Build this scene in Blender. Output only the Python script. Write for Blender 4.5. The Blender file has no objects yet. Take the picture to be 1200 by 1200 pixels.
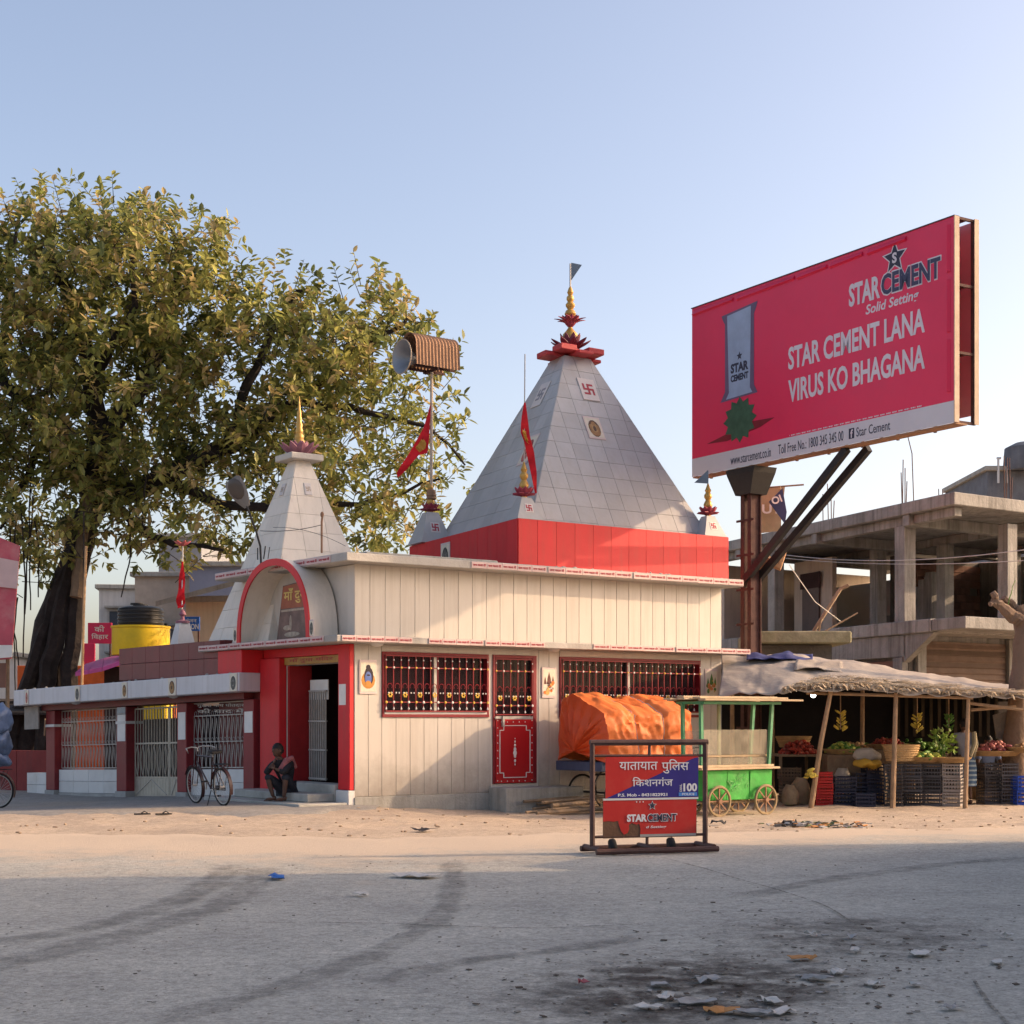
import bpy, bmesh, math, random
from mathutils import Matrix, Vector
R = math.radians
random.seed(7)
scene = bpy.context.scene
col = scene.collection

# ---------------------------------------------------------------- camera, sky, sun, exposure
FPX, HOR, CAMH = 1850.0, 843.0, 1.6          # focal length and horizon in photograph pixels (1200 px wide)
cam = bpy.data.cameras.new('camera'); camo = bpy.data.objects.new('camera', cam); col.objects.link(camo)
camo.location = (0, 0, CAMH); camo.rotation_euler = (R(90), 0, 0)
cam.sensor_width = 36; cam.lens = 36 * FPX / 1200; cam.shift_y = (HOR - 600) / 1200
cam.clip_end = 2000; scene.camera = camo

SUN_AZ, SUN_EL = R(9), R(21.5)               # azimuth measured from +X towards +Y
sdir = Vector((math.cos(SUN_EL) * math.cos(SUN_AZ), math.cos(SUN_EL) * math.sin(SUN_AZ), math.sin(SUN_EL)))
world = bpy.data.worlds.new('World'); scene.world = world; world.use_nodes = True
wn = world.node_tree.nodes; wl = world.node_tree.links
bg = wn['Background']; sky = wn.new('ShaderNodeTexSky'); sky.sky_type = 'NISHITA'; sky.sun_disc = False
sky.sun_elevation = SUN_EL; sky.sun_rotation = math.pi / 2 - SUN_AZ
sky.air_density = 0.8; sky.dust_density = 3.5; sky.ozone_density = 0.0; sky.altitude = 50
tint = wn.new('ShaderNodeVectorMath'); tint.operation = 'MULTIPLY'; tint.inputs[1].default_value = (1.01, .93, .905)   # hazy, slightly mauve air
wl.new(sky.outputs[0], tint.inputs[0]); wl.new(tint.outputs[0], bg.inputs[0]); bg.inputs[1].default_value = 0.15
sl = bpy.data.lights.new('sun', 'SUN'); sl.energy = 2.0; sl.angle = R(0.6); sl.color = (1.0, 0.69, 0.43)
so = bpy.data.objects.new('sun', sl); col.objects.link(so)
so.rotation_euler = (-sdir).to_track_quat('-Z', 'Y').to_euler(); so.location = (30, 0, 30)
scene.view_settings.view_transform = 'Standard'; scene.view_settings.look = 'None'
scene.view_settings.exposure = 1.12; scene.view_settings.gamma = 1.0
scene.view_settings.use_curve_mapping = False
scene.render.engine = 'CYCLES'; scene.cycles.max_bounces = 6; scene.cycles.transparent_max_bounces = 12

# ---------------------------------------------------------------- helpers
def at(px, py, Y): return Vector(((px - 600) * Y / FPX, Y, CAMH + (HOR - py) * Y / FPX))
def smooth(a, b, x):
    t = max(0, min(1, (x - a) / (b - a))); return t * t * (3 - 2 * t)
def gz(x, y):
    return -0.2 * smooth(-3.2, 0.5, x) * smooth(21, 28, y) - 0.22 * smooth(-4.6, -10.5, x) * smooth(24, 33, y)
def frame(o, ax, ay, az=(0, 0, 1)):
    m = Matrix.Identity(4)
    for i in range(3): m[i][0] = ax[i]; m[i][1] = ay[i]; m[i][2] = az[i]; m[i][3] = o[i]
    return m
def T(x, y, z): return Matrix.Translation((x, y, z))
def RZ(a): return Matrix.Rotation(a, 4, 'Z')
def RX(a): return Matrix.Rotation(a, 4, 'X')
def RY(a): return Matrix.Rotation(a, 4, 'Y')

def wloc(o):
    v = Vector((0, 0, 0))
    while o: v += o.location; o = o.parent
    return v

class MB:
    def __init__(s, M=None): s.v = []; s.f = []; s.mi = []; s.M = M or Matrix.Identity(4); s.m = 0
    def add(s, vs, fs, M=None):
        MM = s.M @ M if M is not None else s.M
        n = len(s.v); assert max(max(f) for f in fs) < len(vs); s.v += [MM @ Vector(p) for p in vs]
        s.f += [tuple(i + n for i in f) for f in fs]; s.mi += [s.m] * len(fs)
        return s
    def box(s, a, b, M=None):
        x0, y0, z0 = a; x1, y1, z1 = b
        return s.add([(x0,y0,z0),(x1,y0,z0),(x1,y1,z0),(x0,y1,z0),(x0,y0,z1),(x1,y0,z1),(x1,y1,z1),(x0,y1,z1)],
              [(0,3,2,1),(4,5,6,7),(0,1,5,4),(1,2,6,5),(2,3,7,6),(3,0,4,7)], M)
    def prism(s, pts, h0, h1, M=None):                 # polygon in xy extruded in z
        n = len(pts)
        vs = [(p[0], p[1], h0) for p in pts] + [(p[0], p[1], h1) for p in pts]
        return s.add(vs, [tuple(range(n))[::-1], tuple(range(n, 2*n))] + [(i, (i+1) % n, n + (i+1) % n, n + i) for i in range(n)], M)
    def slab(s, poly, n, th, M=None):                  # 3-d polygon thickened along n
        n = Vector(n) * th; k = len(poly)
        vs = [Vector(p) for p in poly] + [Vector(p) + n for p in poly]
        return s.add(vs, [tuple(range(k))[::-1], tuple(range(k, 2*k))] + [(i, (i+1) % k, k + (i+1) % k, k + i) for i in range(k)], M)
    def tube(s, path, r, seg=6, M=None, cap=True):
        path = [Vector(p) for p in path]; n = len(path)
        rr = r if isinstance(r, (list, tuple)) else [r] * n
        vs = []; fs = []; up = None
        for i, p in enumerate(path):
            d = (path[min(i+1, n-1)] - path[max(i-1, 0)])
            if d.length < 1e-9: d = Vector((0, 0, 1))
            d.normalize()
            if up is None: up = Vector((0, 0, 1)) if abs(d.z) < .9 else Vector((1, 0, 0))
            a = d.cross(up)
            if a.length < 1e-6: a = d.cross(Vector((0, 1, 0)))
            a.normalize(); b = a.cross(d); up = b
            for k in range(seg):
                t = 2 * math.pi * k / seg; vs.append(p + (a * math.cos(t) + b * math.sin(t)) * rr[i])
        for i in range(n - 1):
            for k in range(seg):
                q = (k + 1) % seg; fs.append((i*seg+k, i*seg+q, (i+1)*seg+q, (i+1)*seg+k))
        if cap: fs += [tuple(range(seg))[::-1], tuple(range((n-1)*seg, n*seg))]
        return s.add(vs, fs, M)
    def bar(s, a, b, w, h=None, M=None):               # rectangular bar between two points
        a = Vector(a); b = Vector(b); h = h or w; d = (b - a).normalized()
        up = Vector((0, 0, 1)) if abs(d.z) < .95 else Vector((1, 0, 0))
        x = d.cross(up).normalized(); y = x.cross(d)
        vs = [p + x * (w/2*i) + y * (h/2*j) for p in (a, b) for i, j in ((-1,-1),(1,-1),(1,1),(-1,1))]
        return s.add(vs, [(0,3,2,1),(4,5,6,7),(0,1,5,4),(1,2,6,5),(2,3,7,6),(3,0,4,7)], M)
    def lathe(s, prof, seg=16, M=None):
        vs = []; fs = []; n = len(prof)
        for r, z in prof:
            for k in range(seg):
                t = 2*math.pi*k/seg; vs.append((r*math.cos(t), r*math.sin(t), z))
        for i in range(n-1):
            for k in range(seg):
                q = (k+1) % seg; fs.append((i*seg+k, i*seg+q, (i+1)*seg+q, (i+1)*seg+k))
        if prof[0][0] > 1e-4: fs.append(tuple(range(seg))[::-1])
        if prof[-1][0] > 1e-4: fs.append(tuple(range((n-1)*seg, n*seg)))
        return s.add(vs, fs, M)
    def ball(s, c, r, seg=8, rings=6, M=None):
        r = r if isinstance(r, (tuple, list)) else (r, r, r)
        prof = [(math.sin(math.pi*i/rings), -math.cos(math.pi*i/rings)) for i in range(rings+1)]
        MM = T(*c) @ Matrix.Diagonal((r[0], r[1], r[2], 1))
        return s.lathe(prof, seg, (M @ MM) if M is not None else MM)
    def torus(s, R0, r, seg=24, k=6, M=None, a0=0, a1=2*math.pi):
        full = abs(a1 - a0 - 2*math.pi) < 1e-6
        pts = [(R0*math.cos(a0+(a1-a0)*i/seg), R0*math.sin(a0+(a1-a0)*i/seg), 0) for i in range(seg + 1)]
        return s.tube(pts, r, k, M, cap=not full)
    def build(s, name, mats, parent=None, smooth=False, recalc=True, bevel=0, loc=None):
        base = wloc(parent)
        me = bpy.data.meshes.new(name)
        off = base + (Vector(loc) - base if loc is not None else Vector((0,0,0)))
        me.from_pydata([p - off for p in s.v], [], s.f)
        mats = mats if isinstance(mats, (list, tuple)) else [mats]
        for m in mats: me.materials.append(m)
        if len(mats) > 1: me.polygons.foreach_set('material_index', s.mi)
        if recalc or bevel:
            bm = bmesh.new(); bm.from_mesh(me)
            bmesh.ops.remove_doubles(bm, verts=bm.verts, dist=1e-5)
            bmesh.ops.recalc_face_normals(bm, faces=bm.faces)
            if bevel:
                ed = [e for e in bm.edges if len(e.link_faces) == 2 and e.calc_face_angle(0) > .6]
                bmesh.ops.bevel(bm, geom=ed, offset=bevel, segments=1, affect='EDGES', clamp_overlap=True)
            bm.to_mesh(me); bm.free()
        if smooth:
            me.shade_smooth(); me.set_sharp_from_angle(angle=R(40))
        o = bpy.data.objects.new(name, me); col.objects.link(o)
        if parent: o.parent = parent
        if loc is not None: o.location = Vector(loc) - base
        return o

def tag(o, label=None, cat=None, group=None, kind=None):
    if label: o['label'] = label
    if cat: o['category'] = cat
    if group: o['group'] = group
    if kind: o['kind'] = kind
    return o
def thing(name, label, cat, loc=(0, 0, 0), group=None):
    o = bpy.data.objects.new(name, None); col.objects.link(o); o.location = loc
    o.empty_display_size = .2
    return tag(o, label, cat, group)
def share(name, me, Mw, parent=None):                 # an object that shares mesh data, placed by a world matrix
    o = bpy.data.objects.new(name, me); col.objects.link(o)
    if parent: o.parent = parent
    o.matrix_basis = Matrix.Translation(-wloc(parent)) @ Mw if parent else Mw
    return o
def copy_tree(o, parent=None):
    c = o.copy(); col.objects.link(c)
    if parent: c.parent = parent
    for ch in o.children: copy_tree(ch, c)
    return c

# ---------------------------------------------------------------- materials
MATS = {}
def mat(name, c, rough=.75, var=.18, sc=2.5, bump=.15, bsc=30, metal=0, spec=.3, rnd=0, dirt=None, damt=.35, dsc=1.2, streak=False, trans=0, sheen=0, splash=None):
    if name in MATS: return MATS[name]
    m = bpy.data.materials.new(name); m.use_nodes = True; MATS[name] = m
    nt = m.node_tree; N = nt.nodes.new; L = nt.links.new
    p = nt.nodes['Principled BSDF']; p.inputs['Roughness'].default_value = rough; p.inputs['Metallic'].default_value = metal
    p.inputs['Specular IOR Level'].default_value = spec
    g = N('ShaderNodeNewGeometry')
    n1 = N('ShaderNodeTexNoise'); n1.inputs['Scale'].default_value = sc; n1.inputs['Detail'].default_value = 6; n1.inputs['Roughness'].default_value = .65
    L(g.outputs['Position'], n1.inputs['Vector'])
    mr = N('ShaderNodeMapRange'); mr.inputs[1].default_value = .3; mr.inputs[2].default_value = .7
    mr.inputs[3].default_value = 1 - var; mr.inputs[4].default_value = 1 + var * .7
    L(n1.outputs['Fac'], mr.inputs[0])
    mul = N('ShaderNodeVectorMath'); mul.operation = 'SCALE'; mul.inputs[0].default_value = c[:3]
    L(mr.outputs[0], mul.inputs['Scale']); out = mul.outputs[0]
    if rnd:
        oi = N('ShaderNodeObjectInfo'); m2 = N('ShaderNodeMapRange'); m2.inputs[3].default_value = 1 - rnd; m2.inputs[4].default_value = 1 + rnd
        L(oi.outputs['Random'], m2.inputs[0]); mu2 = N('ShaderNodeVectorMath'); mu2.operation = 'SCALE'
        L(out, mu2.inputs[0]); L(m2.outputs[0], mu2.inputs['Scale']); out = mu2.outputs[0]
    if dirt:
        n2 = N('ShaderNodeTexNoise'); n2.inputs['Scale'].default_value = dsc; n2.inputs['Detail'].default_value = 8; n2.inputs['Roughness'].default_value = .7
        if streak:
            mp = N('ShaderNodeMapping'); mp.inputs['Scale'].default_value = (6, 6, .35); L(g.outputs['Position'], mp.inputs[0]); L(mp.outputs[0], n2.inputs['Vector'])
        else: L(g.outputs['Position'], n2.inputs['Vector'])
        m3 = N('ShaderNodeMapRange'); m3.inputs[1].default_value = .48; m3.inputs[2].default_value = .72; m3.inputs[4].default_value = damt
        L(n2.outputs['Fac'], m3.inputs[0])
        mx = N('ShaderNodeMix'); mx.data_type = 'RGBA'; L(m3.outputs[0], mx.inputs['Factor']); L(out, mx.inputs['A']); mx.inputs['B'].default_value = (*dirt[:3], 1)
        out = mx.outputs['Result']
    if splash:                                        # mud splashed up the foot of a wall
        sx = N('ShaderNodeSeparateXYZ'); L(g.outputs['Position'], sx.inputs[0])
        n4 = N('ShaderNodeTexNoise'); n4.inputs['Scale'].default_value = 2.2; n4.inputs['Detail'].default_value = 8; n4.inputs['Roughness'].default_value = .75; L(g.outputs['Position'], n4.inputs['Vector'])
        ma = N('ShaderNodeMath'); ma.operation = 'MULTIPLY_ADD'; L(n4.outputs['Fac'], ma.inputs[0]); ma.inputs[1].default_value = -1.5; L(sx.outputs['Z'], ma.inputs[2])
        m5 = N('ShaderNodeMapRange'); m5.inputs[1].default_value = -.75; m5.inputs[2].default_value = .2; m5.inputs[3].default_value = .8; m5.inputs[4].default_value = 0; L(ma.outputs[0], m5.inputs[0])
        mz = N('ShaderNodeMix'); mz.data_type = 'RGBA'; L(m5.outputs[0], mz.inputs['Factor']); L(out, mz.inputs['A']); mz.inputs['B'].default_value = (*splash, 1); out = mz.outputs['Result']
    L(out, p.inputs['Base Color'])
    if bump:
        n3 = N('ShaderNodeTexNoise'); n3.inputs['Scale'].default_value = bsc; n3.inputs['Detail'].default_value = 4; L(g.outputs['Position'], n3.inputs['Vector'])
        b = N('ShaderNodeBump'); b.inputs['Strength'].default_value = bump; b.inputs['Distance'].default_value = .03
        L(n3.outputs['Fac'], b.inputs['Height']); L(b.outputs[0], p.inputs['Normal'])
    if trans:
        tr = N('ShaderNodeBsdfTranslucent'); L(out, tr.inputs['Color']); ms = N('ShaderNodeMixShader'); ms.inputs[0].default_value = trans
        L(p.outputs[0], ms.inputs[1]); L(tr.outputs[0], ms.inputs[2]); L(ms.outputs[0], nt.nodes['Material Output'].inputs['Surface'])
    return m

CREAM = mat('cream_panel', (.53, .49, .435), .55, .06, .8, .05, 60, rnd=.035, dirt=(.36, .31, .26), damt=.45, streak=True, dsc=1.0, splash=(.20, .17, .14))
GROOVE = mat('groove_white', (.62, .57, .50), .6, .05)
PLASTER = mat('plaster', (.56, .515, .45), .8, .10, 1.5, .2, 25, dirt=(.33, .30, .25), damt=.4)
CEMENT = mat('cement', (.33, .32, .29), .9, .2, 2.5, .4, 25, dirt=(.16, .15, .13), damt=.6, streak=True)
MARBLE = mat('spire_tile', (.415, .415, .415), .45, .12, .9, .08, 14, rnd=.08, dirt=(.34, .31, .27), damt=.35, streak=True, spec=.45)
CREAMTILE = mat('cream_tile', (.72, .645, .545), .45, .06, 1.4, .05, 40, rnd=.05, dirt=(.40, .35, .28), damt=.3, streak=True)
JOINT = mat('tile_joint', (.35, .345, .34), .9)
RED = mat('red_paint', (.58, .020, .026), .5, .10, 2, .06, 30, dirt=(.40, .05, .04), damt=.4, streak=True)
REDB = mat('red_band_panel', (.60, .024, .030), .55, .08, 2, .06, 30, rnd=.05, dirt=(.42, .06, .05), damt=.4, streak=True)
MAROON = mat('maroon_tile', (.17, .030, .030), .45, .15, 3, .08, 30, rnd=.12, dirt=(.11, .05, .04), damt=.4)
DRED = mat('dark_red_metal', (.22, .012, .018), .45, .15, 6, .05)
PINK = mat('pink_strip', (.58, .43, .41), .55, .08, 3, .05, 30, rnd=.05, dirt=(.42, .34, .3), damt=.4)
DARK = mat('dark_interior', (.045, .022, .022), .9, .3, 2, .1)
BLACK = mat('black_metal', (.018, .017, .018), .5, .2, 8, .1)
GOLD = mat('gold_paint', (.52, .30, .07), .38, .15, 6, .06, metal=.35, spec=.5)
LOTUS = mat('lotus_red', (.30, .045, .07), .6, .2, 8, .1)
LOTUSP = mat('lotus_purple', (.30, .13, .17), .6, .2, 8, .1)
WHITE = mat('white_paint', (.74, .72, .68), .6, .08, 3, .05, 30, dirt=(.5, .46, .4), damt=.3)
OFFW = mat('white_tile', (.62, .61, .59), .4, .06, 2, .05, 30, rnd=.05, dirt=(.38, .35, .31), damt=.4)
STEEL = mat('silver_metal', (.42, .40, .37), .5, .15, 8, .05, metal=.3)
GREYM = mat('grey_metal', (.26, .27, .29), .45, .12, 5, .05, metal=.5)
RUST = mat('rusty_iron', (.075, .034, .030), .8, .35, 5, .3, 40, dirt=(.13, .06, .04), damt=.5, dsc=6)
BROWN = mat('rusty_sheet', (.30, .17, .10), .75, .2, 4, .2, 25, dirt=(.16, .08, .05), damt=.5)
LETR = mat('lettering_red', (.38, .04, .06), .6, .05, bump=0)
LETW = mat('lettering_white', (.74, .72, .72), .6, .05, bump=0)
LETD = mat('lettering_dark', (.035, .035, .06), .6, .05, bump=0)
YEL = mat('yellow_paint', (.74, .50, .015), .55, .10, 3, .1, 30, dirt=(.4, .28, .03), damt=.4)
FLAG = mat('flag_red', (.62, .02, .03), .8, .2, 6, .2, 30, trans=.35)
CONC = mat('raw_concrete', (.29, .28, .26), .92, .32, 1.1, .6, 14, dirt=(.085, .08, .072), damt=.85, streak=True, dsc=.8, rnd=.08)
BRICKM = mat('dull_brick', (.22, .12, .09), .9, .25, 6, .3, 25, rnd=.25, dirt=(.14, .12, .10), damt=.5)
BAMB = mat('bamboo', (.33, .22, .135), .75, .25, 8, .3, 40, rnd=.15, dirt=(.16, .11, .07), damt=.5)
WOOD = mat('grey_wood', (.24, .17, .11), .85, .3, 6, .4, 30, rnd=.2)
PLANK = mat('pale_plank', (.52, .40, .26), .8, .2, 5, .3, 30, rnd=.12, dirt=(.3, .22, .14), damt=.4)
RUBBER = mat('tyre_rubber', (.022, .021, .021), .8, .2, 12, .1)

# ---------------------------------------------------------------- lettering
TXT = {}
def text_mesh(s, bold=0.0, shear=0.0, res=3, thick=.02):
    key = (s, bold, shear, thick)
    if key in TXT: return TXT[key]
    c = bpy.data.curves.new('lettering', 'FONT'); c.body = s; c.offset = bold; c.shear = shear; c.resolution_u = res; c.extrude = thick
    o = bpy.data.objects.new('tmp', c); col.objects.link(o); bpy.context.view_layer.update()
    me = bpy.data.meshes.new_from_object(o.evaluated_get(bpy.context.evaluated_depsgraph_get()))
    bpy.data.objects.remove(o); bpy.data.curves.remove(c)
    xs = [v.co.x for v in me.vertices]; ys = [v.co.y for v in me.vertices]
    TXT[key] = (me, min(xs), max(xs), min(ys), max(ys)); return TXT[key]
def lettering(s, o, ax, up, w, h, material, parent, bold=0.0, shear=0.0, name='lettering', out=.004, th=.002):
    """text filling a w x h box whose lower left corner is o, along ax, upright along up; all in world space"""
    me, x0, x1, y0, y1 = text_mesh(s, bold, shear)
    me2 = me.copy(); me2.materials.clear(); me2.materials.append(material)
    ax = Vector(ax).normalized(); up = Vector(up).normalized(); n = ax.cross(up)
    sx = w / (x1 - x0); sy = h / (y1 - y0); base = wloc(parent)
    for v in me2.vertices:
        p = Vector(o) + ax * ((v.co.x - x0) * sx) + up * ((v.co.y - y0) * sy) + n * (out + (th if v.co.z > 0 else -th))
        v.co = p - base
    ob = bpy.data.objects.new(name, me2); col.objects.link(ob); ob.parent = parent
    return ob

# ================================================================ SETTING: ground, road, apron
def ground_mat(name, c1, c2, c3, sc=1.2, bump=.5, peb=90, dust=None):
    m = bpy.data.materials.new(name); m.use_nodes = True; nt = m.node_tree; N = nt.nodes.new; L = nt.links.new
    p = nt.nodes['Principled BSDF']; p.inputs['Roughness'].default_value = .95; p.inputs['Specular IOR Level'].default_value = .15
    g = N('ShaderNodeNewGeometry')
    def noise(s, d=8, r=.65):
        n = N('ShaderNodeTexNoise'); n.inputs['Scale'].default_value = s; n.inputs['Detail'].default_value = d; n.inputs['Roughness'].default_value = r
        L(g.outputs['Position'], n.inputs['Vector']); return n.outputs['Fac']
    def mixc(f, a, b, lo, hi):
        r = N('ShaderNodeMapRange'); r.inputs[1].default_value = lo; r.inputs[2].default_value = hi; L(f, r.inputs[0])
        x = N('ShaderNodeMix'); x.data_type = 'RGBA'; L(r.outputs[0], x.inputs['Factor'])
        for k, v in (('A', a), ('B', b)):
            if isinstance(v, tuple): x.inputs[k].default_value = (*v, 1)
            else: L(v, x.inputs[k])
        return x.outputs['Result']
    o = mixc(noise(sc), c1, c2, .35, .65)
    o = mixc(noise(sc * .23, 4), o, c3, .5, .75)
    fine = noise(peb, 3, .7)
    dk = N('ShaderNodeMapRange'); dk.inputs[1].default_value = .3; dk.inputs[2].default_value = .7; dk.inputs[3].default_value = .66; dk.inputs[4].default_value = 1.22; L(fine, dk.inputs[0])
    sc_ = N('ShaderNodeVectorMath'); sc_.operation = 'SCALE'; L(o, sc_.inputs[0]); L(dk.outputs[0], sc_.inputs['Scale']); o = sc_.outputs[0]
    med = noise(9, 6, .8); d2 = N('ShaderNodeMapRange'); d2.inputs[1].default_value = .35; d2.inputs[2].default_value = .65; d2.inputs[3].default_value = .76; d2.inputs[4].default_value = 1.16; L(med, d2.inputs[0])
    s2 = N('ShaderNodeVectorMath'); s2.operation = 'SCALE'; L(o, s2.inputs[0]); L(d2.outputs[0], s2.inputs['Scale']); o = s2.outputs[0]
    vo = N('ShaderNodeTexVoronoi'); vo.inputs['Scale'].default_value = 14; L(g.outputs['Position'], vo.inputs['Vector'])
    o = mixc(vo.outputs['Distance'], (c1[0]*.45, c1[1]*.45, c1[2]*.45), o, .05, .13)
    if dust:
        at_ = N('ShaderNodeAttribute'); at_.attribute_name = 'dust'
        ad = N('ShaderNodeMath'); ad.operation = 'ADD'; L(at_.outputs['Fac'], ad.inputs[0])
        nn = N('ShaderNodeMapRange'); nn.inputs[3].default_value = -.75; nn.inputs[4].default_value = .75; L(noise(1.6, 8, .7), nn.inputs[0]); L(nn.outputs[0], ad.inputs[1])
        o = mixc(ad.outputs[0], o, dust, .25, .8)
    L(o, p.inputs['Base Color'])
    b = N('ShaderNodeBump'); b.inputs['Strength'].default_value = bump; b.inputs['Distance'].default_value = .02
    L(noise(45, 6, .75), b.inputs['Height']); L(b.outputs[0], p.inputs['Normal'])
    return m
SAND = ground_mat('sandy_earth', (.58, .465, .35), (.49, .39, .295), (.42, .335, .26), 1.1, .9)
ASPH = ground_mat('dusty_asphalt', (.49, .475, .42), (.385, .372, .335), (.55, .525, .46), .7, .8, 38, dust=(.57, .465, .355))
APRON = ground_mat('worn_cement', (.34, .32, .29), (.28, .265, .24), (.42, .34, .25), .9, .4)

def sheet(name, xs, ys, zf, m, parent=None, keep=None, attr=None):
    vs = [(x, y, zf(x, y)) for y in ys for x in xs]; n = len(xs)
    fs = [(j*n+i, j*n+i+1, (j+1)*n+i+1, (j+1)*n+i) for j in range(len(ys)-1) for i in range(n-1)
          if keep is None or keep((xs[i]+xs[i+1])/2, (ys[j]+ys[j+1])/2)]
    me = bpy.data.meshes.new(name); me.from_pydata(vs, [], fs); me.materials.append(m); me.shade_smooth()
    if attr:
        a = me.attributes.new('dust', 'FLOAT', 'POINT'); a.data.foreach_set('value', [attr(v[0], v[1]) for v in vs])
    o = bpy.data.objects.new(name, me); col.objects.link(o)
    if parent: o.parent = parent
    return o
def span(*seg):
    out = []
    for a, b, n in seg: out += [a + (b - a) * i / n for i in range(n)]
    return out + [seg[-1][1]]
import mathutils
def nz(x, y, s, a): return a * mathutils.noise.noise((x * s, y * s, 3.1))
def roadedge(x):                                      # Y of the far edge of the asphalt
    return 21.6 + 0.5 * smooth(-9, -3, x) - .9 * math.exp(-((x + 1.5) / 2.2) ** 2) + 3.4 * smooth(.5, 11, x) + nz(x, 0, .7, 1.0) + nz(x, 5, 2.6, .35)
xs = span((-400, -30, 12), (-30, -11, 40), (-11, 13, 160), (13, 40, 30), (40, 400, 12)); ys = span((-60, 6, 12), (6, 24, 40), (24, 32, 60), (32, 60, 60), (60, 900, 14))
def gzn(x, y):
    b = smooth(21, 23, y) * smooth(60, 45, y) if abs(x) < 30 else 0
    return gz(x, y) + b * (nz(x, y, 1.3, .035) + nz(x, y, 4, .018)) + .03 * b
tag(sheet('ground', xs, ys, lambda x, y: gzn(x, y) - (.035 if y < roadedge(x) - .6 else 0), SAND), kind='structure')
xs2 = span((-60, -14, 24), (-14, 14, 140), (14, 60, 24))
vs = []; fs = []; du = []; NR = 46
for x in xs2:
    e = roadedge(x)
    for j in range(NR + 1):
        t = j / NR; y = -40 + (8 + 40) * min(1, t * 6) if t < 1/6 else 8 + (e - 8) * (t - 1/6) * 6/5
        vs.append((x, y, gz(x, y) + .012 + nz(x, y, .8, .012) + (.03 * smooth(e - 1.2, e - .3, y) - .05 * smooth(e - .3, e, y))))
        du.append(.95 * smooth(e - 5.2, e - .1, y) + .25 * smooth(11, 17, y) * smooth(4, -4, x))
for i in range(len(xs2) - 1):
    for j in range(NR): fs.append((i*(NR+1)+j, (i+1)*(NR+1)+j, (i+1)*(NR+1)+j+1, i*(NR+1)+j+1))
me = bpy.data.meshes.new('road'); me.from_pydata(vs, [], fs); me.materials.append(ASPH); me.shade_smooth()
a = me.attributes.new('dust', 'FLOAT', 'POINT'); a.data.foreach_set('value', du)
road = bpy.data.objects.new('road', me); col.objects.link(road); tag(road, kind='structure')
def rz(x, y):
    return gz(x, y) + .012 + nz(x, y, .8, .012)

# tyre tracks, cracks, the barrier's painted shadow line and the dirty patch lie on the road
def stain_mat(name, c, dens, scale=6, lo=.42, hi=.62):
    m = bpy.data.materials.new(name); m.use_nodes = True; nt = m.node_tree; N = nt.nodes.new; L = nt.links.new
    p = nt.nodes['Principled BSDF']; p.inputs['Base Color'].default_value = (*c, 1); p.inputs['Roughness'].default_value = .9; p.inputs['Specular IOR Level'].default_value = .2
    g = N('ShaderNodeNewGeometry'); n = N('ShaderNodeTexNoise'); n.inputs['Scale'].default_value = scale; n.inputs['Detail'].default_value = 9; n.inputs['Roughness'].default_value = .75
    L(g.outputs['Position'], n.inputs['Vector'])
    r = N('ShaderNodeMapRange'); r.inputs[1].default_value = lo; r.inputs[2].default_value = hi; r.inputs[4].default_value = dens; L(n.outputs['Fac'], r.inputs[0])
    at_ = N('ShaderNodeAttribute'); at_.attribute_name = 'dust'
    mu = N('ShaderNodeMath'); mu.operation = 'MULTIPLY'; L(r.outputs[0], mu.inputs[0]); L(at_.outputs['Fac'], mu.inputs[1])
    L(mu.outputs[0], p.inputs['Alpha'])
    return m
TRACK = stain_mat('tyre_track', (.15, .145, .135), .5, 3, .36, .66)
CRACK_SHADOW = stain_mat('road_crack_and_shadow', (.05, .045, .04), .75, 11, .4, .6)
MUCK = stain_mat('wet_muck', (.055, .043, .036), .9, 3.2, .40, .60)
def gpt(px, py):
    Y = CAMH * FPX / (py - HOR); return Vector(((px - 600) * Y / FPX, Y, 0))
def strip(name, pts, w, m, parent, lift=.008, nsub=14, edge=True):
    P = [gpt(*p) for p in pts]; out = []
    for i in range(len(P) - 1):                       # Catmull-Rom
        p0, p1, p2, p3 = P[max(i-1, 0)], P[i], P[i+1], P[min(i+2, len(P)-1)]
        for k in range(nsub):
            t = k / nsub; out.append(.5 * ((2*p1) + (p2-p0)*t + (2*p0-5*p1+4*p2-p3)*t*t + (3*p1-p0-3*p2+p3)*t*t*t))
    out.append(P[-1]); vs = []; fs = []; du = []
    prof = ((-1, 0), (-.55, 1), (.55, 1), (1, 0))
    for i, p in enumerate(out):
        d = (out[min(i+1, len(out)-1)] - out[max(i-1, 0)]).normalized(); n = Vector((-d.y, d.x, 0))
        ww = w * (1 + nz(p.x, p.y, 2.5, .6)); fade = min(1, i / 6, (len(out)-1-i) / 6)
        for q, a_ in prof:
            r = p + n * (q * ww / 2); vs.append((r.x, r.y, rz(r.x, r.y) + lift)); du.append(a_ * fade)
    for i in range(len(out) - 1):
        for k in range(3): fs.append((i*4+k, i*4+k+1, i*4+k+5, i*4+k+4))
    me = bpy.data.meshes.new(name); me.from_pydata(vs, [], fs); me.materials.append(m)
    a = me.attributes.new('dust', 'FLOAT', 'POINT'); a.data.foreach_set('value', du)
    o = bpy.data.objects.new(name, me); col.objects.link(o); o.parent = parent; return o
strip('tyre_track', [(-60, 1112), (60, 1098), (180, 1068), (240, 1042), (262, 1026), (270, 1015)], .42, TRACK, road)
strip('tyre_track', [(-60, 1145), (60, 1120), (170, 1090), (260, 1062), (300, 1032), (308, 1018)], .42, TRACK, road)
strip('tyre_track', [(170, 1203), (290, 1172), (400, 1136), (470, 1105), (520, 1070), (532, 1030), (530, 1010)], .30, TRACK, road, .009)
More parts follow.
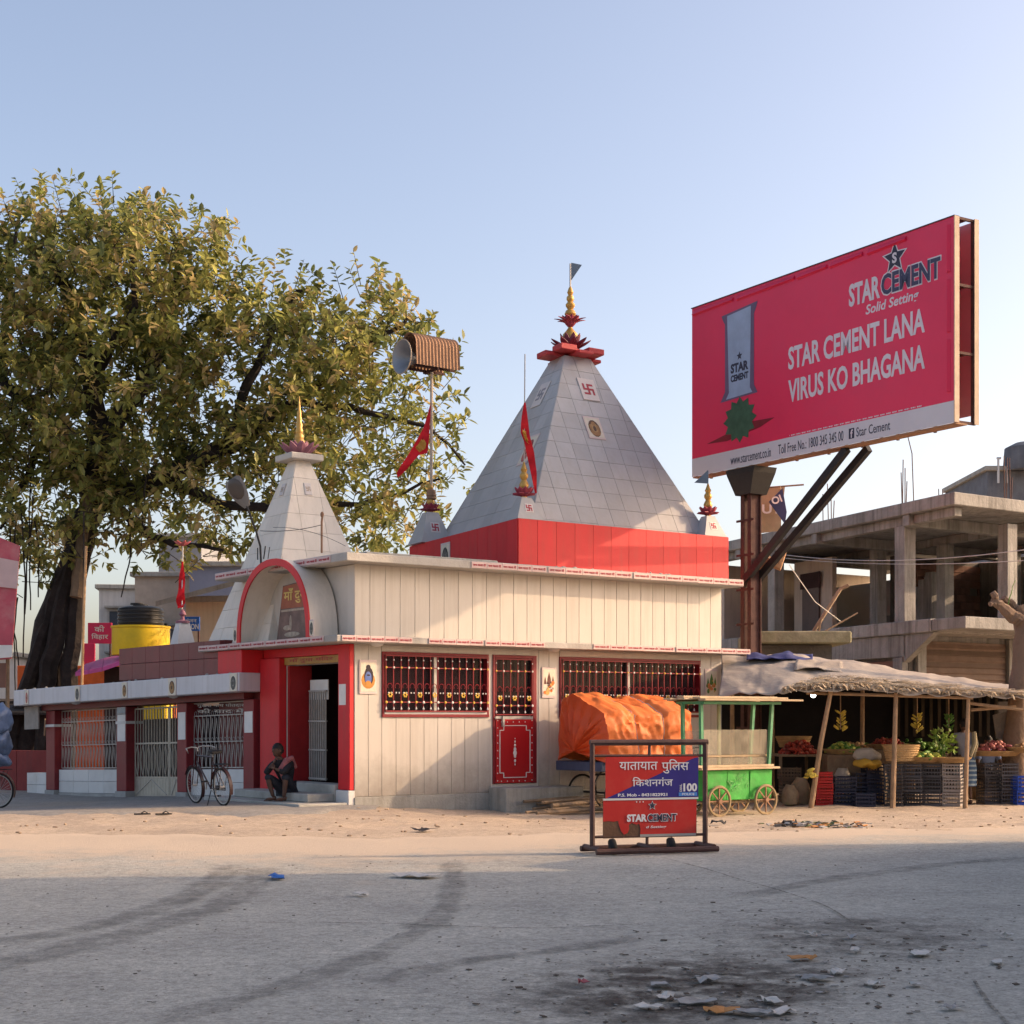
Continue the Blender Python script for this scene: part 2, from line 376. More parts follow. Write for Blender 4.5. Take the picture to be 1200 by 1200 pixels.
strip('tyre_track', [(420, 1158), (540, 1130), (640, 1118), (760, 1098)], .25, TRACK, road)
strip('tyre_track', [(860, 1055), (960, 1035), (1080, 1018), (1210, 1005)], .35, TRACK, road)
strip('crack_and_shadow', [(230, 1082), (380, 1084), (520, 1088), (640, 1090), (760, 1086)], .035, CRACK_SHADOW, road, .011)
strip('crack_and_shadow', [(780, 1008), (840, 1025), (900, 1042), (960, 1062), (1000, 1085)], .03, CRACK_SHADOW, road, .011)
strip('crack_and_shadow', [(1140, 1150), (1155, 1175), (1175, 1198), (1200, 1230)], .03, CRACK_SHADOW, road, .011)
strip('crack_and_shadow', [(350, 1004), (460, 1006), (560, 1007), (610, 1006)], .03, CRACK_SHADOW, road, .011)  # the barrier's long cast shadow, painted as a thin dark line
# dirty patch
vs = []; fs = []; du = []
for j in range(19):
    for i in range(33):
        px = 560 + 640 * i / 32; Y = 8.0 + 4.6 * j / 18; x = (px - 600) * Y / FPX
        vs.append((x, Y, rz(x, Y) + .005)); py = HOR + CAMH * FPX / Y
        d = max(math.hypot((px - 800 - (1170 - py) * 1.0) / 230, (py - 1165) / 52), 0)
        d2 = math.hypot((px - 1000) / 190, (py - 1100) / 40)
        du.append(max(smooth(1.15, .35, d), .5 * smooth(1.1, .3, d2)))
for j in range(18):
    for i in range(32): fs.append((j*33+i, j*33+i+1, (j+1)*33+i+1, (j+1)*33+i))
me = bpy.data.meshes.new('dirt_stain'); me.from_pydata(vs, [], fs); me.materials.append(MUCK); me.shade_smooth()
a = me.attributes.new('dust', 'FLOAT', 'POINT'); a.data.foreach_set('value', du)
o = bpy.data.objects.new('dirt_stain', me); col.objects.link(o); o.parent = road
# cement apron before the gate
tag(sheet('apron', span((-14, -2.4, 60)), span((23.5, 40, 70)), lambda x, y: gz(x, y) + .06 + nz(x, y, 1.1, .012) - .16 * (1 - smooth(25.2 + nz(x, 2, .6, .8), 26.6 + nz(x, 2, .6, .8), y)) - .2 * smooth(-3.3, -2.6, x + .3 * nz(x, y, 2, 1)) * smooth(28, 27, y), APRON), kind='structure')

# ================================================================ TEMPLE
C = Vector((-2.85, 28.5, 0)); U = Vector((.815, .579, 0)).normalized(); V = Vector((-U.y, U.x, 0))
EV = Vector((-.6, .8, 0)); EI = Vector((.8, .6, 0))
F = frame(C, U, V); EF = frame(C, EV, EI)
VB = Vector((-.436, .9, 0)).normalized()
temple = thing('temple', 'cream and red street corner temple with tall grey tiled pyramid spire and red parapet', 'temple', C)
TL = 8.97; ZL, ZU = 2.97, 4.41
W1, D1, W2 = (.57, 2.936), (3.035, 4.07), (4.633, 8.36); SILL, HEAD, DZ0 = 1.66, 2.84, .36
# walls with real openings
w = MB(F)
for a, b, z0, z1 in ((0, 3.035, -.4, SILL), (3.035, 4.07, -.4, DZ0), (4.07, TL, -.4, SILL), (0, W1[0], SILL, HEAD), (W1[1], D1[0], SILL, HEAD),
                     (D1[1], W2[0], SILL, HEAD), (W2[1], TL, SILL, HEAD), (0, TL, HEAD, 4.4)):
    w.box((a, .0, z0), (b, .24, z1))
w.build('front_wall', GROOVE, temple)
MB(F).box((TL - .24, .245, -.4), (TL, 7.9, 4.4)).box((2, 7.7, -.4), (TL - .25, 7.9, 4.4)).build('rear_wall', CREAM, temple)
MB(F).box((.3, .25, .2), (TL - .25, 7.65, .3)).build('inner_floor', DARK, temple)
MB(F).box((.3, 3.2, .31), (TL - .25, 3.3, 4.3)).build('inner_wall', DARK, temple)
# side wall (entrance side) with door opening
DS0, DS1, DTOP = .42, 2.5, 2.64
w = MB(EF)
for a, b, z0, z1 in ((.02, DS0, -.4, 4.4), (DS0, DS1, DTOP, 4.4), (DS1, 5.4, -.4, 2.965), (DS1, 3.7, 2.966, 4.4), (DS0, DS1, -.4, .40)):
    w.box((a, .01, z0), (b, .26, z1))
w.build('side_wall', PLASTER, temple)
MB(EF).box((3.4, .27, .0), (3.5, 3.4, 4.2)).build('inner_wall', mat('inner_red', (.25, .02, .02), .6), temple)
MB(EF).box((DS0-.3, 2.2, .41), (1.05, 2.26, 1.5)).build('inner_tile_wall', OFFW, temple)
MB(EF).box((DS0-.3, 2.28, .41), (3.38, 2.4, 4.2)).build('inner_wall', mat('inner_red', (.25, .02, .02), .6), temple)
MB(EF).box((1.1, 2.1, .41), (1.9, 2.2, 2.2)).build('inner_door', BLACK, temple)
# plinth
MB(F).box((-.02, -.05, -.4), (3.0, -.002, .19)).box((4.1, -.05, -.4), (TL, -.002, .19)).build('plinth', CEMENT, temple, bevel=.01)
# cladding planks, each its own part
PW = .318
pm = {}
def plank(t0, t1, z0, z1, Mf=F, m=CREAM, d0=-.013):
    key = (round(t1 - t0, 3), round(z1 - z0, 3), m.name)
    if key not in pm:
        o = MB().box((0, 0, 0), (key[0] - .008, .011, key[1])).build('wall_panel', m, bevel=.003)
        pm[key] = o.data; bpy.data.objects.remove(o)
    return share('wall_panel', pm[key], Mf @ T(t0 + .004, d0, z0), temple)
def clad(t0, t1, z0, z1):
    n = max(1, round((t1 - t0) / PW)); w_ = (t1 - t0) / n
    for i in range(n): plank(t0 + w_ * i, t0 + w_ * (i+1), z0, z1)
clad(0, TL, ZL + .135, ZU - .002)
clad(0, W1[0], .2, 2.95); clad(W1[0], W1[1] + .06, .2, SILL - .02); clad(D1[1] + .05, W2[0], .2, 2.95); clad(W2[0], W2[1], .2, SILL - .02); clad(W2[1], TL, .2, 2.95)
MB(F).box((W1[0], -.02, HEAD + .01), (D1[1] + .04, -.002, 2.95)).build('lintel_panel', CREAM, temple)
MB(F).box((W2[0] + .003, -.02, HEAD + .01), (W2[1] - .003, -.002, 2.95)).build('lintel_panel', CREAM, temple)

# eaves
def isect(p, d, q, e):
    den = d.x * e.y - d.y * e.x; t = ((q.x - p.x) * e.y - (q.y - p.y) * e.x) / den; return p + d * t
def fpt(t, d): return C + U * t + V * d
def ept(s, w_): return C + EV * s + EI * w_
def eave(name, df, dw, t1, s1, z0, z1, inner, m):
    K = isect(fpt(0, -df), U, ept(0, -dw), EV)
    pts = [ept(s1, -dw), K, fpt(t1, -df)] + inner
    MB().prism(pts, z0, z1).build(name, m, temple, bevel=.012); return K
EAVE = mat('eave_concrete', (.42, .40, .37), .85, .15, 2, .3, 25, dirt=(.25, .23, .2), damt=.5)
KU = eave('roof_slab', .45, .42, 9.2, 4.75, ZU, ZU + .15, [fpt(9.2, 8.2), fpt(2.2, 8.2), ept(5.5, 2.0), ept(4.75, .3)], EAVE)
KL = eave('lower_eave', .45, .62, 9.31, 5.1, ZL, ZL + .12, [fpt(9.31, -.025), fpt(-.02, -.025), ept(.0, -.02), ept(5.1, -.02)], EAVE)
JAY = 'जय माता दी '
def tstrip(o, ax, L_, z0, h, rep):
    ax = Vector(ax).normalized(); n = ax.cross(Vector((0, 0, 1)))
    M = frame(Vector(o) + n * .003, ax, -n)
    for i in range(rep):
        w_ = L_ / rep; dz = random.uniform(-.004, .004)
        p = MB(M).box((i * w_ + .003, -.014, z0 + dz), ((i + 1) * w_ - .003, 0, z0 + h + dz)).build('text_tile', PINK, temple, bevel=.003)
        lettering(JAY.strip(), Vector(o) + n * .018 + ax * (i * w_ + w_ * .08) + Vector((0, 0, z0 + h * .28)), ax, (0, 0, 1), w_ * .84, h * .46, LETR, p, bold=.02)
def fe(px, df):                                    # t on the front at a photograph column
    q = (px - 600) / FPX; p0 = fpt(0, -df); return (q * p0.y - p0.x) / (U.x - q * U.y)
for a, b, r in ((552, 640, 5), (642, 740, 5), (742, 871, 7)):
    t0, t1 = fe(a, .45), fe(b, .45); tstrip(fpt(t0, -.45), U, t1 - t0, ZU + .02, .115, r)
for a, b, r in ((400, 483, 5), (502, 566, 4), (568, 638, 4), (695, 790, 5), (792, 879, 5)):
    t0, t1 = fe(a, .45), fe(b, .45); tstrip(fpt(t0, -.45), U, t1 - t0, ZL + .012, .105, r)
for s1, s0, r in ((4.7, 3.3, 3), (3.28, 1.9, 3), (1.88, .1, 4)): tstrip(ept(s1, -.42), -EV, s1 - s0, ZU + .02, .115, r)
for s1, s0, r in ((5.05, 3.7, 3), (3.68, 2.2, 3), (2.18, .0, 5)): tstrip(ept(s1, -.62), -EV, s1 - s0, ZL + .012, .105, r)
# roof parapet bump and lumps of mortar on the roof
MB(F).box((.1, -.25, ZU + .151), (3.0, .1, ZU + .21)).build('roof_kerb', CEMENT, temple, bevel=.02)
# eave lamps (round ceiling lights under the lower eave)
for t in (.35, 4.35): MB(F).lathe([(0, -.06), (.09, -.04), (.13, 0)], 12, T(t, -.22, ZL)).build('eave_light', OFFW, temple, True)

# windows
def grille(t0, t1, z0, z1, parent, d=-.06, n=None):
    """red bars with two beaded rails, ring scrolls and gilt flowers; bars are two pixels wide: one piece"""
    n = n or max(3, round((t1 - t0) / .165)); g = MB(F); wh = MB(F); go = MB(F)
    zr1 = z0 + (z1 - z0) * .17; zr2 = z1 - (z1 - z0) * .22; zm = z0 + (z1 - z0) * .30; zs = z0 + (z1 - z0) * .45
    for z in (zr1, zr2): g.box((t0, d - .012, z - .009), (t1, d + .002, z + .009))
    for z in (z0 + .01, z1 - .01): g.box((t0, d - .012, z - .012), (t1, d + .002, z + .012))
    st = (t1 - t0) / n
    for i in range(n + 1):
        x = t0 + st * i; g.box((x - .007, d - .008, z0), (x + .007, d + .008, z1))
        (wh if i % 2 else go).ball((x, d - .02, zr2), (.022, .012, .022), 8, 4)
        (wh if i % 2 else go).ball((x, d - .02, zr1), (.026, .012, .026), 8, 4)
        wh.ball((x, d - .016, z1 - .09), (.014, .01, .016), 6, 4)
        wh.lathe([(.0, .05), (.022, 0), (0, -.02)], 6, T(x, d - .012, z0 + .05))
    for i in range(n):
        x = t0 + st * (i + .5)
        g.torus(st * .32, .008, 10, 4, T(x, d - .006, zs) @ RX(math.pi/2), R(-40), R(220))
        wh.ball((x - st * .2, d - .018, zm + .035), .017, 6, 4); wh.ball((x + st * .2, d - .018, zm + .035), .017, 6, 4)
        if i % 2 == 0:
            for k in range(6): go.ball((x + .034 * math.cos(k * 1.047), d - .02, zm + .034 * math.sin(k * 1.047)), (.02, .01, .02), 6, 4)
    tag(g.build('grille', DRED, parent), kind='stuff'); tag(wh.build('beads', WHITE, parent), kind='stuff'); tag(go.build('gilt_flowers', GOLDF, parent), kind='stuff')
GOLDF = mat('gilt_yellow', (.62, .40, .05), .5, .1)
REDW = mat('window_red', (.20, .012, .02), .5, .1)
def window(t0, t1, mull, label=None):
    f = MB(F)
    f.box((t0, -.028, HEAD - .05), (t1, .1, HEAD)).box((t0, -.04, SILL - .02), (t1, .12, SILL + .035))
    f.box((t0, -.03, SILL + .036), (t0 + .045, .1, HEAD - .051)).box((t1 - .045, -.03, SILL + .036), (t1, .1, HEAD - .051))
    p = f.build('window', REDW, temple)
    for m in mull: MB(F).box((m - .03, .0, SILL + .04), (m + .03, .06, HEAD - .055)).build('mullion', STEEL, p)
    MB(F).box((t0 + .05, -.035, SILL + .036), (t1 - .05, .05, SILL + .075)).build('sill', OFFW, p)
    MB(F).box((t0 + .05, .09, SILL + .05), (t1 - .05, .10, HEAD - .06)).build('pane', GLASS, p)
    grille(t0 + .06, t1 - .06, SILL + .08, HEAD - .06, p)
    return p
GLASS = bpy.data.materials.new('dark_glass'); GLASS.use_nodes = True
_p = GLASS.node_tree.nodes['Principled BSDF']; _p.inputs['Base Color'].default_value = (.035, .022, .026, 1); _p.inputs['Roughness'].default_value = .04; _p.inputs['Specular IOR Level'].default_value = .12; _p.inputs['Alpha'].default_value = .6
window(W1[0], W1[1], (1.74,)); window(W2[0], W2[1], (6.42,))
# red half door with grille over it
dr = MB(F); a, b = D1
dr.box((a, -.03, DZ0), (a + .05, .06, HEAD)).box((b - .09, -.03, DZ0), (b, .06, HEAD)).box((a + .051, -.03, HEAD - .06), (b - .091, .06, HEAD))
door = dr.build('door', REDW, temple, bevel=.004)
RDOOR = mat('door_red', (.42, .012, .016), .35, .08, 3, .05)
lf = MB(F).box((a + .055, -.045, DZ0 + .01), (b - .095, .02, 1.60)).build('door_panel', RDOOR, door, bevel=.005)
MB(F).box((a + .055, -.035, 1.601), (b - .095, .03, 1.66)).build('rail', STEEL, door)
MB(F).box((a + .06, .05, 1.67), (b - .1, .06, HEAD - .07)).build('pane', GLASS, door)
grille(a + .07, b - .11, 1.68, HEAD - .07, door, -.02, 5)
x0, x1, z0, z1 = a + .14, b - .18, DZ0 + .12, 1.48; q = .09
ln = MB(F); pts = [(x0, z0+q), (x0+q, z0+q), (x0+q, z0), (x1-q, z0), (x1-q, z0+q), (x1, z0+q), (x1, z1-q), (x1-q, z1-q), (x1-q, z1), (x0+q, z1), (x0+q, z1-q), (x0, z1-q)]
for i in range(12):
    p_, r_ = pts[i], pts[(i+1) % 12]; ln.bar((p_[0], -.05, p_[1]), (r_[0], -.05, r_[1]), .014, .014)
ln.build('inlay_line', WHITE, door)
orn = MB(F); xm = (x0 + x1) / 2
for dz, r in ((-.22, .016), (-.15, .026), (-.06, .03), (0, .045), (.07, .034), (.15, .024), (.22, .018), (.28, .01)): orn.ball((xm, -.05, .95 + dz), (r, .012, r * 1.3), 8, 4)
orn.build('ornament', WHITE, door)
stud = MB(F)
for i in range(9):
    for xx in (a + .09, b - .13): stud.ball((xx, -.047, DZ0 + .06 + i * .145), (.013, .009, .013), 6, 4)
for i in range(5):
    for zz in (DZ0 + .05, 1.55): stud.ball((a + .18 + i * .14, -.047, zz), (.013, .009, .013), 6, 4)
tag(stud.build('studs', WHITE, door), kind='stuff')
MB(F).bar((a + .02, -.06, 1.63), (a + .30, -.06, 1.63), .03).bar((a + .2, -.075, 1.46), (a + .2, -.075, 1.66), .045).build('latch', STEEL, door)
MB(F).box((D1[0] - .12, -.62, -.4), (D1[1] + .7, -.052, .30)).build('landing', CEMENT, temple, bevel=.012)

# wall pictures: framed tiles with devotional prints (simple painted shapes)
def picture(M, w_, h_, kind, parent=None, fr=True):
    parent = parent or temple
    p = MB(M).box((-w_/2, -.012, -h_/2), (w_/2, 0, h_/2)).build('picture_tile', mat('picture_frame', (.62, .50, .47), .5, .05), parent, bevel=.003)
    k = .86 if fr else .96
    MB(M).box((-w_/2*k, -.016, -h_/2*k), (w_/2*k, -.0125, h_/2*k)).build('print_ground', mat('print_cream', (.66, .60, .48), .5, .1, 8), p)
    cols = {'blue': ((.5, .22, .04), (.10, .16, .42), (.03, .02, .03)), 'orange': ((.62, .16, .02), (.55, .36, .10), (.12, .03, .02)),
            'green': ((.60, .22, .08), (.10, .22, .05), (.5, .35, .1)), 'brown': ((.30, .16, .06), (.36, .22, .09), (.10, .05, .03)),
            'grey': ((.10, .10, .09), (.2, .2, .18), (.05, .05, .05)), 'pink': ((.5, .14, .12), (.55, .3, .2), (.25, .05, .06))}[kind]
    mm = [mat('print_%s_%d' % (kind, i), c_, .5, .2, 14, bump=0) for i, c_ in enumerate(cols)]
    rs = random.Random(len(kind) * 31 + int(w_ * 100))
    y = -.0165
    def ell(cx, cz, rx, rz_, mi, dy):
        s_ = MB(M); s_.prism([(cx + rx * math.cos(i*math.pi/7), -(cz + rz_ * math.sin(i*math.pi/7))) for i in range(14)], y - dy, y - dy + .0006, RX(math.pi/2) @ Matrix.Identity(4))
        return s_
    def disc(cx, cz, rx, rz_, mi, k_):
        s_ = MB(M); pts_ = [(cx + rx * math.cos(i*math.pi/7), y - .0011 * k_, cz + rz_ * math.sin(i*math.pi/7)) for i in range(14)]
        s_.slab(pts_, (0, -1, 0), .0008); s_.build('print_shape', mm[mi], p)
    def tri(cx, z0_, z1_, hw_, mi, k_):
        s_ = MB(M); yy = y - .0011 * k_; s_.slab([(cx - hw_, yy, z0_), (cx + hw_, yy, z0_), (cx + hw_ * .75, yy, z0_ + (z1_ - z0_) * .45), (cx, yy, z1_), (cx - hw_ * .75, yy, z0_ + (z1_ - z0_) * .45)], (0, -1, 0), .0008); s_.build('print_shape', mm[mi], p)
    if kind == 'blue':
        disc(0, -.10*h_, .40*w_, .25*h_, 0, 0); disc(.03*w_, .02*h_, .27*w_, .27*h_, 2, 1); disc(0, -.04*h_, .19*w_, .20*h_, 1, 2); disc(0, -.2*h_, .17*w_, .09*h_, 0, 3); disc(0, .28*h_, .13*w_, .08*h_, 2, 4); disc(0, .05*h_, .10*w_, .025*h_, 2, 5)
    elif kind in ('orange', 'green'):
        for cx, z1_, hw_ in ((0, .36, .16), (-.28, .2, .09), (.28, .22, .09)): tri(cx*w_, -.05*h_, z1_*h_, hw_*w_, 2 if kind == 'orange' else 1, 0)
        for q_ in range(9): disc(rs.uniform(-.32, .32)*w_, rs.uniform(-.34, .0)*h_, rs.uniform(.07, .16)*w_, rs.uniform(.04, .09)*h_, rs.choice((0, 0, 1)), 2 + q_)
        for q_ in range(5): disc(rs.uniform(-.3, .3)*w_, rs.uniform(-.3, .1)*h_, rs.uniform(.03, .06)*w_, rs.uniform(.02, .05)*h_, 2, 12 + q_)
    else:
        disc(0, -.04*h_, .34*w_, .38*h_, 2, 0); disc(0, -.20*h_, .30*w_, .17*h_, 0, 1); disc(0, 0, .22*w_, .22*h_, 1, 2); disc(0, .17*h_, .12*w_, .10*h_, 0, 3); disc(0, -.05*h_, .09*w_, .12*h_, 2, 5)
        for sx in (-1, 1): disc(sx * .22*w_, -.02*h_, .07*w_, .15*h_, 0, 4)
    return p
FO = lambda t, z: F @ T(t, -.024, z)
picture(FO(.27, 2.37), .36, .62, 'blue'); picture(FO(4.36, 2.32), .34, .60, 'orange'); picture(FO(8.66, 2.36), .36, .62, 'green')

# entrance portal
MB(EF).box((.0, -.1, .32), (.40, .005, ZL - .005)).build('portal_pillar', RED, temple, bevel=.01)
MB(EF).box((2.52, -.16, -.2), (3.3, .005, 2.782)).build('portal_pillar', RED, temple, bevel=.01)
MB(EF).box((2.42, .02, .41), (2.56, .5, 2.63)).build('portal_jamb', mat('jamb_red', (.34, .02, .022), .5), temple)
MB(EF).box((.41, -.08, 2.79), (3.3, .005, ZL - .005)).build('portal_lintel', RED, temple, bevel=.01)
MB(EF).box((.43, -.05, 2.645), (2.51, .004, 2.785)).build('sign_board', mat('board_gold', (.40, .22, .05), .5, .3, 5), temple, bevel=.006)
lettering('माँ दुगा मंिदर', ept(2.3, -.053) + Vector((0, 0, 2.67)), -EV, (0, 0, 1), 1.65, .1, LETR, temple)
MB(EF).box((3.32, -.55, 2.42), (4.35, .005, ZL - .005)).build('portal_block', RED, temple, bevel=.012)
MB(EF).box((3.31, -.1, -.2), (5.2, .004, 2.41)).build('portal_side_panel', MAROON, temple)
MB(EF).box((-.03, -.14, -.3), (.42, .0, .315)).build('pillar_base', OFFW, temple, bevel=.01)
st = mat('step_stone', (.40, .39, .35), .85, .2, 3, .3, 20, dirt=(.2, .19, .17), damt=.5)
MB(EF).box((-.02, -1.15, -.3), (3.75, -.15, .10)).build('step', st, temple, bevel=.015)
MB(EF).box((.43, -.72, .101), (3.3, -.163, .25)).build('step', st, temple, bevel=.015)
MB(EF).box((.43, -.16, .0), (2.41, .3, .41)).build('step', st, temple, bevel=.015)
# folded collapsible gate in the doorway
cg = MB(EF)
for i in range(8):
    s_ = 1.62 + i * .085; cg.box((s_, .34, .43), (s_ + .02, .37, 2.15))
for z in (.45, 1.0, 1.55, 2.13): cg.box((1.6, .335, z), (2.25, .375, z + .03))
cg.build('folding_gate', STEEL, temple)
MB(EF).box((1.62, .4, 1.98), (2.3, .42, 2.36)).build('paper_notice', WHITE, temple)
pp = MB(EF).box((.12, -.106, 1.86), (.36, -.101, 2.24)).build('paper_notice', WHITE, temple)

# arch niche over the entrance
AC, AW, AH, AZ = 1.95, 1.42, 1.52, ZL + .12
def aprof(k, off=0): 
    th = math.pi * k; c_, s_ = math.cos(th), math.sin(th)
    return (AC + (AW - off) * math.copysign(abs(c_) ** .92, c_), AZ + (AH - off) * s_ ** .86)
n = 28; sh = MB(EF); vo = []
for w0, w1, o0, o1, nm, m_ in ((-.60, -.03, .0, .10, 'arch_vault', CREAMTILE), (-.63, -.601, -.01, .12, 'arch_rim', RED)):
    vs = []; fs = []
    for i in range(n + 1):
        po = aprof(i / n, o0); pi_ = aprof(i / n, o1)
        fl = .22 * max(0, 1 - i / n * 2.2) ** 2 if nm == 'arch_vault' else 0       # the vault flares out to the right where it meets the wall
        vs += [(po[0], w0, po[1]), (po[0] - fl, w1, po[1]), (pi_[0], w1, pi_[1]), (pi_[0], w0, pi_[1])]
    for i in range(n):
        for k in range(4): fs.append((4*i+k, 4*i+(k+1) % 4, 4*i+4+(k+1) % 4, 4*i+4+k))
    fs += [(0, 1, 2, 3), (4*n, 4*n+1, 4*n+2, 4*n+3)]
    b_ = MB(EF); b_.add(vs, fs); b_.build(nm, m_, temple, True)
vs = [(aprof(i / n, .1)[0], -.032, aprof(i / n, .1)[1]) for i in range(n + 1)]
MB(EF).slab(vs, (0, 1, 0), .02).build('niche_wall', CREAM, temple)
bo = MB(EF).slab([(.80, -.20, AZ + .02), (2.5, -.20, AZ + .02), (2.25, -.20, AZ + 1.06), (1.30, -.20, AZ + 1.12), (1.0, -.20, AZ + .82), (.82, -.20, AZ + .4)], (0, -1, 0), .02).build('banner_board', mat('banner_brown', (.17, .10, .08), .5, .5, 4), temple)
MB(EF).slab([(.95, -.2205, AZ + .62), (2.33, -.2205, AZ + .62), (2.24, -.2205, AZ + 1.04), (1.31, -.2205, AZ + 1.1), (1.02, -.2205, AZ + .80)], (0, -1, 0), .004).build('banner_title', mat('banner_red', (.33, .09, .04), .5, .2, 5), bo)
lettering('माँ दुगा', ept(2.2, -.226) + Vector((0, 0, AZ + .70)), -EV, (0, 0, 1), .95, .3, mat('letter_gold', (.6, .42, .12), .6), bo, bold=.02)
MB(EF).box((1.4, -.228, AZ + .56), (2.32, -.2202, AZ + .60)).ball((1.95, -.222, AZ + .34), (.05, .008, .15), 10, 6).ball((2.08, -.222, AZ + .25), (.16, .008, .05), 10, 6).ball((1.9, -.222, AZ + .12), (.3, .008, .05), 10, 6).ball((1.3, -.222, AZ + .30), (.07, .008, .2), 10, 6).ball((1.25, -.222, AZ + .12), (.12, .008, .05), 10, 6).build('banner_figures', mat('banner_tan', (.42, .33, .25), .6, .4, 9), bo)
for s_ in (AC - AW - .08, AC + AW + .08):
    picture(EF @ T(s_, -.61, AZ + .16), .16, .30, 'grey')

# maroon tiled parapet running back from the entrance over the gate
for r_ in range(2):
    for i in range(7):
        MB(EF).box((4.36 + i * .72, -.5, 2.48 + r_ * .36), (4.36 + i * .72 + .712, -.40, 2.48 + r_ * .36 + .352)).build('parapet_tile', MAROON, temple, bevel=.004)
MB(EF).box((4.36, -.395, 2.2), (9.4, -.2, 3.2)).build('parapet_core', MAROON, temple)

# ---- tiled pyramids
def clip(poly, n, c):                                # keep n.p <= c  (2-d)
    out = []
    for i in range(len(poly)):
        a, b = poly[i], poly[(i+1) % len(poly)]; da = n[0]*a[0]+n[1]*a[1]-c; db = n[0]*b[0]+n[1]*b[1]-c
        if da <= 0: out.append(a)
        if da * db < 0:
            t = da / (da - db); out.append((a[0]+(b[0]-a[0])*t, a[1]+(b[1]-a[1])*t))
    return out
def pyramid(name, ctr, ux, vx, side, z0, zap, ztop, m, faces, tw, th, gap=.008, z_tile0=None, parent=temple):
    hs = side / 2; core = MB(); k = (zap - ztop) / (zap - z0)
    cor = lambda sx, sy, s_, z: Vector(ctr) + ux * (sx * s_) + vx * (sy * s_) + Vector((0, 0, z))
    q = [(-1, -1), (1, -1), (1, 1), (-1, 1)]; hs2 = hs - .012
    core.add([cor(a, b, hs2, z0) for a, b in q] + [cor(a, b, hs2 * k, ztop) for a, b in q], [(3,2,1,0),(4,5,6,7),(0,1,5,4),(1,2,6,5),(2,3,7,6),(3,0,4,7)])
    p = core.build(name, JOINT, parent)
    for (i, j) in faces:
        A, B = cor(*q[i], hs, z0), cor(*q[j], hs, z0); A2, B2 = cor(*q[i], hs * k, ztop), cor(*q[j], hs * k, ztop)
        ax = (B - A).normalized(); mid = (A + B) / 2; up = ((A2 + B2) / 2 - mid); up -= ax * up.dot(ax); H = up.length; up.normalize(); n = ax.cross(up)
        xa, xb, xa2, xb2 = [(P - mid).dot(ax) for P in (A, B, A2, B2)]
        # half planes for the slanted edges
        nl = Vector((-(H), (xa2 - xa))).normalized(); cl = nl.x * xa; nr = Vector((H, -(xb2 - xb))).normalized(); cr = nr.x * xb
        rows = max(1, round(H / th)); rh = H / rows
        for r in range(rows):
            if z_tile0 and (mid + up * (rh * (r+1))).z < z_tile0: continue
            nc = int(abs(xa) / tw) + 2
            for c_ in range(-nc, nc + 1):
                x = c_ * tw - tw / 2
                pl = [(x + gap/2, r*rh + gap/2), (x + tw - gap/2, r*rh + gap/2), (x + tw - gap/2, (r+1)*rh - gap/2), (x + gap/2, (r+1)*rh - gap/2)]
                pl = clip(pl, nl, cl - .004); pl = clip(pl, nr, cr - .004) if len(pl) > 2 else pl
                if len(pl) < 3: continue
                ar = abs(sum(pl[t][0]*pl[(t+1) % len(pl)][1] - pl[(t+1) % len(pl)][0]*pl[t][1] for t in range(len(pl)))) / 2
                if ar < .002: continue
                jt = random.uniform(0, .004)
                MB().slab([mid + ax * u_ + up * v_ + n * (-.012 + jt) for u_, v_ in pl], n, .016).build('tile', m, p)
    def on(face, fx, fz):                            # frame on a face at a fraction across/along
        i, j = face; A, B = cor(*q[i], hs, z0), cor(*q[j], hs, z0); A2, B2 = cor(*q[i], hs*k, ztop), cor(*q[j], hs*k, ztop)
        l_, r_ = A.lerp(A2, fz), B.lerp(B2, fz); ax = (B - A).normalized(); o_ = l_.lerp(r_, fx)
        up = ((A2 + B2) / 2 - (A + B) / 2); up -= ax * up.dot(ax); up.normalize(); n = ax.cross(up)
        return frame(o_ + n * .012, ax, -n, up)
    return p, on
PC = Vector((1.30, 35.2, 0)); PS = 5.12; PZ0, PAP, PTOP = 5.28, 10.30, 9.60
spire, son = pyramid('spire', PC, U, VB, PS, PZ0, PAP, PTOP, MARBLE, ((0, 1), (3, 0)), .44, .42)
# small cream spire over the entrance
LC = Vector((-4.38, 32.5, 0))
spire2, son2 = pyramid('entrance_spire', LC, U, V, 2.85, ZL + .12, 7.38, 6.90, CREAMTILE, ((0, 1), (3, 0)), .55, .42, gap=.006)
MB(frame(LC, U, V)).box((-.37, -.37, 6.901), (.37, .37, 7.03)).build('cap_slab', PLASTER, temple, bevel=.015)
def swastika(M, s_, parent, m_):
    b_ = MB(M); t = s_ * .17; h = s_ / 2
    b_.box((-t/2, -.022, -h), (t/2, -.0165, h)); b_.box((-h, -.0225, -t/2), (-t/2-.0005, -.0165, t/2)); b_.box((t/2+.0005, -.0225, -t/2), (h, -.0165, t/2))
    b_.box((t/2+.0005, -.0215, h - t), (h, -.0165, h)); b_.box((-h, -.0215, -h), (-t/2-.0005, -.0165, -h + t))
    b_.box((h - t, -.0218, -h), (h, -.0165, -t/2-.0005)); b_.box((-h, -.0218, t/2+.0005), (-h + t, -.0165, h))
    return b_.build('emblem', m_, parent)
def emblem_tile(M, w_, h_, parent=temple, m_=LETR):
    p = MB(M).box((-w_/2, -.016, -h_/2), (w_/2, .0, h_/2)).build('emblem_tile', mat('emblem_white', (.60, .55, .52), .4, .05), parent, bevel=.003)
    swastika(M, min(w_, h_) * .62, p, m_)
emblem_tile(son((0, 1), .52, .815) , .46, .58); picture(son((0, 1), .46, .60), .46, .58, 'brown')
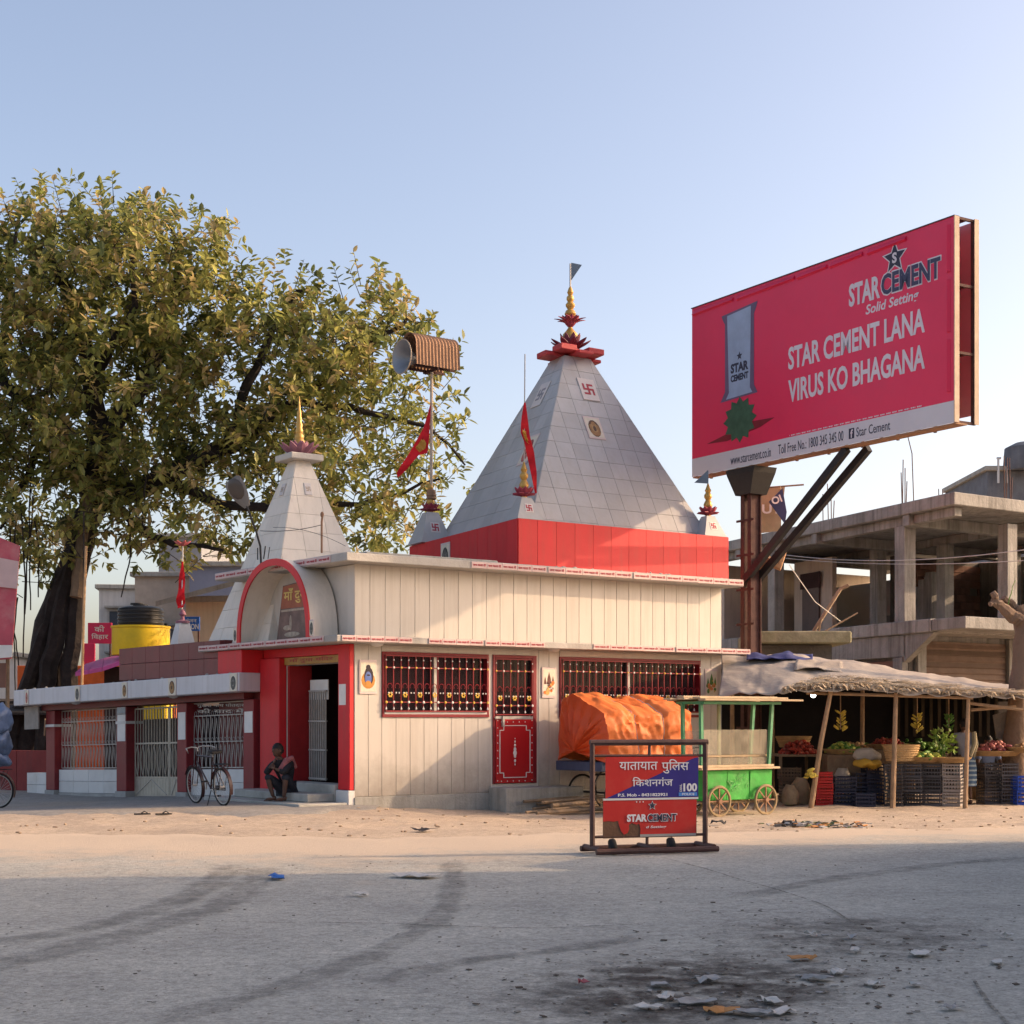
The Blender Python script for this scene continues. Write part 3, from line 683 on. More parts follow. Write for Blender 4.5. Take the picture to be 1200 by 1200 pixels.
emblem_tile(son((3, 0), .50, .80), .46, .62, m_=mat('emblem_grey', (.25, .24, .26), .5)); picture(son((3, 0), .72, .48), .5, .75, 'pink')
emblem_tile(son2((0, 1), .5, .84), .16, .26, m_=mat('emblem_sand', (.42, .33, .25), .5)); emblem_tile(son2((3, 0), .5, .84), .16, .26, m_=mat('emblem_sand', (.42, .33, .25), .5))

# red parapet band under the spire
B0 = fpt(3.9, .35); BL, BZ = 5.62, 5.56
QB = B0 + U * BL
for k in range(2): pass
bw = MB(); Mx = frame(B0, U, VB)
for a_, b_ in (((.0, .02, 4.5), (BL, .22, BZ)), ((.0, .221, 4.5), (.2, BL, BZ)), ((BL - .2, .221, 4.5), (BL, BL, BZ)), ((.201, BL - .2, 4.5), (BL - .201, BL, BZ))): bw.box(a_, b_, Mx)
band = bw.build('parapet', RED, temple)
npn = 12
for i in range(npn):
    w_ = BL / npn; MB(Mx).box((i * w_ + .004, .0, 4.56), ((i+1) * w_ - .004, .018, BZ - .01)).build('parapet_panel', REDB, band)
    MB(Mx).box((-.018, .02 + i * w_ + .004, 4.56), (-.001, .02 + (i+1) * w_ - .004, BZ - .01)).build('parapet_panel', REDB, band)
picture(frame(B0 - U * .02, -VB, U) @ T(-3.55, 0, 5.12), .5, .62, 'grey', band)
MB(Mx).box((.21, .23, 4.55), (BL - .21, BL - .21, 5.275)).build('upper_roof', CEMENT, temple)
# mortar lumps on the roof edge
rs = random.Random(3)
lm = MB(F)
for i in range(16): lm.ball((rs.uniform(3, 9), -.2 + rs.uniform(-.1, .1), ZU + .16), (rs.uniform(.02, .07), .03, rs.uniform(.015, .05)), 6, 4)
tag(lm.build('roof_rubble', CEMENT, temple), kind='stuff')

# ---- finials
def petal_mesh(L_, w_, curl, m):
    key = ('petal', L_, w_, curl, m.name)
    if key in pm: return pm[key]
    vs = []; fs = []; n_ = 6
    for i in range(n_ + 1):
        t = i / n_; wd = w_ * math.sin(math.pi * min(1, t * .86 + .14)) ** .8 * (1 if t < 1 else .02)
        x = L_ * t; z = curl * L_ * t * t
        vs += [(x, -wd/2, z + .10 * wd), (x, 0, z - .12 * wd), (x, wd/2, z + .10 * wd)]
    vs2 = [(a, b, c + .018) for a, b, c in vs]; k = len(vs)
    for i in range(n_):
        for j in range(2):
            a = 3*i+j; fs += [(a, a+1, a+4, a+3), (k+a, k+a+3, k+a+4, k+a+1)]
        fs += [(3*i, 3*i+3, k+3*i+3, k+3*i), (3*i+2, k+3*i+2, k+3*i+5, 3*i+5)]
    fs += [(0, k, k+1, 1), (1, k+1, k+2, 2)]
    o = MB().add(vs + vs2, fs).build('petal', m, None, True); pm[key] = o.data; bpy.data.objects.remove(o); return pm[key]
def petals(c, n_, L_, w_, curl, tilt, m, parent, r0=.04, ph=0):
    me = petal_mesh(L_, w_, curl, m)
    for i in range(n_): share('petal', me, T(*c) @ RZ(2*math.pi*i/n_ + ph) @ T(r0, 0, 0) @ RY(-tilt), parent)
def finial_big(c):
    p = MB().lathe([(r_ * .84, z_ * .80) for r_, z_ in [(0, .0), (.10, .0), (.12, .06), (.07, .16), (.13, .26), (.215, .36), (.20, .50), (.10, .62), (.05, .70), (.05, .74), (.10, .80), (.10, .86), (.06, .92),
        (.12, .99), (.155, 1.07), (.12, 1.16), (.07, 1.20), (.12, 1.28), (.125, 1.34), (.07, 1.41), (.10, 1.47), (.10, 1.54), (.055, 1.60), (.085, 1.67), (.05, 1.78), (.02, 1.84), (0, 1.85)]], 16, T(*c)).build('finial', GOLD, temple, True)
    petals(c + Vector((0, 0, .08)), 9, .40, .17, .25, R(12), LOTUSD, p, .09); petals(c + Vector((0, 0, .10)), 8, .32, .16, .4, R(38), LOTUSD, p, .07, .3)
    petals(c + Vector((0, 0, .56)), 9, .30, .19, .05, R(52), LOTUS, p, .03); petals(c + Vector((0, 0, .60)), 9, .30, .10, -.6, R(55), LOTUS, p, .05, .35)
    return p
LOTUSD = mat('lotus_dark', (.16, .035, .06), .6, .25, 8, .1)
TOPC = PC + Vector((0, 0, PTOP))
sl_ = mat('lobe_red', (.45, .05, .055), .55, .15, 4, .1)
Ms = frame(TOPC, U, VB)
for i, (x, y) in enumerate(((-1, -1), (1, -1), (1, 1), (-1, 1))):
    MB(Ms).box((x*.38-.22, y*.38-.22, .07), (x*.38+.22, y*.38+.22, .20)).build('capital_lobe', sl_, temple, bevel=.015)
for x, y in ((0, -1), (1, 0), (0, 1), (-1, 0)):
    MB(Ms).box((x*.50-(.2 if x == 0 else .26), y*.50-(.2 if y == 0 else .26), .0), (x*.50+(.2 if x == 0 else .26), y*.50+(.2 if y == 0 else .26), .069)).build('capital_lobe', sl_, temple, bevel=.012)
MB(Ms).box((-.55, -.55, .09), (.55, .55, .13)).build('capital_core', sl_, temple)
fb = finial_big(TOPC + Vector((0, 0, .18)))
fz = TOPC + Vector((0, 0, 1.64))
MB().tube([fz, fz + Vector((0, 0, .52))], .022, 6).build('flag_rod', STEEL, fb)
MB().slab([fz + Vector((.02, 0, .14)), fz + Vector((.02, 0, .54)), fz + Vector((.26, .03, .50))], (0, -1, 0), .012).build('metal_pennant', mat('pennant_blue', (.13, .17, .22), .4, .2, metal=.3), fb)
# entrance spire finial: lotus with slender ringed spike
p = MB().lathe([(0, 0), (.17, 0), (.19, .10), (.13, .20), (.115, .30), (.09, .34), (.10, .40), (.07, .45), (.085, .51), (.06, .57), (.075, .63), (.05, .69), (.062, .75), (.04, .81), (.048, .87), (.03, .94), (.02, 1.05), (.008, 1.22), (0, 1.23)], 14, T(*(LC + Vector((0, 0, 7.03))))).build('finial', GOLD, temple, True)
petals(LC + Vector((0, 0, 7.04)), 10, .34, .17, .2, R(28), LOTUSP, p, .14); petals(LC + Vector((0, 0, 7.04)), 8, .28, .16, .25, R(58), LOTUSP, p, .10, .35)
# corner spirelets on the band
def spirelet(c, s_, h, flag=False, pole=0):
    Mc = frame(c, U, VB); k = .36
    p = MB(Mc).add([(-s_, -s_, 0), (s_, -s_, 0), (s_, s_, 0), (-s_, s_, 0), (-s_*k, -s_*k, h), (s_*k, -s_*k, h), (s_*k, s_*k, h), (-s_*k, s_*k, h)],
               [(3,2,1,0),(4,5,6,7),(0,1,5,4),(1,2,6,5),(2,3,7,6),(3,0,4,7)]).build('corner_spirelet', MARBLE, temple)
    Mf = Mc @ T(0, -s_ * .66, h * .5) @ RX(-math.atan2(s_ * (1-k), h))
    b_ = MB(Mf); b_.box((-s_*.3, -.012, -s_*.3), (s_*.3, .0, s_*.3)); b_.build('emblem_tile', mat('emblem_white', (.60, .55, .52)), p)
    swastika(Mf @ T(0, .004, 0), s_ * .42, p, LETR)
    t_ = c + Vector((0, 0, h))
    petals(t_ + Vector((0, 0, .02)), 9, .24, .14, .15, R(40), LOTUS, p, .04); petals(t_ + Vector((0, 0, .04)), 8, .2, .11, -.2, R(20), LOTUS, p, .05, .4)
    g_ = MB().lathe([(0, 0), (.06, 0), (.05, .12), (.085, .20), (.10, .26), (.07, .33), (.05, .36), (.085, .42), (.085, .47), (.05, .52), (.07, .57), (.04, .64), (.015, .72), (0, .73)], 12, T(*t_)).build('spirelet_finial', GOLD, p, True)
    if flag:
        MB().tube([t_ + Vector((0, 0, .6)), t_ + Vector((0, 0, 1.0))], .012, 5).slab([t_ + Vector((0, 0, .72)), t_ + Vector((0, 0, 1.02)), t_ + Vector((-.3, 0, .74))], (0, -1, 0), .01).build('spirelet_pennant', mat('pennant_blue', (.13, .17, .22)), p)
    return t_
tF = spirelet(B0 + U * .32 + VB * .34 + Vector((0, 0, BZ)), .33, .46)
tL = spirelet(B0 + U * .30 + VB * 5.1 + Vector((0, 0, BZ)), .42, .72)
tR = spirelet(B0 + U * (BL - .34) + VB * .36 + Vector((0, 0, BZ)), .32, .46, True)
# small white spirelet behind the maroon parapet
c0 = at(214, 757, 36.2); MB(frame(c0, U, V)).add([(-.34,-.34,-.6),(.34,-.34,-.6),(.34,.34,-.6),(-.34,.34,-.6),(-.12,-.12,.52),(.12,-.12,.52),(.12,.12,.52),(-.12,.12,.52)],
    [(3,2,1,0),(4,5,6,7),(0,1,5,4),(1,2,6,5),(2,3,7,6),(3,0,4,7)]).build('gate_spirelet', OFFW, temple)
MB().lathe([(0, 0), (.16, 0), (.16, .05), (.05, .08), (.04, .16), (.08, .2), (.05, .28), (0, .34)], 12, T(*(c0 + Vector((0, 0, .52))))).build('spirelet_cap', LOTUSP, temple, True)

# ================================================================ GATE PAVILION (left)
G0 = Vector((-5.02, 31.2, -.04)); GV = Vector((-.69, .72, 0)).normalized(); GI = Vector((GV.y, -GV.x, 0))
tilt = -.024
GF = frame(G0, Vector((GV.x, GV.y, tilt)), GI)                 # x runs to the left, y inwards, the whole follows the sloping ground
gate = thing('gate_pavilion', 'low white beamed gate pavilion with maroon pillars and silver grilles left of the entrance', 'gate', G0)
FASC = mat('beam_white', (.60, .59, .60), .55, .07, 1.5, .06, 30, dirt=(.36, .33, .31), damt=.4, streak=True)
GL = 9.3
MB(GF).box((-.15, -.55, 2.18), (GL, .9, 2.55)).build('beam', FASC, gate, bevel=.015)
MB(GF).box((.2, -.2, 2.05), (8.6, .5, 2.178)).build('lintel', MAROON, gate)
lp = MB(GF)
for i in range(14): lp.ball((random.uniform(0, GL), -.4, 2.55), (random.uniform(.03, .08), .04, random.uniform(.02, .05)), 6, 4)
tag(lp.build('roof_rubble', CEMENT, gate), kind='stuff')
for x, k, w_, h_ in ((.02, 'grey', .26, .36), (2.25, 'brown', .30, .36), (4.15, 'brown', .22, .34), (6.2, 'grey', .22, .34), (8.6, 'pink', .16, .34)):
    picture(frame(GF @ Vector((x, -.553, 2.365)), -GV, GI), w_, h_, k, gate, False)
for x in (2.3, 6.4): MB(GF).lathe([(0, -.05), (.08, -.03), (.12, 0)], 12, T(x + .2, -.38, 2.178)).build('eave_light', OFFW, gate, True)
PX = [(-.02, .36), (2.42, .36), (4.85, .42), (8.1, .42)]                # x of each pillar and its width
NB = mat('pillar_base_stone', (.34, .33, .31), .8, .2, 4, .2)
for i, (x, w_) in enumerate(PX):
    p = MB(GF).box((x, -.12, .18), (x + w_, .3, 2.04)).build('pillar', mat('pillar_maroon', (.22, .026, .030), .42, .12, 3, .06, rnd=.08, dirt=(.13, .05, .045), damt=.4), gate, bevel=.01)
    MB(GF).box((x - .02, -.15, -.3), (x + w_ + .02, .31, .178)).build('pillar_base', NB, p, bevel=.01)
    MB(GF).box((x - .01, -.135, 1.66), (x + w_ + .01, .3, 1.72)).build('pillar_band', OFFW, p) if i > 1 else None
    if i < 3:
        MB(GF).box((x + .03, -.126, 1.28 + .1 * (i == 0)), (x + w_ - .05, -.121, 1.80 + .05 * i)).build('paper_notice', WHITE, p)
    if i == 2: MB(GF).box((x + .03, -.126, 1.86), (x + w_ - .03, -.121, 2.03)).build('paper_notice', mat('faded_notice', (.40, .44, .46), .7, .2, 9), p)
def ladder_wall(x0, x1):
    n = max(2, round((x1 - x0) / .62)); w_ = (x1 - x0) / n
    for r_ in range(2):
        for i in range(n): MB(GF).box((x0 + i*w_ + .004, -.02, .12 + r_*.27), (x0 + (i+1)*w_ - .004, .16, .12 + (r_+1)*.27 - .006)).build('wall_tile', OFFW, gate, bevel=.004)
    MB(GF).box((x0, -.05, -.3), (x1, .18, .115)).build('wall_base', NB, gate, bevel=.01)
ladder_wall(.36, 2.40); ladder_wall(5.30, 8.08)
def lattice(x0, x1, z0, z1, name, text=None):
    """silver steel grille: pointed lattice bars in two tiers, hoops between, scroll letters above"""
    b_ = MB(GF); H = z1 - z0; n = round((x1 - x0) / .15); st = (x1 - x0) / n; y = .06
    za, zb, zc = z0, z0 + H * .40, z0 + H * .80
    for z in (za + .01, zb, zc, z1 - .01): b_.box((x0, y - .01, z - .011), (x1, y + .01, z + .011))
    for i in range(n + 1):
        x = x0 + st * i
        b_.box((x - .006, y - .006, z0), (x + .006, y + .006, z1 if text is None else zc))
        if i < n:
            for p_, q_ in ((za, zb), (zb, zc)):
                b_.bar((x, y - .012, p_ + .02), (x + st / 2, y - .012, q_ - .05), .010); b_.bar((x + st, y - .012, p_ + .02), (x + st / 2, y - .012, q_ - .05), .010)
            b_.torus(st * .3, .006, 8, 4, T(x + st/2, y - .012, zc + .05) @ RX(math.pi/2)); b_.torus(st * .3, .006, 8, 4, T(x + st/2, y - .012, zb + .04) @ RX(math.pi/2))
    p = b_.build(name, STEEL, gate); p['kind'] = 'stuff'
    if text:
        for k_, s_ in enumerate(text):
            zz = zc + .06 + (1 - k_) * (z1 - zc - .05) / 2
            lettering(s_, GF @ Vector((x1 - .15, y - .02, zz)), -GV, (0, 0, 1), x1 - x0 - .3, (z1 - zc) / 2 * .72, STEEL, gate, bold=.01)
    return p
lattice(.38, 2.40, .68, 2.03, 'lattice_grille', ['मुखरा नाथ पोतदार', 'की याद में']); lattice(5.30, 8.08, .68, 2.03, 'lattice_grille')
# steel gate of two leaves with pointed bars and oval scrolls, right leaf ajar
def leaf(M, w_, name):
    b_ = MB(M); z1 = 1.98; n = round(w_ / .115)
    for z in (.05, .48, 1.22, z1): b_.box((0, -.012, z - .018), (w_, .012, z + .018))
    for i in range(n + 1):
        x = w_ * i / n; r_ = .02 if i in (0, n) else .007
        b_.box((x - r_, -.01, .03), (x + r_, .01, z1 + (.05 if i % 2 else 0)))
        if i < n and i % 2 == 0:
            b_.tube([(x + w_/n, -.014, .52), (x + w_/n - .06, -.014, .7), (x + w_/n - .075, -.014, .86), (x + w_/n - .06, -.014, 1.02), (x + w_/n, -.014, 1.18)], .008, 4)
            b_.tube([(x + w_/n, -.014, .52), (x + w_/n + .06, -.014, .7), (x + w_/n + .075, -.014, .86), (x + w_/n + .06, -.014, 1.02), (x + w_/n, -.014, 1.18)], .008, 4)
    p = b_.build('gate_leaf', mat('gate_cream', (.46, .41, .33), .5, .15, 6, metal=.2), gate)
    MB(M).box((.02, -.006, .07), (w_ - .02, .006, .46)).build('gate_plate', mat('gate_cream', (.46, .41, .33)), p)
    MB(M).bar((.06, -.012, .1), (w_ / 2, -.012, .44), .014).bar((w_ - .06, -.012, .1), (w_ / 2, -.012, .44), .014).build('cross_brace', STEEL, p)
leaf(GF @ T(3.46, .1, 0), 1.38, 'a'); leaf(GF @ T(2.80, .05, 0), .52, 'b')
MB(GF).box((4.4, 1.5, -.3), (7.9, 1.55, 1.8)).build('inner_screen', BLACK, gate)
# backing rooms of the pavilion
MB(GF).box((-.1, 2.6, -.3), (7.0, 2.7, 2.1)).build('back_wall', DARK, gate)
MB(GF).box((.0, .95, 2.25), (5.0, 2.7, 2.4)).build('rear_roof', CEMENT, gate)
# white tiled plinth and cloth bundle beyond the last pillar
for r_ in range(3):
    for i in range(2): MB(GF).box((8.56 + i*.48, -.1, -.28 + r_*.29), (8.56 + i*.48 + .474, .25, -.28 + r_*.29 + .284)).build('wall_tile', OFFW, gate, bevel=.004)
MB(GF).box((8.55, -.3, 1.62), (9.25, -.27, 2.16)).build('hanging_sheet', mat('dusty_cloth', (.30, .27, .24), .9, .2, 5), gate)

# low red wall, dark lean-to and things at the left edge
rw = thing('boundary_wall', 'low weathered red wall at the left edge beside the gate plinth', 'wall', at(0, 930, 40))
A0 = at(62, 931, 38.6); A1 = at(-140, 938, 41.5)
dv = (A1 - A0); dv.z = 0; Lw = dv.length; dv.normalize(); Mw = frame((A0.x, A0.y, -.45), dv, Vector((-dv.y, dv.x, 0)) * -1)
for i in range(5): MB(Mw).box((i * Lw/5, 0, 0), ((i+1) * Lw/5 - .008, .22, 1.28)).build('wall_panel', mat('weathered_red', (.26, .045, .04), .75, .2, 2, .25, 20, rnd=.1, dirt=(.13, .05, .045), damt=.55, streak=True), rw, bevel=.01)
sh_ = thing('lean_to', 'dark timber lean-to behind the low red wall under the tree', 'shed', at(20, 930, 41.6))
b_ = MB(); 
for px in (-60, 6, 60): b_.tube([at(px, 935, 41.8), at(px, 832, 41.8)], .05, 5)
b_.build('post', WOOD, sh_)
MB().slab([at(-80, 836, 41.4), at(64, 838, 41.4), at(60, 822, 44), at(-80, 820, 44)], (0, 0, 1), .06).build('roof', mat('dark_thatch', (.055, .045, .038), .95, .3, 8, .5), sh_)
MB().box((at(-80, 0, 43).x, 43.0, -.4), (at(58, 0, 43).x, 43.1, 2.1)).build('back_board', mat('dark_thatch', (.055, .045, .038)), sh_)
for i in range(3): MB().tube([at(52 + i*4, 862, 41.2), at(53 + i*4, 842, 41.2)], .02, 4).build('rung', BAMB, sh_)

# orange wall seen through the grilles
ow = MB(); OM = mat('orange_wall', (.62, .13, .035), .8, .2, 3, .3, 20, dirt=(.3, .1, .05), damt=.4)
o = tag(MB().box((at(20, 0, 46).x, 46, -.4), (at(205, 0, 46).x, 46.25, at(0, 780, 46).z)).build('orange_wall', OM, bevel=.02), 'long orange painted wall behind the gate grilles', 'wall')

# ---- yellow tank tower with black water tank
tc = at(165, 0, 41); tw = thing('tank_tower', 'round bright yellow tower with pink sloping canopy behind the gate beam', 'tower', (tc.x, 41, 0))
z0, z1 = at(0, 768, 41).z, at(0, 734, 41).z
MB().lathe([(.0, z0), (.73, z0), (.74, z0 + .03), (.73, z1 - .06), (.76, z1 - .05), (.76, z1), (0, z1)], 28, T(tc.x, 41, 0)).build('drum', YEL, tw, True)
MB().box((tc.x + .12, 40.5, -.4), (tc.x + .74, 41.5, z0 - .2)).build('shaft', YEL, tw, bevel=.01)
MB().box((tc.x - .9, 40.8, -.4), (tc.x + .11, 41.4, z0 - .3)).build('dark_bay', mat('dark_brown', (.05, .03, .025), .9), tw)
PNK = mat('canopy_pink', (.55, .09, .28), .6, .15, 4, .1, rnd=.06, dirt=(.3, .06, .16), damt=.3)
ca = [at(196, 766, 40.3), at(160, 768, 40.1), at(120, 782, 40.1), at(88, 788, 40.2)]; cb = [at(198, 763, 42), at(160, 764, 42), at(122, 771, 42.0), at(100, 778, 42)]
for i in range(3):
    for k in range(2):
        f0, f1 = k / 2, (k + 1) / 2
        MB().slab([ca[i].lerp(ca[i+1], f0), ca[i].lerp(ca[i+1], f1 - .01), cb[i].lerp(cb[i+1], f1 - .01), cb[i].lerp(cb[i+1], f0)], (0, 0, -1), .1).build('canopy_tile', PNK, tw)
tz = z1
wt = thing('water_tank', 'ribbed black plastic water tank on top of the yellow tower', 'water tank', (tc.x, 41, tz + .003))
BP = mat('black_plastic', (.018, .018, .02), .4, .1, 5)
prof = [(0, .003), (.55, .003), (.57, .03)]
for i in range(4): prof += [(.57, .05 + i*.1), (.59, .07 + i*.1), (.59, .11 + i*.1), (.57, .13 + i*.1)]
prof += [(.56, .46), (.45, .50), (.2, .53), (.2, .56), (0, .56)]
MB().lathe(prof, 28, T(tc.x, 41, tz)).build('tank_body', BP, wt, True)
MB().lathe([(0, .56), (.17, .56), (.17, .60), (0, .61)], 16, T(tc.x - .1, 41, tz)).build('lid', BP, wt, True)

# ---- background houses beyond the tree
def house(name, label, px0, px1, pyt, Y, m, dep=6, wins=(), z0=-.5, yaw=0):
    a, b = at(px0, pyt, Y), at(px1, pyt, Y); t = thing(name, label, 'building', (a.x, Y, z0))
    M = frame((a.x, Y, 0), Vector((math.cos(yaw), math.sin(yaw), 0)), Vector((-math.sin(yaw), math.cos(yaw), 0)))
    w_ = (b.x - a.x) / math.cos(yaw)
    MB(M).box((0, 0, z0), (w_, dep, a.z)).build('wall', m, t)
    MB(M).box((-.15, -.2, a.z), (w_ + .15, dep, a.z + .18)).build('roof_slab', CEMENT, t, bevel=.02)
    for (x, z, ww, hh) in wins:
        f = MB(M).box((x, -.05, z), (x + ww, -.002, z + hh)).build('window', mat('far_frame', (.45, .42, .38), .7), t)
        MB(M).box((x + .08, -.06, z + .08), (x + ww/2 - .03, -.051, z + hh - .08)).build('pane', mat('far_pane', (.06, .07, .09), .2), f)
        MB(M).box((x + ww/2 + .03, -.06, z + .08), (x + ww - .08, -.051, z + hh - .08)).build('pane', mat('far_pane', (.06, .07, .09)), f)
        MB(M).box((x - .1, -.35, z + hh + .05), (x + ww + .1, -.003, z + hh + .13)).build('sunshade', CEMENT, f)
    return t, M, w_
WALL1 = mat('far_white', (.55, .53, .50), .8, .12, 1.2, .2, dirt=(.3, .28, .26), damt=.5, streak=True)
WALL2 = mat('far_cream', (.58, .47, .33), .8, .1, 1.2, .2, dirt=(.35, .28, .2), damt=.4, streak=True)
WALL3 = mat('far_grey', (.22, .23, .25), .85, .15, 1.5, .2)
WALL4 = mat('far_blue', (.20, .22, .30), .8, .12, 1.5, .2)
t, M, w_ = house('far_house', 'tall white house with balcony behind the tree and yellow tower', 116, 170, 690, 66, WALL1, 8, ((.35, 3.2, .9, 1.1), (.35, 5.2, .9, 1.0)), yaw=R(8))
bl = MB(M).box((.1, -.9, 2.9), (w_ - .1, -.05, 3.0)).build('balcony', CEMENT, t)
rb = MB(M)
for i in range(12): rb.box((.12 + i * (w_-.3)/11, -.88, 3.0), (.15 + i*(w_-.3)/11, -.85, 3.8))
rb.box((.1, -.9, 3.8), (w_ - .1, -.84, 3.86)); rb.build('railing', STEEL, bl)
house('far_house', 'dark grey block partly hidden by leaves above the yellow tower', 186, 236, 630, 72, WALL3, 8, ((.3, 6.2, .9, 1.2),))
house('far_house', 'cream house with open upper storey between yellow tower and white spirelet', 158, 232, 676, 60, mat('far_tan', (.45, .38, .31), .8, .15), 7, ((.4, 4.0, .8, 1.1), (1.3, 4.0, .7, 1.1)))
t, M, w_ = house('far_house', 'sunlit cream house with sloping concrete awning right of the small flag', 218, 300, 706, 50, WALL2, 6, (), yaw=R(-14))
MB(M).slab([(-.5, -1.1, at(0, 704, 50).z - .25), (w_, -1.1, at(0, 690, 50).z), (w_, 0, at(0, 686, 50).z + .1), (-.5, 0, at(0, 700, 50).z - .15)], (0, 0, 1), .16).build('awning', CEMENT, t)
house('far_house', 'blue grey house wall showing between leaves and the entrance spire', 222, 296, 664, 58, WALL4, 6)
house('far_house', 'pale house at the left edge beyond the low red wall', -120, 18, 770, 60, WALL1, 6, ((1.2, 1.6, .9, 1.0),))

# signs in the background
def sign(name, label, px, py, w_, h_, Y, m, yaw=0, legs=True, back=.05):
    c = at(px, py, Y); t = thing(name, label, 'sign', (c.x, Y, gz(c.x, Y)))
    M = frame(c, Vector((math.cos(yaw), math.sin(yaw), 0)), Vector((-math.sin(yaw), math.cos(yaw), 0)))
    MB(M).box((-w_/2, 0, -h_/2), (w_/2, back, h_/2)).build('panel', m, t, bevel=.006)
    if legs:
        b_ = MB()
        for s_ in (-1, 1):
            q = M @ Vector((s_ * w_ * .4, back + .03, 0)); b_.tube([(q.x, q.y, -.3), (q.x, q.y, q.z + h_*.45)], .03, 5)
        b_.build('legs', RUST, t)
    return t, M
HOT = mat('sign_pink', (.62, .04, .13), .5, .1, 2, 0)
t, M = sign('shop_sign', 'upper pink shop sign with white lettering beside the tree trunk', 117, 742, .72, .62, 47, HOT)
lettering('की', M @ Vector((-.16, -.002, .04)), (1, 0, 0), (0, 0, 1), .3, .2, LETW, t, bold=.02); lettering('िवहार', M @ Vector((-.25, -.002, -.2)), (1, 0, 0), (0, 0, 1), .5, .2, LETW, t, bold=.02)
sign('shop_sign', 'plain pink panel standing below the lettered pink sign', 104, 767, .36, .66, 46.6, HOT)
t, M = sign('shop_sign', 'small blue sign with white lettering behind the white spirelet', 224, 731, .5, .42, 46, mat('sign_blue', (.03, .12, .45), .5, .1, 2, 0))
lettering('GON', M @ Vector((-.12, -.002, -.16)), (1, 0, 0), (0, 0, 1), .34, .16, LETW, t, bold=.02); lettering('अंजन', M @ Vector((-.2, -.002, .04)), (1, 0, 0), (0, 0, 1), .36, .12, LETW, t)
# tall tilted banner at the left edge
t = thing('banner', 'tall red and white hoarding cut off by the left edge under the tree', 'banner', (at(0, 0, 40).x, 40, -.3))
A = [at(-70, 600, 40), at(24, 640, 40), at(14, 772, 40), at(-70, 780, 40)]
MB().slab(A, (0, -1, 0), .06).build('panel', mat('banner_faded', (.52, .10, .13), .7, .15, 1.5, 0, dirt=(.6, .4, .36), damt=.5, dsc=.8), t)
MB().slab([at(-70, 756, 39.9), at(14.8, 756, 39.9), at(14.4, 770, 39.9), at(-70, 778, 39.9)], (0, -1, 0), .02).build('white_strip', WHITE, t)
MB().slab([at(-70, 640, 39.9), at(22.2, 658, 39.9), at(20, 690, 39.9), at(-70, 680, 39.9)], (0, -1, 0), .02).build('pale_strip', mat('banner_pale', (.60, .42, .40), .7, .1), t)
MB().tube([at(-40, 935, 40.2), at(-40, 610, 40.2)], .06, 6).tube([at(8, 935, 40.2), at(10, 640, 40.2)], .05, 6).build('post', WOOD, t)
MB().slab([at(0, 777, 39.95), at(8, 777, 39.95), at(7, 806, 39.95), at(0, 806, 39.95)], (0, -1, 0), .04).build('hung_board', mat('board_brown', (.2, .1, .07), .8), t)

# ================================================================ TREE
tree = thing('banyan_tree', 'large banyan tree with dense olive crown and hanging roots behind the gate', 'tree', at(55, 935, 42.5))
BARK = mat('dark_bark', (.034, .027, .025), .95, .35, 3, .9, 14, dirt=(.06, .048, .04), damt=.5, dsc=3)
BARKL = mat('sunlit_bark', (.20, .14, .09), .95, .3, 3, .6, 14)
rs = random.Random(11)
def limb(b_, pts, r0, r1, seg=8, jit=.05):
    P = [at(*p) for p in pts]; out = []
    for i in range(len(P) - 1):
        for k in range(4):
            t_ = k / 4; q = P[i].lerp(P[i+1], t_); out.append(q + Vector((rs.uniform(-1, 1), rs.uniform(-1, 1), rs.uniform(-1, 1))) * jit)
    out.append(P[-1]); n_ = len(out)
    b_.tube(out, [(r0 + (r1 - r0) * (i / (n_-1)) ** .8) * rs.uniform(.9, 1.1) for i in range(n_)], seg)
tr = MB()
limb(tr, [(28, 940, 42.5), (36, 830, 42.5), (60, 730, 42.5), (88, 650, 42.6), (108, 590, 42.8), (118, 520, 43)], .40, .36, 10, .06)
limb(tr, [(10, 940, 42.3), (22, 840, 42.2), (48, 745, 42.2), (78, 668, 42.3), (98, 600, 42.6)], .20, .2, 7, .05)
limb(tr, [(52, 935, 42.0), (52, 820, 42.0), (66, 740, 42.0), (86, 655, 42.2), (108, 580, 42.5)], .26, .22, 7, .05)
limb(tr, [(78, 935, 42.0), (82, 780, 42.0), (90, 700, 42.1), (98, 640, 42.3), (112, 570, 42.6)], .22, .22, 7, .04)
limb(tr, [(66, 860, 42.3), (70, 720, 42.2), (84, 690, 42.2)], .10, .07, 6, .03)
tr.build('trunk', BARK, tree, True)
lb = MB(); limb(lb, [(90, 700, 41.7), (94, 650, 41.7), (98, 610, 41.9), (112, 560, 42.2)], .16, .14, 7, .03); lb.build('lit_stem', BARKL, tree, True)  # sunlight on this stem is put into the paler bark colour
br = MB()
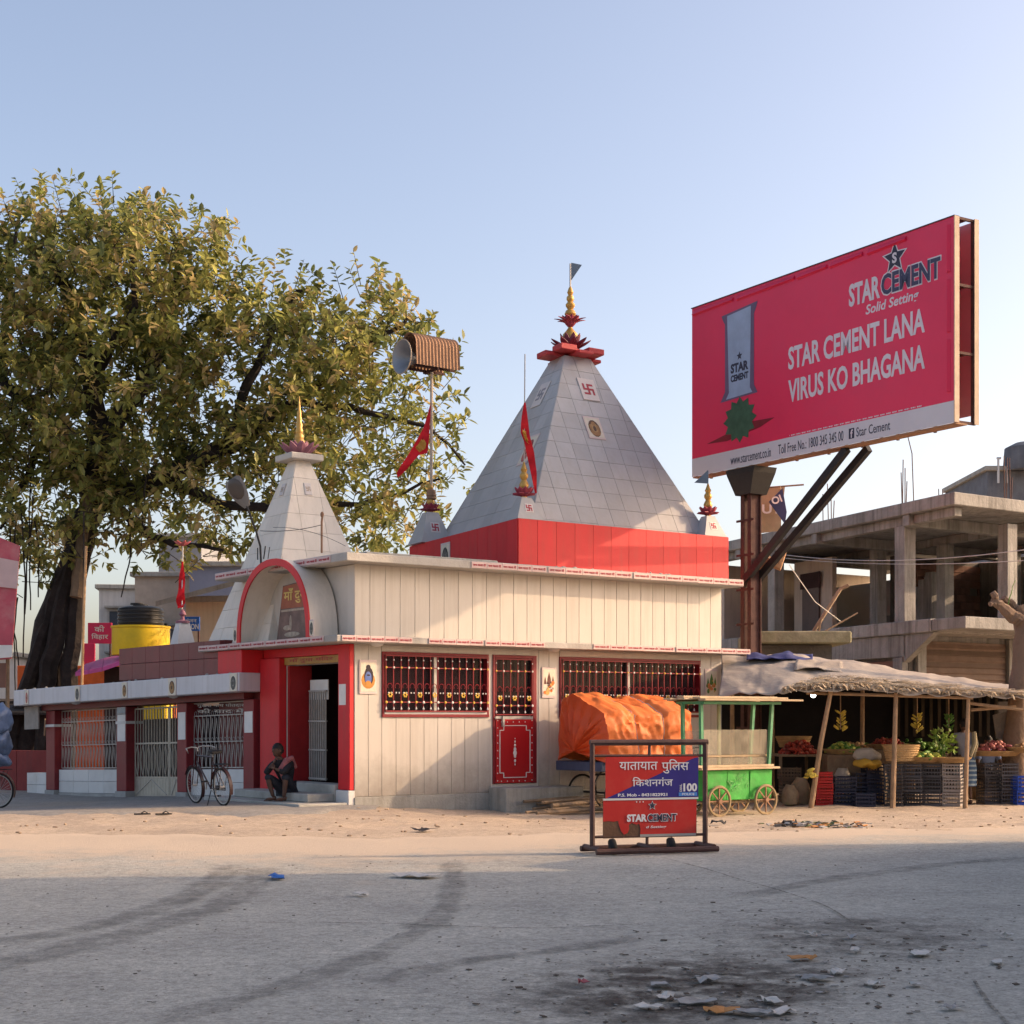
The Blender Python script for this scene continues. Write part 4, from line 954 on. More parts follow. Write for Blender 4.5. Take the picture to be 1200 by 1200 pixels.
for pts, r0, r1 in (([(112, 580, 42.8), (60, 500, 43), (0, 440, 43.5), (-60, 400, 44)], .34, .08), ([(115, 550, 42.9), (110, 440, 43), (70, 320, 43.4), (50, 250, 43.6)], .36, .06),
    ([(118, 530, 43), (180, 430, 43), (210, 330, 43), (200, 260, 43)], .32, .05), ([(112, 585, 42.8), (190, 560, 42.4), (270, 520, 42), (350, 470, 41.8), (430, 400, 41.6), (480, 370, 41.4)], .36, .04),
    ([(190, 560, 42.4), (250, 590, 42), (330, 600, 41.6), (420, 590, 41.5), (520, 560, 41.3)], .20, .03), ([(270, 520, 42), (300, 430, 42.2), (340, 350, 42.2), (380, 330, 42.2)], .18, .03),
    ([(350, 470, 41.8), (430, 480, 41.5), (500, 500, 41.4), (545, 545, 41.3)], .12, .025), ([(120, 575, 42.6), (170, 625, 42), (215, 640, 41.6), (262, 645, 41.3)], .17, .04),
    ([(60, 500, 43), (30, 560, 42), (0, 620, 41.5)], .16, .04), ([(110, 440, 43), (160, 360, 42), (150, 280, 42)], .16, .04), ([(0, 440, 43.5), (10, 340, 43), (20, 260, 43)], .15, .04)):
    limb(br, pts, r0, r1, 7, .08)
br.build('branch', BARK, tree, True)
rt = MB()
for px, y0, y1, Y in ((12, 560, 790, 41.2), (17, 600, 820, 41.3), (26, 590, 770, 41.5), (34, 560, 720, 41.6), (37, 580, 715, 41.4), (43, 610, 700, 41.5), (20, 700, 780, 41.1), (150, 600, 700, 41.4), (172, 560, 640, 41), (96, 600, 808, 40.2)):
    limb(rt, [(px + rs.uniform(-3, 3), y0, Y), (px + rs.uniform(-4, 4), (y0 + y1) / 2, Y), (px + rs.uniform(-6, 6) - 4, y1, Y)], .025, .018, 5, .02)
rt.build('aerial_roots', BARK, tree)
pole = MB().tube([at(96, 808, 39.6), at(98, 720, 39.6), at(101, 640, 39.6)], .035, 6).build('bamboo_pole', mat('bamboo_lit', (.5, .3, .15), .7, .2, 8))
tag(pole, 'thin bare bamboo pole standing in front of the tree trunk', 'pole')
LEAF = [mat('leaf_%d' % i, c_, .45, .25, 3, 0, spec=.4, trans=.55) for i, c_ in enumerate(((.185, .215, .065), (.26, .275, .08), (.35, .335, .10), (.42, .33, .15), (.115, .135, .052), (.48, .46, .14)))]
blobs = [(60, 345, 150, 125, 1), (190, 330, 95, 105, .9), (-60, 420, 160, 190, .8), (120, 480, 200, 150, 1.1), (300, 430, 150, 120, 1), (420, 400, 85, 80, .8), (455, 450, 75, 90, .7),
         (330, 560, 150, 95, .8), (470, 590, 72, 75, .55), (60, 590, 120, 85, .9), (215, 630, 75, 45, .6), (20, 660, 50, 40, .35), (400, 520, 110, 80, .7), (150, 300, 100, 80, .7), (510, 510, 38, 85, .4)]
def crown(nclump):
    vs = []; fs = []; mi = []; tw = MB()
    tot = sum(b[2] * b[3] * b[4] for b in blobs)
    for (bx, by, rx, ry, den) in blobs:
        for _ in range(int(nclump * rx * ry * den / tot)):
            while True:
                a, b, c = rs.uniform(-1, 1), rs.uniform(-1, 1), rs.uniform(-1, 1)
                r2 = a*a + b*b + c*c
                if r2 < 1 and r2 > .10 * rs.random(): break
            k = mathutils.noise.noise((bx*.01 + a * 2.2, by*.01 + b * 2.2, c * 2.2))
            if k < -.05: continue
            if r2 > .55 and mathutils.noise.noise((bx*.02 + a * 4.1, by*.02 + b * 4.1, c * 3 + 7)) < .02: continue
            Y = 42.4 + c * 3.4; ctr = at(bx + a * rx, by + b * ry, Y)
            # twig grows outward and up
            d = Vector((a * .8 + rs.uniform(-.6, .6), c * .5 + rs.uniform(-.6, .6), -b * .5 + rs.uniform(-.2, .9))).normalized()
            L_ = rs.uniform(.35, .8); end = ctr + d * L_
            if rs.random() < .45: tw.tube([ctr - d * .35, ctr, end], [.014, .011, .005], 3)
            tone = rs.random() + .35 * k + .22 * (c < -.2) - .05
            nl = rs.randint(7, 12)
            for i in range(nl):
                t_ = .15 + .85 * i / nl; o_ = ctr + d * (L_ * t_)
                az = i * 2.4 + rs.uniform(-.5, .5); sd = d.orthogonal().normalized(); sd = Matrix.Rotation(az, 3, d) @ sd
                ld = (d * rs.uniform(.1, .9) + sd + Vector((0, 0, rs.uniform(-.45, .25)))).normalized(); l = rs.uniform(.16, .34); wd = l * rs.uniform(.42, .60)
                nn = ld.cross(Vector((rs.uniform(-.5, .5), rs.uniform(-.5, .5), 1))).normalized(); up = nn.cross(ld)
                s0 = len(vs); dr_ = Vector((0, 0, -l * rs.uniform(.0, .18))); vs += [o_, o_ + ld * (l*.32) + nn * (wd*.46) + up * (wd*.14), o_ + ld * (l*.70) + nn * (wd*.38) + up * (wd*.12) + dr_*.5, o_ + ld * l + dr_, o_ + ld * (l*.70) - nn * (wd*.38) + up * (wd*.12) + dr_*.5, o_ + ld * (l*.32) - nn * (wd*.46) + up * (wd*.14)]
                fs += [(s0, s0+1, s0+2, s0+3), (s0, s0+3, s0+4, s0+5)]
                q = tone + rs.uniform(-.35, .35); m_ = 4 if q < .12 else 0 if q < .40 else 1 if q < .68 else 2 if q < .88 else 5 if q < 1.02 else 3
                mi += [m_, m_]
    base = wloc(tree)
    me = bpy.data.meshes.new('crown'); me.from_pydata([v - base for v in vs], [], fs)
    for m_ in LEAF: me.materials.append(m_)
    me.polygons.foreach_set('material_index', mi)
    o = bpy.data.objects.new('crown', me); col.objects.link(o); o.parent = tree; tag(o, kind='stuff')
    tag(tw.build('twigs', BARK, tree, recalc=False), kind='stuff')
crown(10800)

# ================================================================ FLAGS, HORN, STREET LAMP
def cloth(M, prof, n, m, name, parent, amp=.04, fq=5, th=.004):
    """flag: prof gives for t in 0..1 the two edge points (in the local xz plane); rippled in y"""
    vs = []; fs = []
    for i in range(n + 1):
        a, b = prof(i / n)
        for k in range(5):
            q = Vector(a).lerp(Vector(b), k / 4); q.y += amp * math.sin(fq * i / n * 3 + k * .8) * (.2 + i / n); vs.append(q)
    for i in range(n):
        for k in range(4): fs.append((i*5+k, i*5+k+1, i*5+k+6, i*5+k+5))
    b_ = MB(M); b_.add(vs, fs); o = b_.build(name, m, parent, True, recalc=False)
    return o
FG = mat('flag_gold', (.6, .34, .06), .7, .1, 5, 0, trans=.3)
# flag and loudspeaker pole on the left spirelet
pb = tL + Vector((0.02, 0, .3)); Yp = pb.y
def atp(px, py): return at(px, py, Yp)
top = atp(505, 436)
ls = thing('loudspeaker', 'grey horn loudspeaker under a rusty corrugated hood on a tall pole', 'loudspeaker', pb)
MB().tube([pb, (pb.x + .01, Yp, top.z)], .035, 8).build('pole', mat('pole_cream', (.50, .40, .30), .6, .15, 5), ls)
MB().lathe([(0, 0), (.10, 0), (.12, .03), (.10, .06), (.12, .1), (.10, .13), (.11, .16), (.09, .22), (.05, .24), (0, .24)], 12, T(pb.x, Yp, pb.z)).build('pole_socket', BROWN, ls, True)
hd = MB(frame(atp(501, 424), Vector((.80, .60, 0)), Vector((-.60, .80, 0))))
n = 40; rad = .34; L0, L1 = -.52, .66; vs = []; fs = []
nseg = 26
for i in range(nseg + 1):
    x = L0 + (L1 - L0) * i / nseg; rr = rad + .012 * math.cos(i * math.pi)
    for k in range(13):
        th = math.pi * k / 12; vs.append((x, rr * .95 * math.cos(th), .26 + rr * math.sin(th) * .95) if 0 < k < 12 else (x, rr * (1 if k == 0 else -1), -.17))
for i in range(nseg):
    for k in range(12): fs.append((i*13+k, i*13+k+1, (i+1)*13+k+1, (i+1)*13+k))
hd.add(vs, fs); ho = hd.build('corrugated_hood', BROWN, ls, recalc=False)
md = ho.modifiers.new('thickness', 'SOLIDIFY'); md.thickness = .012
Mh = frame(atp(501, 424), Vector((.80, .60, 0)), Vector((-.60, .80, 0)))
MB(Mh).slab([(.655, rad * .94 * math.cos(math.pi * k / 12), .26 + rad * math.sin(math.pi*k/12) * .93) for k in range(13)], (1, 0, 0), .01).build('hood_end', RUST, ls)
MB(Mh).bar((-.5, -.2, -.17), (.6, -.2, -.17), .05).bar((-.5, .2, -.17), (.6, .2, -.17), .05).bar((.1, -.3, -.19), (.1, .3, -.19), .05).bar((-.1, -.05, -.3), (.3, -.05, -.2), .03).build('cradle', RUST, ls)
hm = Mh @ T(-.28, 0, .02) @ RY(-math.pi/2)
MB(hm).lathe([(.06, -.5), (.07, -.1), (.10, .05), (.17, .2), (.27, .32), (.38, .41), (.385, .42), (.365, .415), (.25, .33), (.15, .2), (.05, .05), (0, .0)], 24).build('horn', GREYM, ls, True)
MB(hm).torus(.383, .014, 28, 6, T(0, 0, .415)).build('horn_rim', mat('horn_rim', (.42, .33, .24), .5, .1), ls, True)
MB(hm).lathe([(0, -.62), (.12, -.62), (.13, -.5), (.12, -.4), (0, -.38)], 14).build('driver', GREYM, ls, True)
# red pennant on the same pole: a thing of its own
ft = atp(507, 472); fl = thing('temple_flag', 'long red pennant with gold print hanging left from the loudspeaker pole', 'flag', (pb.x, Yp, ft.z - .8))
px = lambda a, b: tuple((at(a, b, Yp) - at(507, 472, Yp)))
tp = [((0, 0, 0), (0, 0, -.03)), (px(499, 500), px(505, 515)), (px(493, 512), px(503, 531)), (px(484, 527), px(493, 534)), (px(474, 543), px(480, 549)), (px(467, 555), px(468, 560))]
def prof(t):
    k = t * 5; i = min(4, int(k)); f_ = k - i
    return Vector(tp[i][0]).lerp(Vector(tp[i+1][0]), f_), Vector(tp[i][1]).lerp(Vector(tp[i+1][1]), f_)
cloth(T(*(at(505, 472, Yp) + Vector((0, -.04, 0)))), prof, 20, FLAG, 'cloth', fl, .05, 4)
cloth(T(*(at(505, 472, Yp) + Vector((0, -.06, 0)))), lambda t: (prof(.32 + .22 * t)[0].lerp(prof(.32 + .22*t)[1], .25), prof(.32 + .22*t)[0].lerp(prof(.32+.22*t)[1], .75)), 6, FG, 'gold_print', fl, .03, 4)
# red flag on the front spirelet
fp = thing('temple_flag', 'dark red flag wrapped round a thin rod on the front corner spirelet', 'flag', tF + Vector((0, 0, .5)))
Yf = tF.y; b0 = tF + Vector((0, 0, .45)); tz_ = at(0, 415, Yf).z
MB().tube([b0, (b0.x + .02, Yf, tz_)], .012, 5).build('rod', STEEL, fp)
q = lambda a, b: tuple(at(a, b, Yf) - at(615, 472, Yf))
tp2 = [(q(614, 472), q(616, 472)), (q(611, 490), q(619, 495)), (q(610, 506), q(621, 512)), (q(614, 518), q(626, 530)), (q(619, 540), q(629, 555)), (q(624, 565), q(629, 572)), (q(627, 578), q(629, 579))]
def prof2(t):
    k = t * 6; i = min(5, int(k)); f_ = k - i
    return Vector(tp2[i][0]).lerp(Vector(tp2[i+1][0]), f_), Vector(tp2[i][1]).lerp(Vector(tp2[i+1][1]), f_)
cloth(T(*(at(615, 472, Yf) + Vector((0, -.03, 0)))), prof2, 26, FLAG, 'cloth', fp, .07, 7)
cloth(T(*(at(615, 472, Yf) + Vector((0, -.07, 0)))), lambda t: (prof2(.3 + .16*t)[0].lerp(prof2(.3+.16*t)[1], .2), prof2(.3+.16*t)[0].lerp(prof2(.3+.16*t)[1], .6)), 6, FG, 'gold_print', fp, .05, 7)
# small red flag over the gate spirelet
Yg = 36.2; fg = thing('temple_flag', 'small limp red flag on a white rod above the gate spirelet', 'flag', at(214, 722, Yg))
MB().tube([at(213, 735, Yg), at(214, 640, Yg)], .018, 5).build('rod', OFFW, fg)
q3 = lambda a, b: tuple(at(a, b, Yg) - at(214, 658, Yg))
tp3 = [(q3(213, 658), q3(215, 658)), (q3(211, 672), q3(217, 674)), (q3(209, 690), q3(217, 692)), (q3(207, 704), q3(217, 706)), (q3(208, 713), q3(216, 712))]
def prof3(t):
    k = t * 4; i = min(3, int(k)); f_ = k - i
    return Vector(tp3[i][0]).lerp(Vector(tp3[i+1][0]), f_), Vector(tp3[i][1]).lerp(Vector(tp3[i+1][1]), f_)
cloth(T(*(at(214, 658, Yg) + Vector((0, -.03, 0)))), prof3, 14, FLAG, 'cloth', fg, .06, 5)
pl_ = at(214, 640, Yg); p5 = MB(); 
petals(pl_, 6, .2, .1, .2, R(20), mat('flower_pink', (.55, .14, .14), .7), fg, .02)

# street lamp on a bent arm
Yl = 30.6; sl2 = thing('street_lamp', 'grey cobra head street lamp on a bent arm in front of the entrance spire', 'street lamp', at(306, 655, Yl))
MB().tube([at(306, 662, Yl), at(305, 640, Yl), at(300, 622, Yl), at(294, 606, Yl), at(289, 592, Yl)], .022, 6).build('arm', BLACK, sl2)
lh = frame(at(281, 573, Yl), (at(292, 597, Yl) - at(272, 562, Yl)).normalized(), Vector((0, 1, 0)))
xd = (at(292, 597, Yl) - at(272, 562, Yl)).normalized(); zd = Vector((xd.z, 0, -xd.x)) * -1
wd_ = Vector((xd.z, 0, -xd.x)); nd_ = Vector((.25, .9, .35)).normalized(); wd_ = nd_.cross(xd).normalized(); lh = frame(at(280, 577, Yl), xd, wd_, xd.cross(wd_))
vs = []; fs = []
sec = [(-.30, .13, .03), (-.25, .20, .08), (-.08, .21, .11), (.1, .17, .10), (.22, .12, .08), (.32, .07, .05)]
for x, w_, h_ in sec:
    for k in range(10):
        a = 2*math.pi*k/10; vs.append((x, w_ * math.cos(a), h_ * math.sin(a) * (1 if math.sin(a) > 0 else .35)))
for i in range(len(sec) - 1):
    for k in range(10): fs.append((i*10+k, i*10+(k+1) % 10, (i+1)*10+(k+1) % 10, (i+1)*10+k))
fs += [tuple(range(10)), tuple(range(50, 60))]
MB(lh).add(vs, fs).build('lamp_head', mat('lamp_grey', (.19, .175, .16), .55, .1), sl2, True)
MB(lh).ball((-.08, 0, -.035), (.22, .165, .03), 12, 6).build('lamp_glass', mat('lamp_lens', (.085, .07, .06), .25, .1, 3, 0), sl2, True)
MB().tube([at(302, 656, Yl), at(302, 642, Yl)], .012, 4).tube([at(309, 655, Yl), at(311, 640, Yl)], .012, 4).tube([at(314, 655, Yl), at(316, 641, Yl)], .008, 4).build('brackets', BLACK, sl2)
# short conduit pipe and wires on the entrance roof
cp = MB().tube([at(377, 648, 30.4), at(377, 612, 30.4), at(378, 603, 30.4)], .022, 6).ball(tuple(at(377.5, 603, 30.4)), (.035, .035, .06), 8, 6).build('conduit_pipe', BROWN, None, True)
tag(cp, 'short rusty conduit pipe standing on the entrance roof', 'pipe')
def wire(name, label, a, b, sag=.3, r=.006, m=BLACK, n=16):
    a, b = Vector(a), Vector(b); P = [a.lerp(b, i / n) - Vector((0, 0, sag * 4 * (i/n) * (1 - i/n))) for i in range(n + 1)]
    return tag(MB().tube(P, r, 4).build(name, m), label, 'wire')
wire('cable', 'dark cable strung from street lamp arm to the conduit pipe', at(305, 622, Yl), at(377, 615, 30.4), .05)
wire('cable', 'thin cable looping low over the entrance spire roof', at(320, 618, 30.7), at(405, 640, 30), -.1, .004)

# ================================================================ BILLBOARD
BLp, BRp = Vector((4.22, 37.0, 0)), Vector((8.46, 30.15, 0)); bd = (BRp - BLp); BLEN = bd.length; bd.normalize(); bn = Vector((bd.y, -bd.x, 0))   # bn faces the camera side
BZ0, BZ1 = 7.28, 11.22; BH = BZ1 - BZ0
BF = frame(BLp, bd, -bn)                               # x along the panel, y away from the camera, z up
bb = thing('billboard', 'large red cement advertisement billboard on a rusty steel post beside the temple', 'billboard', (5.3, 35.05, -.2))
BRED = mat('vinyl_red', (.72, .022, .085), .42, .10, .5, .5, 1.3, spec=.35, dirt=(.50, .03, .08), damt=.5, dsc=.5)
VIN = mat('vinyl_grey', (.56, .55, .58), .45, .05, 1, .05, 6)
face = MB(BF).box((0, 0, BZ0 + .42), (BLEN, .02, BZ1)).build('advert_face', BRED, bb)
MB(BF).box((0, -.001, BZ0), (BLEN, .021, BZ0 + .418)).build('info_strip', VIN, bb)
bk = MB(BF).box((.02, .60, BZ0 + .2), (BLEN, .62, BZ1)).build('rear_face', mat('vinyl_pink', (.50, .20, .20), .6, .1, 1), bb)
FRM = mat('frame_tan', (.46, .36, .27), .7, .2, 3, .2, dirt=(.25, .17, .11), damt=.5)
fr = MB(BF)
for z in (BZ0 - .03, BZ0 + BH*.33, BZ0 + BH*.66, BZ1 - .06): fr.bar((0.03, .3, z + .04), (BLEN - .03, .3, z + .04), .06); fr.bar((BLEN - .04, .03, z + .05), (BLEN - .04, .59, z + .05), .05)
for x in [i * BLEN / 8 for i in range(9)]:
    xx = min(max(x, .05), BLEN - .05); fr.bar((xx, .08, BZ0), (xx, .08, BZ1 - .02), .05); fr.bar((xx, .54, BZ0), (xx, .54, BZ1 - .02), .05)
fr.build('steel_frame', RUST, bb)
MB(BF).box((BLEN + .001, -.03, BZ0), (BLEN + .02, .10, BZ1)).build('edge_cloth', FRM, bb); MB(BF).box((BLEN + .001, .52, BZ0), (BLEN + .02, .64, BZ1 + .02)).build('edge_cloth', FRM, bb)
MB(BF).box((-.02, -.02, BZ1 + .001), (BLEN, .12, BZ1 + .02)).build('edge_cloth', mat('edge_dark', (.10, .07, .08), .7), bb)
MB(BF).box((0, .022, BZ0 - .03), (BLEN, .34, BZ0 - .004)).build('underside', BROWN, bb)
# sun catching hems of the stretched vinyl: narrow raised seams along top and right edge
for a, b in ((.05, 1.5), (1.65, 3.55), (3.65, 4.55), (4.65, 5.6), (5.75, 6.8)):
    MB(BF).add([(a, -.002, BZ1 - .06), (b, -.002, BZ1 - .06), (b, -.002, BZ1 - .16), (a, -.002, BZ1 - .19), (a, -.055, BZ1 - .155), (b, -.055, BZ1 - .13)], [(0, 1, 5, 4), (4, 5, 2, 3), (0, 4, 3), (1, 2, 5)]).build('vinyl_fold', BRED, face)
for a, b in ((.6, 1.6), (1.75, 2.75), (2.9, 3.8)):
    MB(BF).add([(BLEN - .10, -.002, BZ0 + a), (BLEN - .10, -.002, BZ0 + b), (BLEN - .20, -.002, BZ0 + b), (BLEN - .20, -.002, BZ0 + a), (BLEN - .16, -.05, BZ0 + a), (BLEN - .16, -.05, BZ0 + b)], [(0, 1, 5, 4), (4, 5, 2, 3), (0, 4, 3), (1, 2, 5)]).build('vinyl_fold', BRED, face)
def bl(s, fx0, fx1, fz0, fz1, m=None, bold=.02, shear=0, out=.003, par=None):
    return lettering(s, BF @ Vector((BLEN * fx0, 0, BZ0 + BH * fz0)), bd, (0, 0, 1), BLEN * (fx1 - fx0), BH * (fz1 - fz0), m or VIN, par or face, bold, shear, out=out, th=.001)
VINW = mat('vinyl_print', (.62, .58, .62), .45, .05, 1, 0)
bl('STAR CEMENT LANA', .415, .905, .475, .60, VINW, .028); bl('VIRUS KO BHAGANA', .415, .905, .295, .42, VINW, .028)
bl('STAR', .645, .755, .715, .835, VINW, .035); bl('CEMENT', .757, .958, .715, .835, VINW, .055, out=.003); bl('CEMENT', .760, .955, .722, .828, mat('print_navy', (.05, .05, .10), .5, .05, 1, 0), .03, out=.008)
bl('Solid Setting', .705, .885, .635, .70, VINW, .02, .18)
bl('www.starcement.co.in', .175, .345, .022, .072, LETD, .0, out=.005); bl('Toll Free No.: 1800 345 345 00', .375, .625, .025, .078, LETD, 0, out=.005); bl('Star Cement', .672, .79, .03, .078, LETD, 0, out=.005)
MB(BF).box((BLEN*.645, -.006, BZ0 + BH*.026), (BLEN*.664, -.002, BZ0 + BH*.08)).build('logo_square', LETD, face); bl('f', .651, .660, .030, .074, VINW, .03, out=.008)
sp_ = MB(BF)
for i in range(70): sp_.box((BLEN * (.42 + .48 * i / 70), -.004, BZ0 + BH * .112), (BLEN * (.42 + .48 * (i + .45 + .5 * ((i * 7) % 3 > 0)) / 70) - .012, -.002, BZ0 + BH * .118))
tag(sp_.build('small_print', VINW, face), kind='stuff')
def star(cx, cz, r, m, dy, M=BF, par=None):
    pts = [(cx + (r if i % 2 == 0 else r * .45) * math.sin(i * math.pi / 5), -dy, cz + (r if i % 2 == 0 else r * .45) * math.cos(i * math.pi / 5)) for i in range(10)]
    MB(M).slab(pts, (0, -1, 0), .002).build('star_emblem', m, par or face)
sx, sz = BLEN * .805, BZ0 + BH * .895
star(sx, sz, .36, VINW, .002); star(sx, sz, .30, LETD, .005); bl('S', .797, .813, .868, .922, VINW, .04, out=.009)
# cement sack as on the packaging, dark ball and its printed shadow under it
def quad(pts, m, nm, dy): MB(BF).slab([(BLEN * a, -dy, BZ0 + BH * b) for a, b in pts], (0, -1, 0), .002).build(nm, m, face)
quad([(.135, .895), (.29, .915), (.285, .885), (.275, .85), (.275, .45), (.29, .40), (.13, .395), (.15, .45), (.15, .84), (.14, .87)], mat('sack_edge', (.14, .09, .16), .5, .15, 3, 0), 'sack_edge', .003)
quad([(.160, .885), (.262, .90), (.258, .44), (.268, .41), (.155, .405), (.168, .44)], mat('sack_blue', (.30, .37, .50), .5, .15, 2, 0), 'sack_front', .006)
bl('STAR', .176, .252, .545, .60, LETD, .05, out=.010); bl('CEMENT', .176, .252, .495, .535, LETD, .05, out=.010)
star(BLEN * .214, BZ0 + BH * .635, .10, LETD, .009)
vg = mat('print_green', (.045, .10, .055), .6, .3, 5, 0); c = (BLEN * .215, BZ0 + BH * .27)
quad([(.07, .175), (.16, .165), (.30, .20), (.36, .235), (.26, .245), (.14, .20)], mat('print_shadow', (.20, .010, .02), .5, .2, 3, 0), 'print_shadow', .003)
pts = [(c[0] + (.58 if i % 2 == 0 else .43) * math.cos(i*math.pi/12), -.006, c[1] + (.52 if i % 2 == 0 else .40) * math.sin(i*math.pi/12)) for i in range(24)]
MB(BF).slab(pts, (0, -1, 0), .002).build('print_ball', vg, face)
# post and struts
pc = BLp + bd * (BLEN * .218) - bn * .3
ps = MB()
for s_ in (-1, 1):
    o_ = pc + bd * (.12 * s_); M = frame(o_, bd, -bn)
    ps.box((-.012, -.13, -.4), (.012, .13, BZ0 - .03), M)
    for e in (-1, 1): ps.box((-.06, e*.13 - .012 + e*.012, -.4), (.06, e*.13 + .012 + e*.012, BZ0 - .03), M)
post = ps.build('post', RUST, bb)
M = frame(pc, bd, -bn)
for i in range(9):
    z = .6 + i * .78; MB(M).box((-.30, -.18, z), (.30, -.156, z + .05)).build('rung', RUST, post)
MB(M).add([(-.26, -.24, BZ0 - .62), (.26, -.24, BZ0 - .62), (.26, .24, BZ0 - .62), (-.26, .24, BZ0 - .62), (-.46, -.32, BZ0 - .16), (.46, -.32, BZ0 - .16), (.46, .32, BZ0 - .16), (-.46, .32, BZ0 - .16),
           (-.5, -.33, BZ0 - .035), (.5, -.33, BZ0 - .035), (.5, .33, BZ0 - .035), (-.5, .33, BZ0 - .035)],
          [(3,2,1,0),(0,1,5,4),(1,2,6,5),(2,3,7,6),(3,0,4,7),(4,5,9,8),(5,6,10,9),(6,7,11,10),(7,4,8,11),(8,9,10,11)]).build('gusset', BLACK, bb)
for e, x1 in ((-.16, .62), (.18, .655)):
    a_ = pc + Vector((0, 0, 4.75)) - bn * e; b_ = BLp + bd * (BLEN * x1) - bn * (.3 + e) + Vector((0, 0, BZ0 - .05)); MB().bar(a_, b_, .12, .16).build('strut', BLACK, bb)
MB().tube([pc + Vector((.2, 0, 5.0)), pc + Vector((.35, -.1, 5.2)), pc + Vector((.6, -.1, 5.05)), pc + Vector((.75, -.1, 5.4))], [.1, .16, .12, .05], 6).build('hanging_rag', mat('rag_tan', (.35, .2, .11), .9, .3, 4, .3), bb, True)
MB().tube([at(925, 662, 34), at(955, 705, 36), at(985, 728, 39)], .012, 4).build('guy_rope', OFFW, bb)

# ================================================================ UNFINISHED CONCRETE BUILDING
K = Vector((11.2, 40, 0)); AV = Vector((-.353, .936, 0)).normalized(); AU = U
def kp(p, r, z=0): return K + AV * p + AU * r + Vector((0, 0, z))
KF = frame(K, AU, AV)                                   # x along right face, y along left face
ub = thing('unfinished_building', 'unfinished grey concrete frame building with open upper floor behind the vegetable stall', 'building', K)
ZR, ZF = at(0, 591, 40).z, at(0, 738, 40).z             # underside of roof, underside of floor slab
RT, FT = at(0, 576, 40).z, at(0, 722, 40).z
MB(KF).box((0, 0, ZR), (9, 13.5, RT)).build('roof_slab', CONC, ub, bevel=.02)
MB(KF).box((.0, 1.0, ZF), (9, 13.5, FT)).build('floor_slab', CONC, ub, bevel=.02)
MB(KF).box((.05, -.4, ZF + .02), (9, .995, FT - .02)).build('balcony_slab', CONC, ub, bevel=.02)
for y in (2.0, 6.6, 11.2): MB(KF).box((.05, y, ZR - .30), (8.9, y + .3, ZR - .003)).build('beam', CONC, ub, bevel=.015)
for x in (.25, 4.2, 8.0): MB(KF).box((x, .25, ZR - .24), (x + .3, 13.2, ZR - .002)).build('beam', CONC, ub, bevel=.015)
for x, y, s_ in ((.22, 2.4, .46), (2.6, .45, .42), (.25, 9.3, .42), (3.0, 7.0, .42), (4.1, 4.8, .42), (6.6, .5, .42), (7.5, 5, .42), (3.6, 11, .42)):
    MB(KF).box((x, y, FT + .002), (x + s_, y + s_, ZR - .305 if 2.0 < y + s_ < 2.4 else ZR - .242)).build('column', CONC, ub, bevel=.012)
# lower storey: brick wall in the left face, shutter in the right face
def bricks(M, x0, x1, z0, z1, bw, bh, parent, m=BRICKM, y=0, skip=.04, seed=1, holes=()):
    rb = random.Random(seed); key = ('brick', bw, bh)
    if key not in pm:
        o = MB().box((0, -.02, 0), (bw - .015, .1, bh - .015)).build('brick', m, bevel=.004); pm[key] = o.data; bpy.data.objects.remove(o)
    r = 0; z = z0; cnt = 0
    while z < z1 - bh * .5:
        x = x0 - (bw / 2 if r % 2 else 0)
        while x < x1 - bw * .4:
            if x >= x0 - .01 and rb.random() > skip and not any(a < x + bw/2 < b and c < z + bh/2 < d for a, b, c, d in holes):
                share('brick', pm[key], M @ T(x, y + rb.uniform(-.008, .008), z), parent); cnt += 1
            x += bw
        z += bh; r += 1
    return cnt
LF = frame(K, AV, AU)                                   # x along left face, y inwards
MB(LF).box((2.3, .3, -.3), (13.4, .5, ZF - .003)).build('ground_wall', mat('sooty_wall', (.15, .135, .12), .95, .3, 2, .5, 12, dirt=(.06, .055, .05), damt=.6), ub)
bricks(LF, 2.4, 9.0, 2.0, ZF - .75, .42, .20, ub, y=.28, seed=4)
MB(LF).box((2.2, .1, ZF - .6), (13.4, .298, ZF - .004)).build('edge_beam', CONC, ub, bevel=.015)
MB(LF).box((2.32, .05, -.3), (2.75, .48, ZF - .61)).build('column', CONC, ub, bevel=.012)
MB(KF).add([(.1, .95, ZF - .004), (.1, 2.3, ZF - .004), (.1, 2.3, ZF - .75), (.35, .95, ZF - .004), (.35, 2.3, ZF - .004), (.35, 2.3, ZF - .75)], [(0, 1, 2), (3, 5, 4), (0, 3, 4, 1), (1, 4, 5, 2), (2, 5, 3, 0)]).build('bracket', CONC, ub)
shw = MB(KF).box((.5, 2.35, -.3), (9, 2.45, ZF - .003)).build('shop_wall', CONC, ub)
SHUT = mat('shutter_brown', (.17, .115, .09), .6, .2, 3, .1, rnd=.3, dirt=(.1, .07, .05), damt=.5)
sh0 = at(0, 842, 41.5).z
nsl = 16
sh_ = MB(KF).box((.9, 2.30, 1.0), (4.4, 2.345, ZF - .15)).build('rolling_shutter', SHUT, ub)
for i in range(nsl):
    z = 1.0 + i * (ZF - 1.2) / nsl; MB(KF).add([(.95, 2.295, z), (4.35, 2.295, z), (4.35, 2.24, z + .04), (.95, 2.24, z + .04), (4.35, 2.295, z + (ZF-1.2)/nsl - .01), (.95, 2.295, z + (ZF-1.2)/nsl - .01)], [(0, 1, 2, 3), (3, 2, 4, 5), (0, 3, 5), (1, 4, 2), (0, 5, 4, 1)]).build('slat', SHUT, sh_)
for x in (.55, 4.42): MB(KF).box((x, 2.15, -.3), (x + .35, 2.348, ZF - .005)).build('column', CONC, ub, bevel=.01)
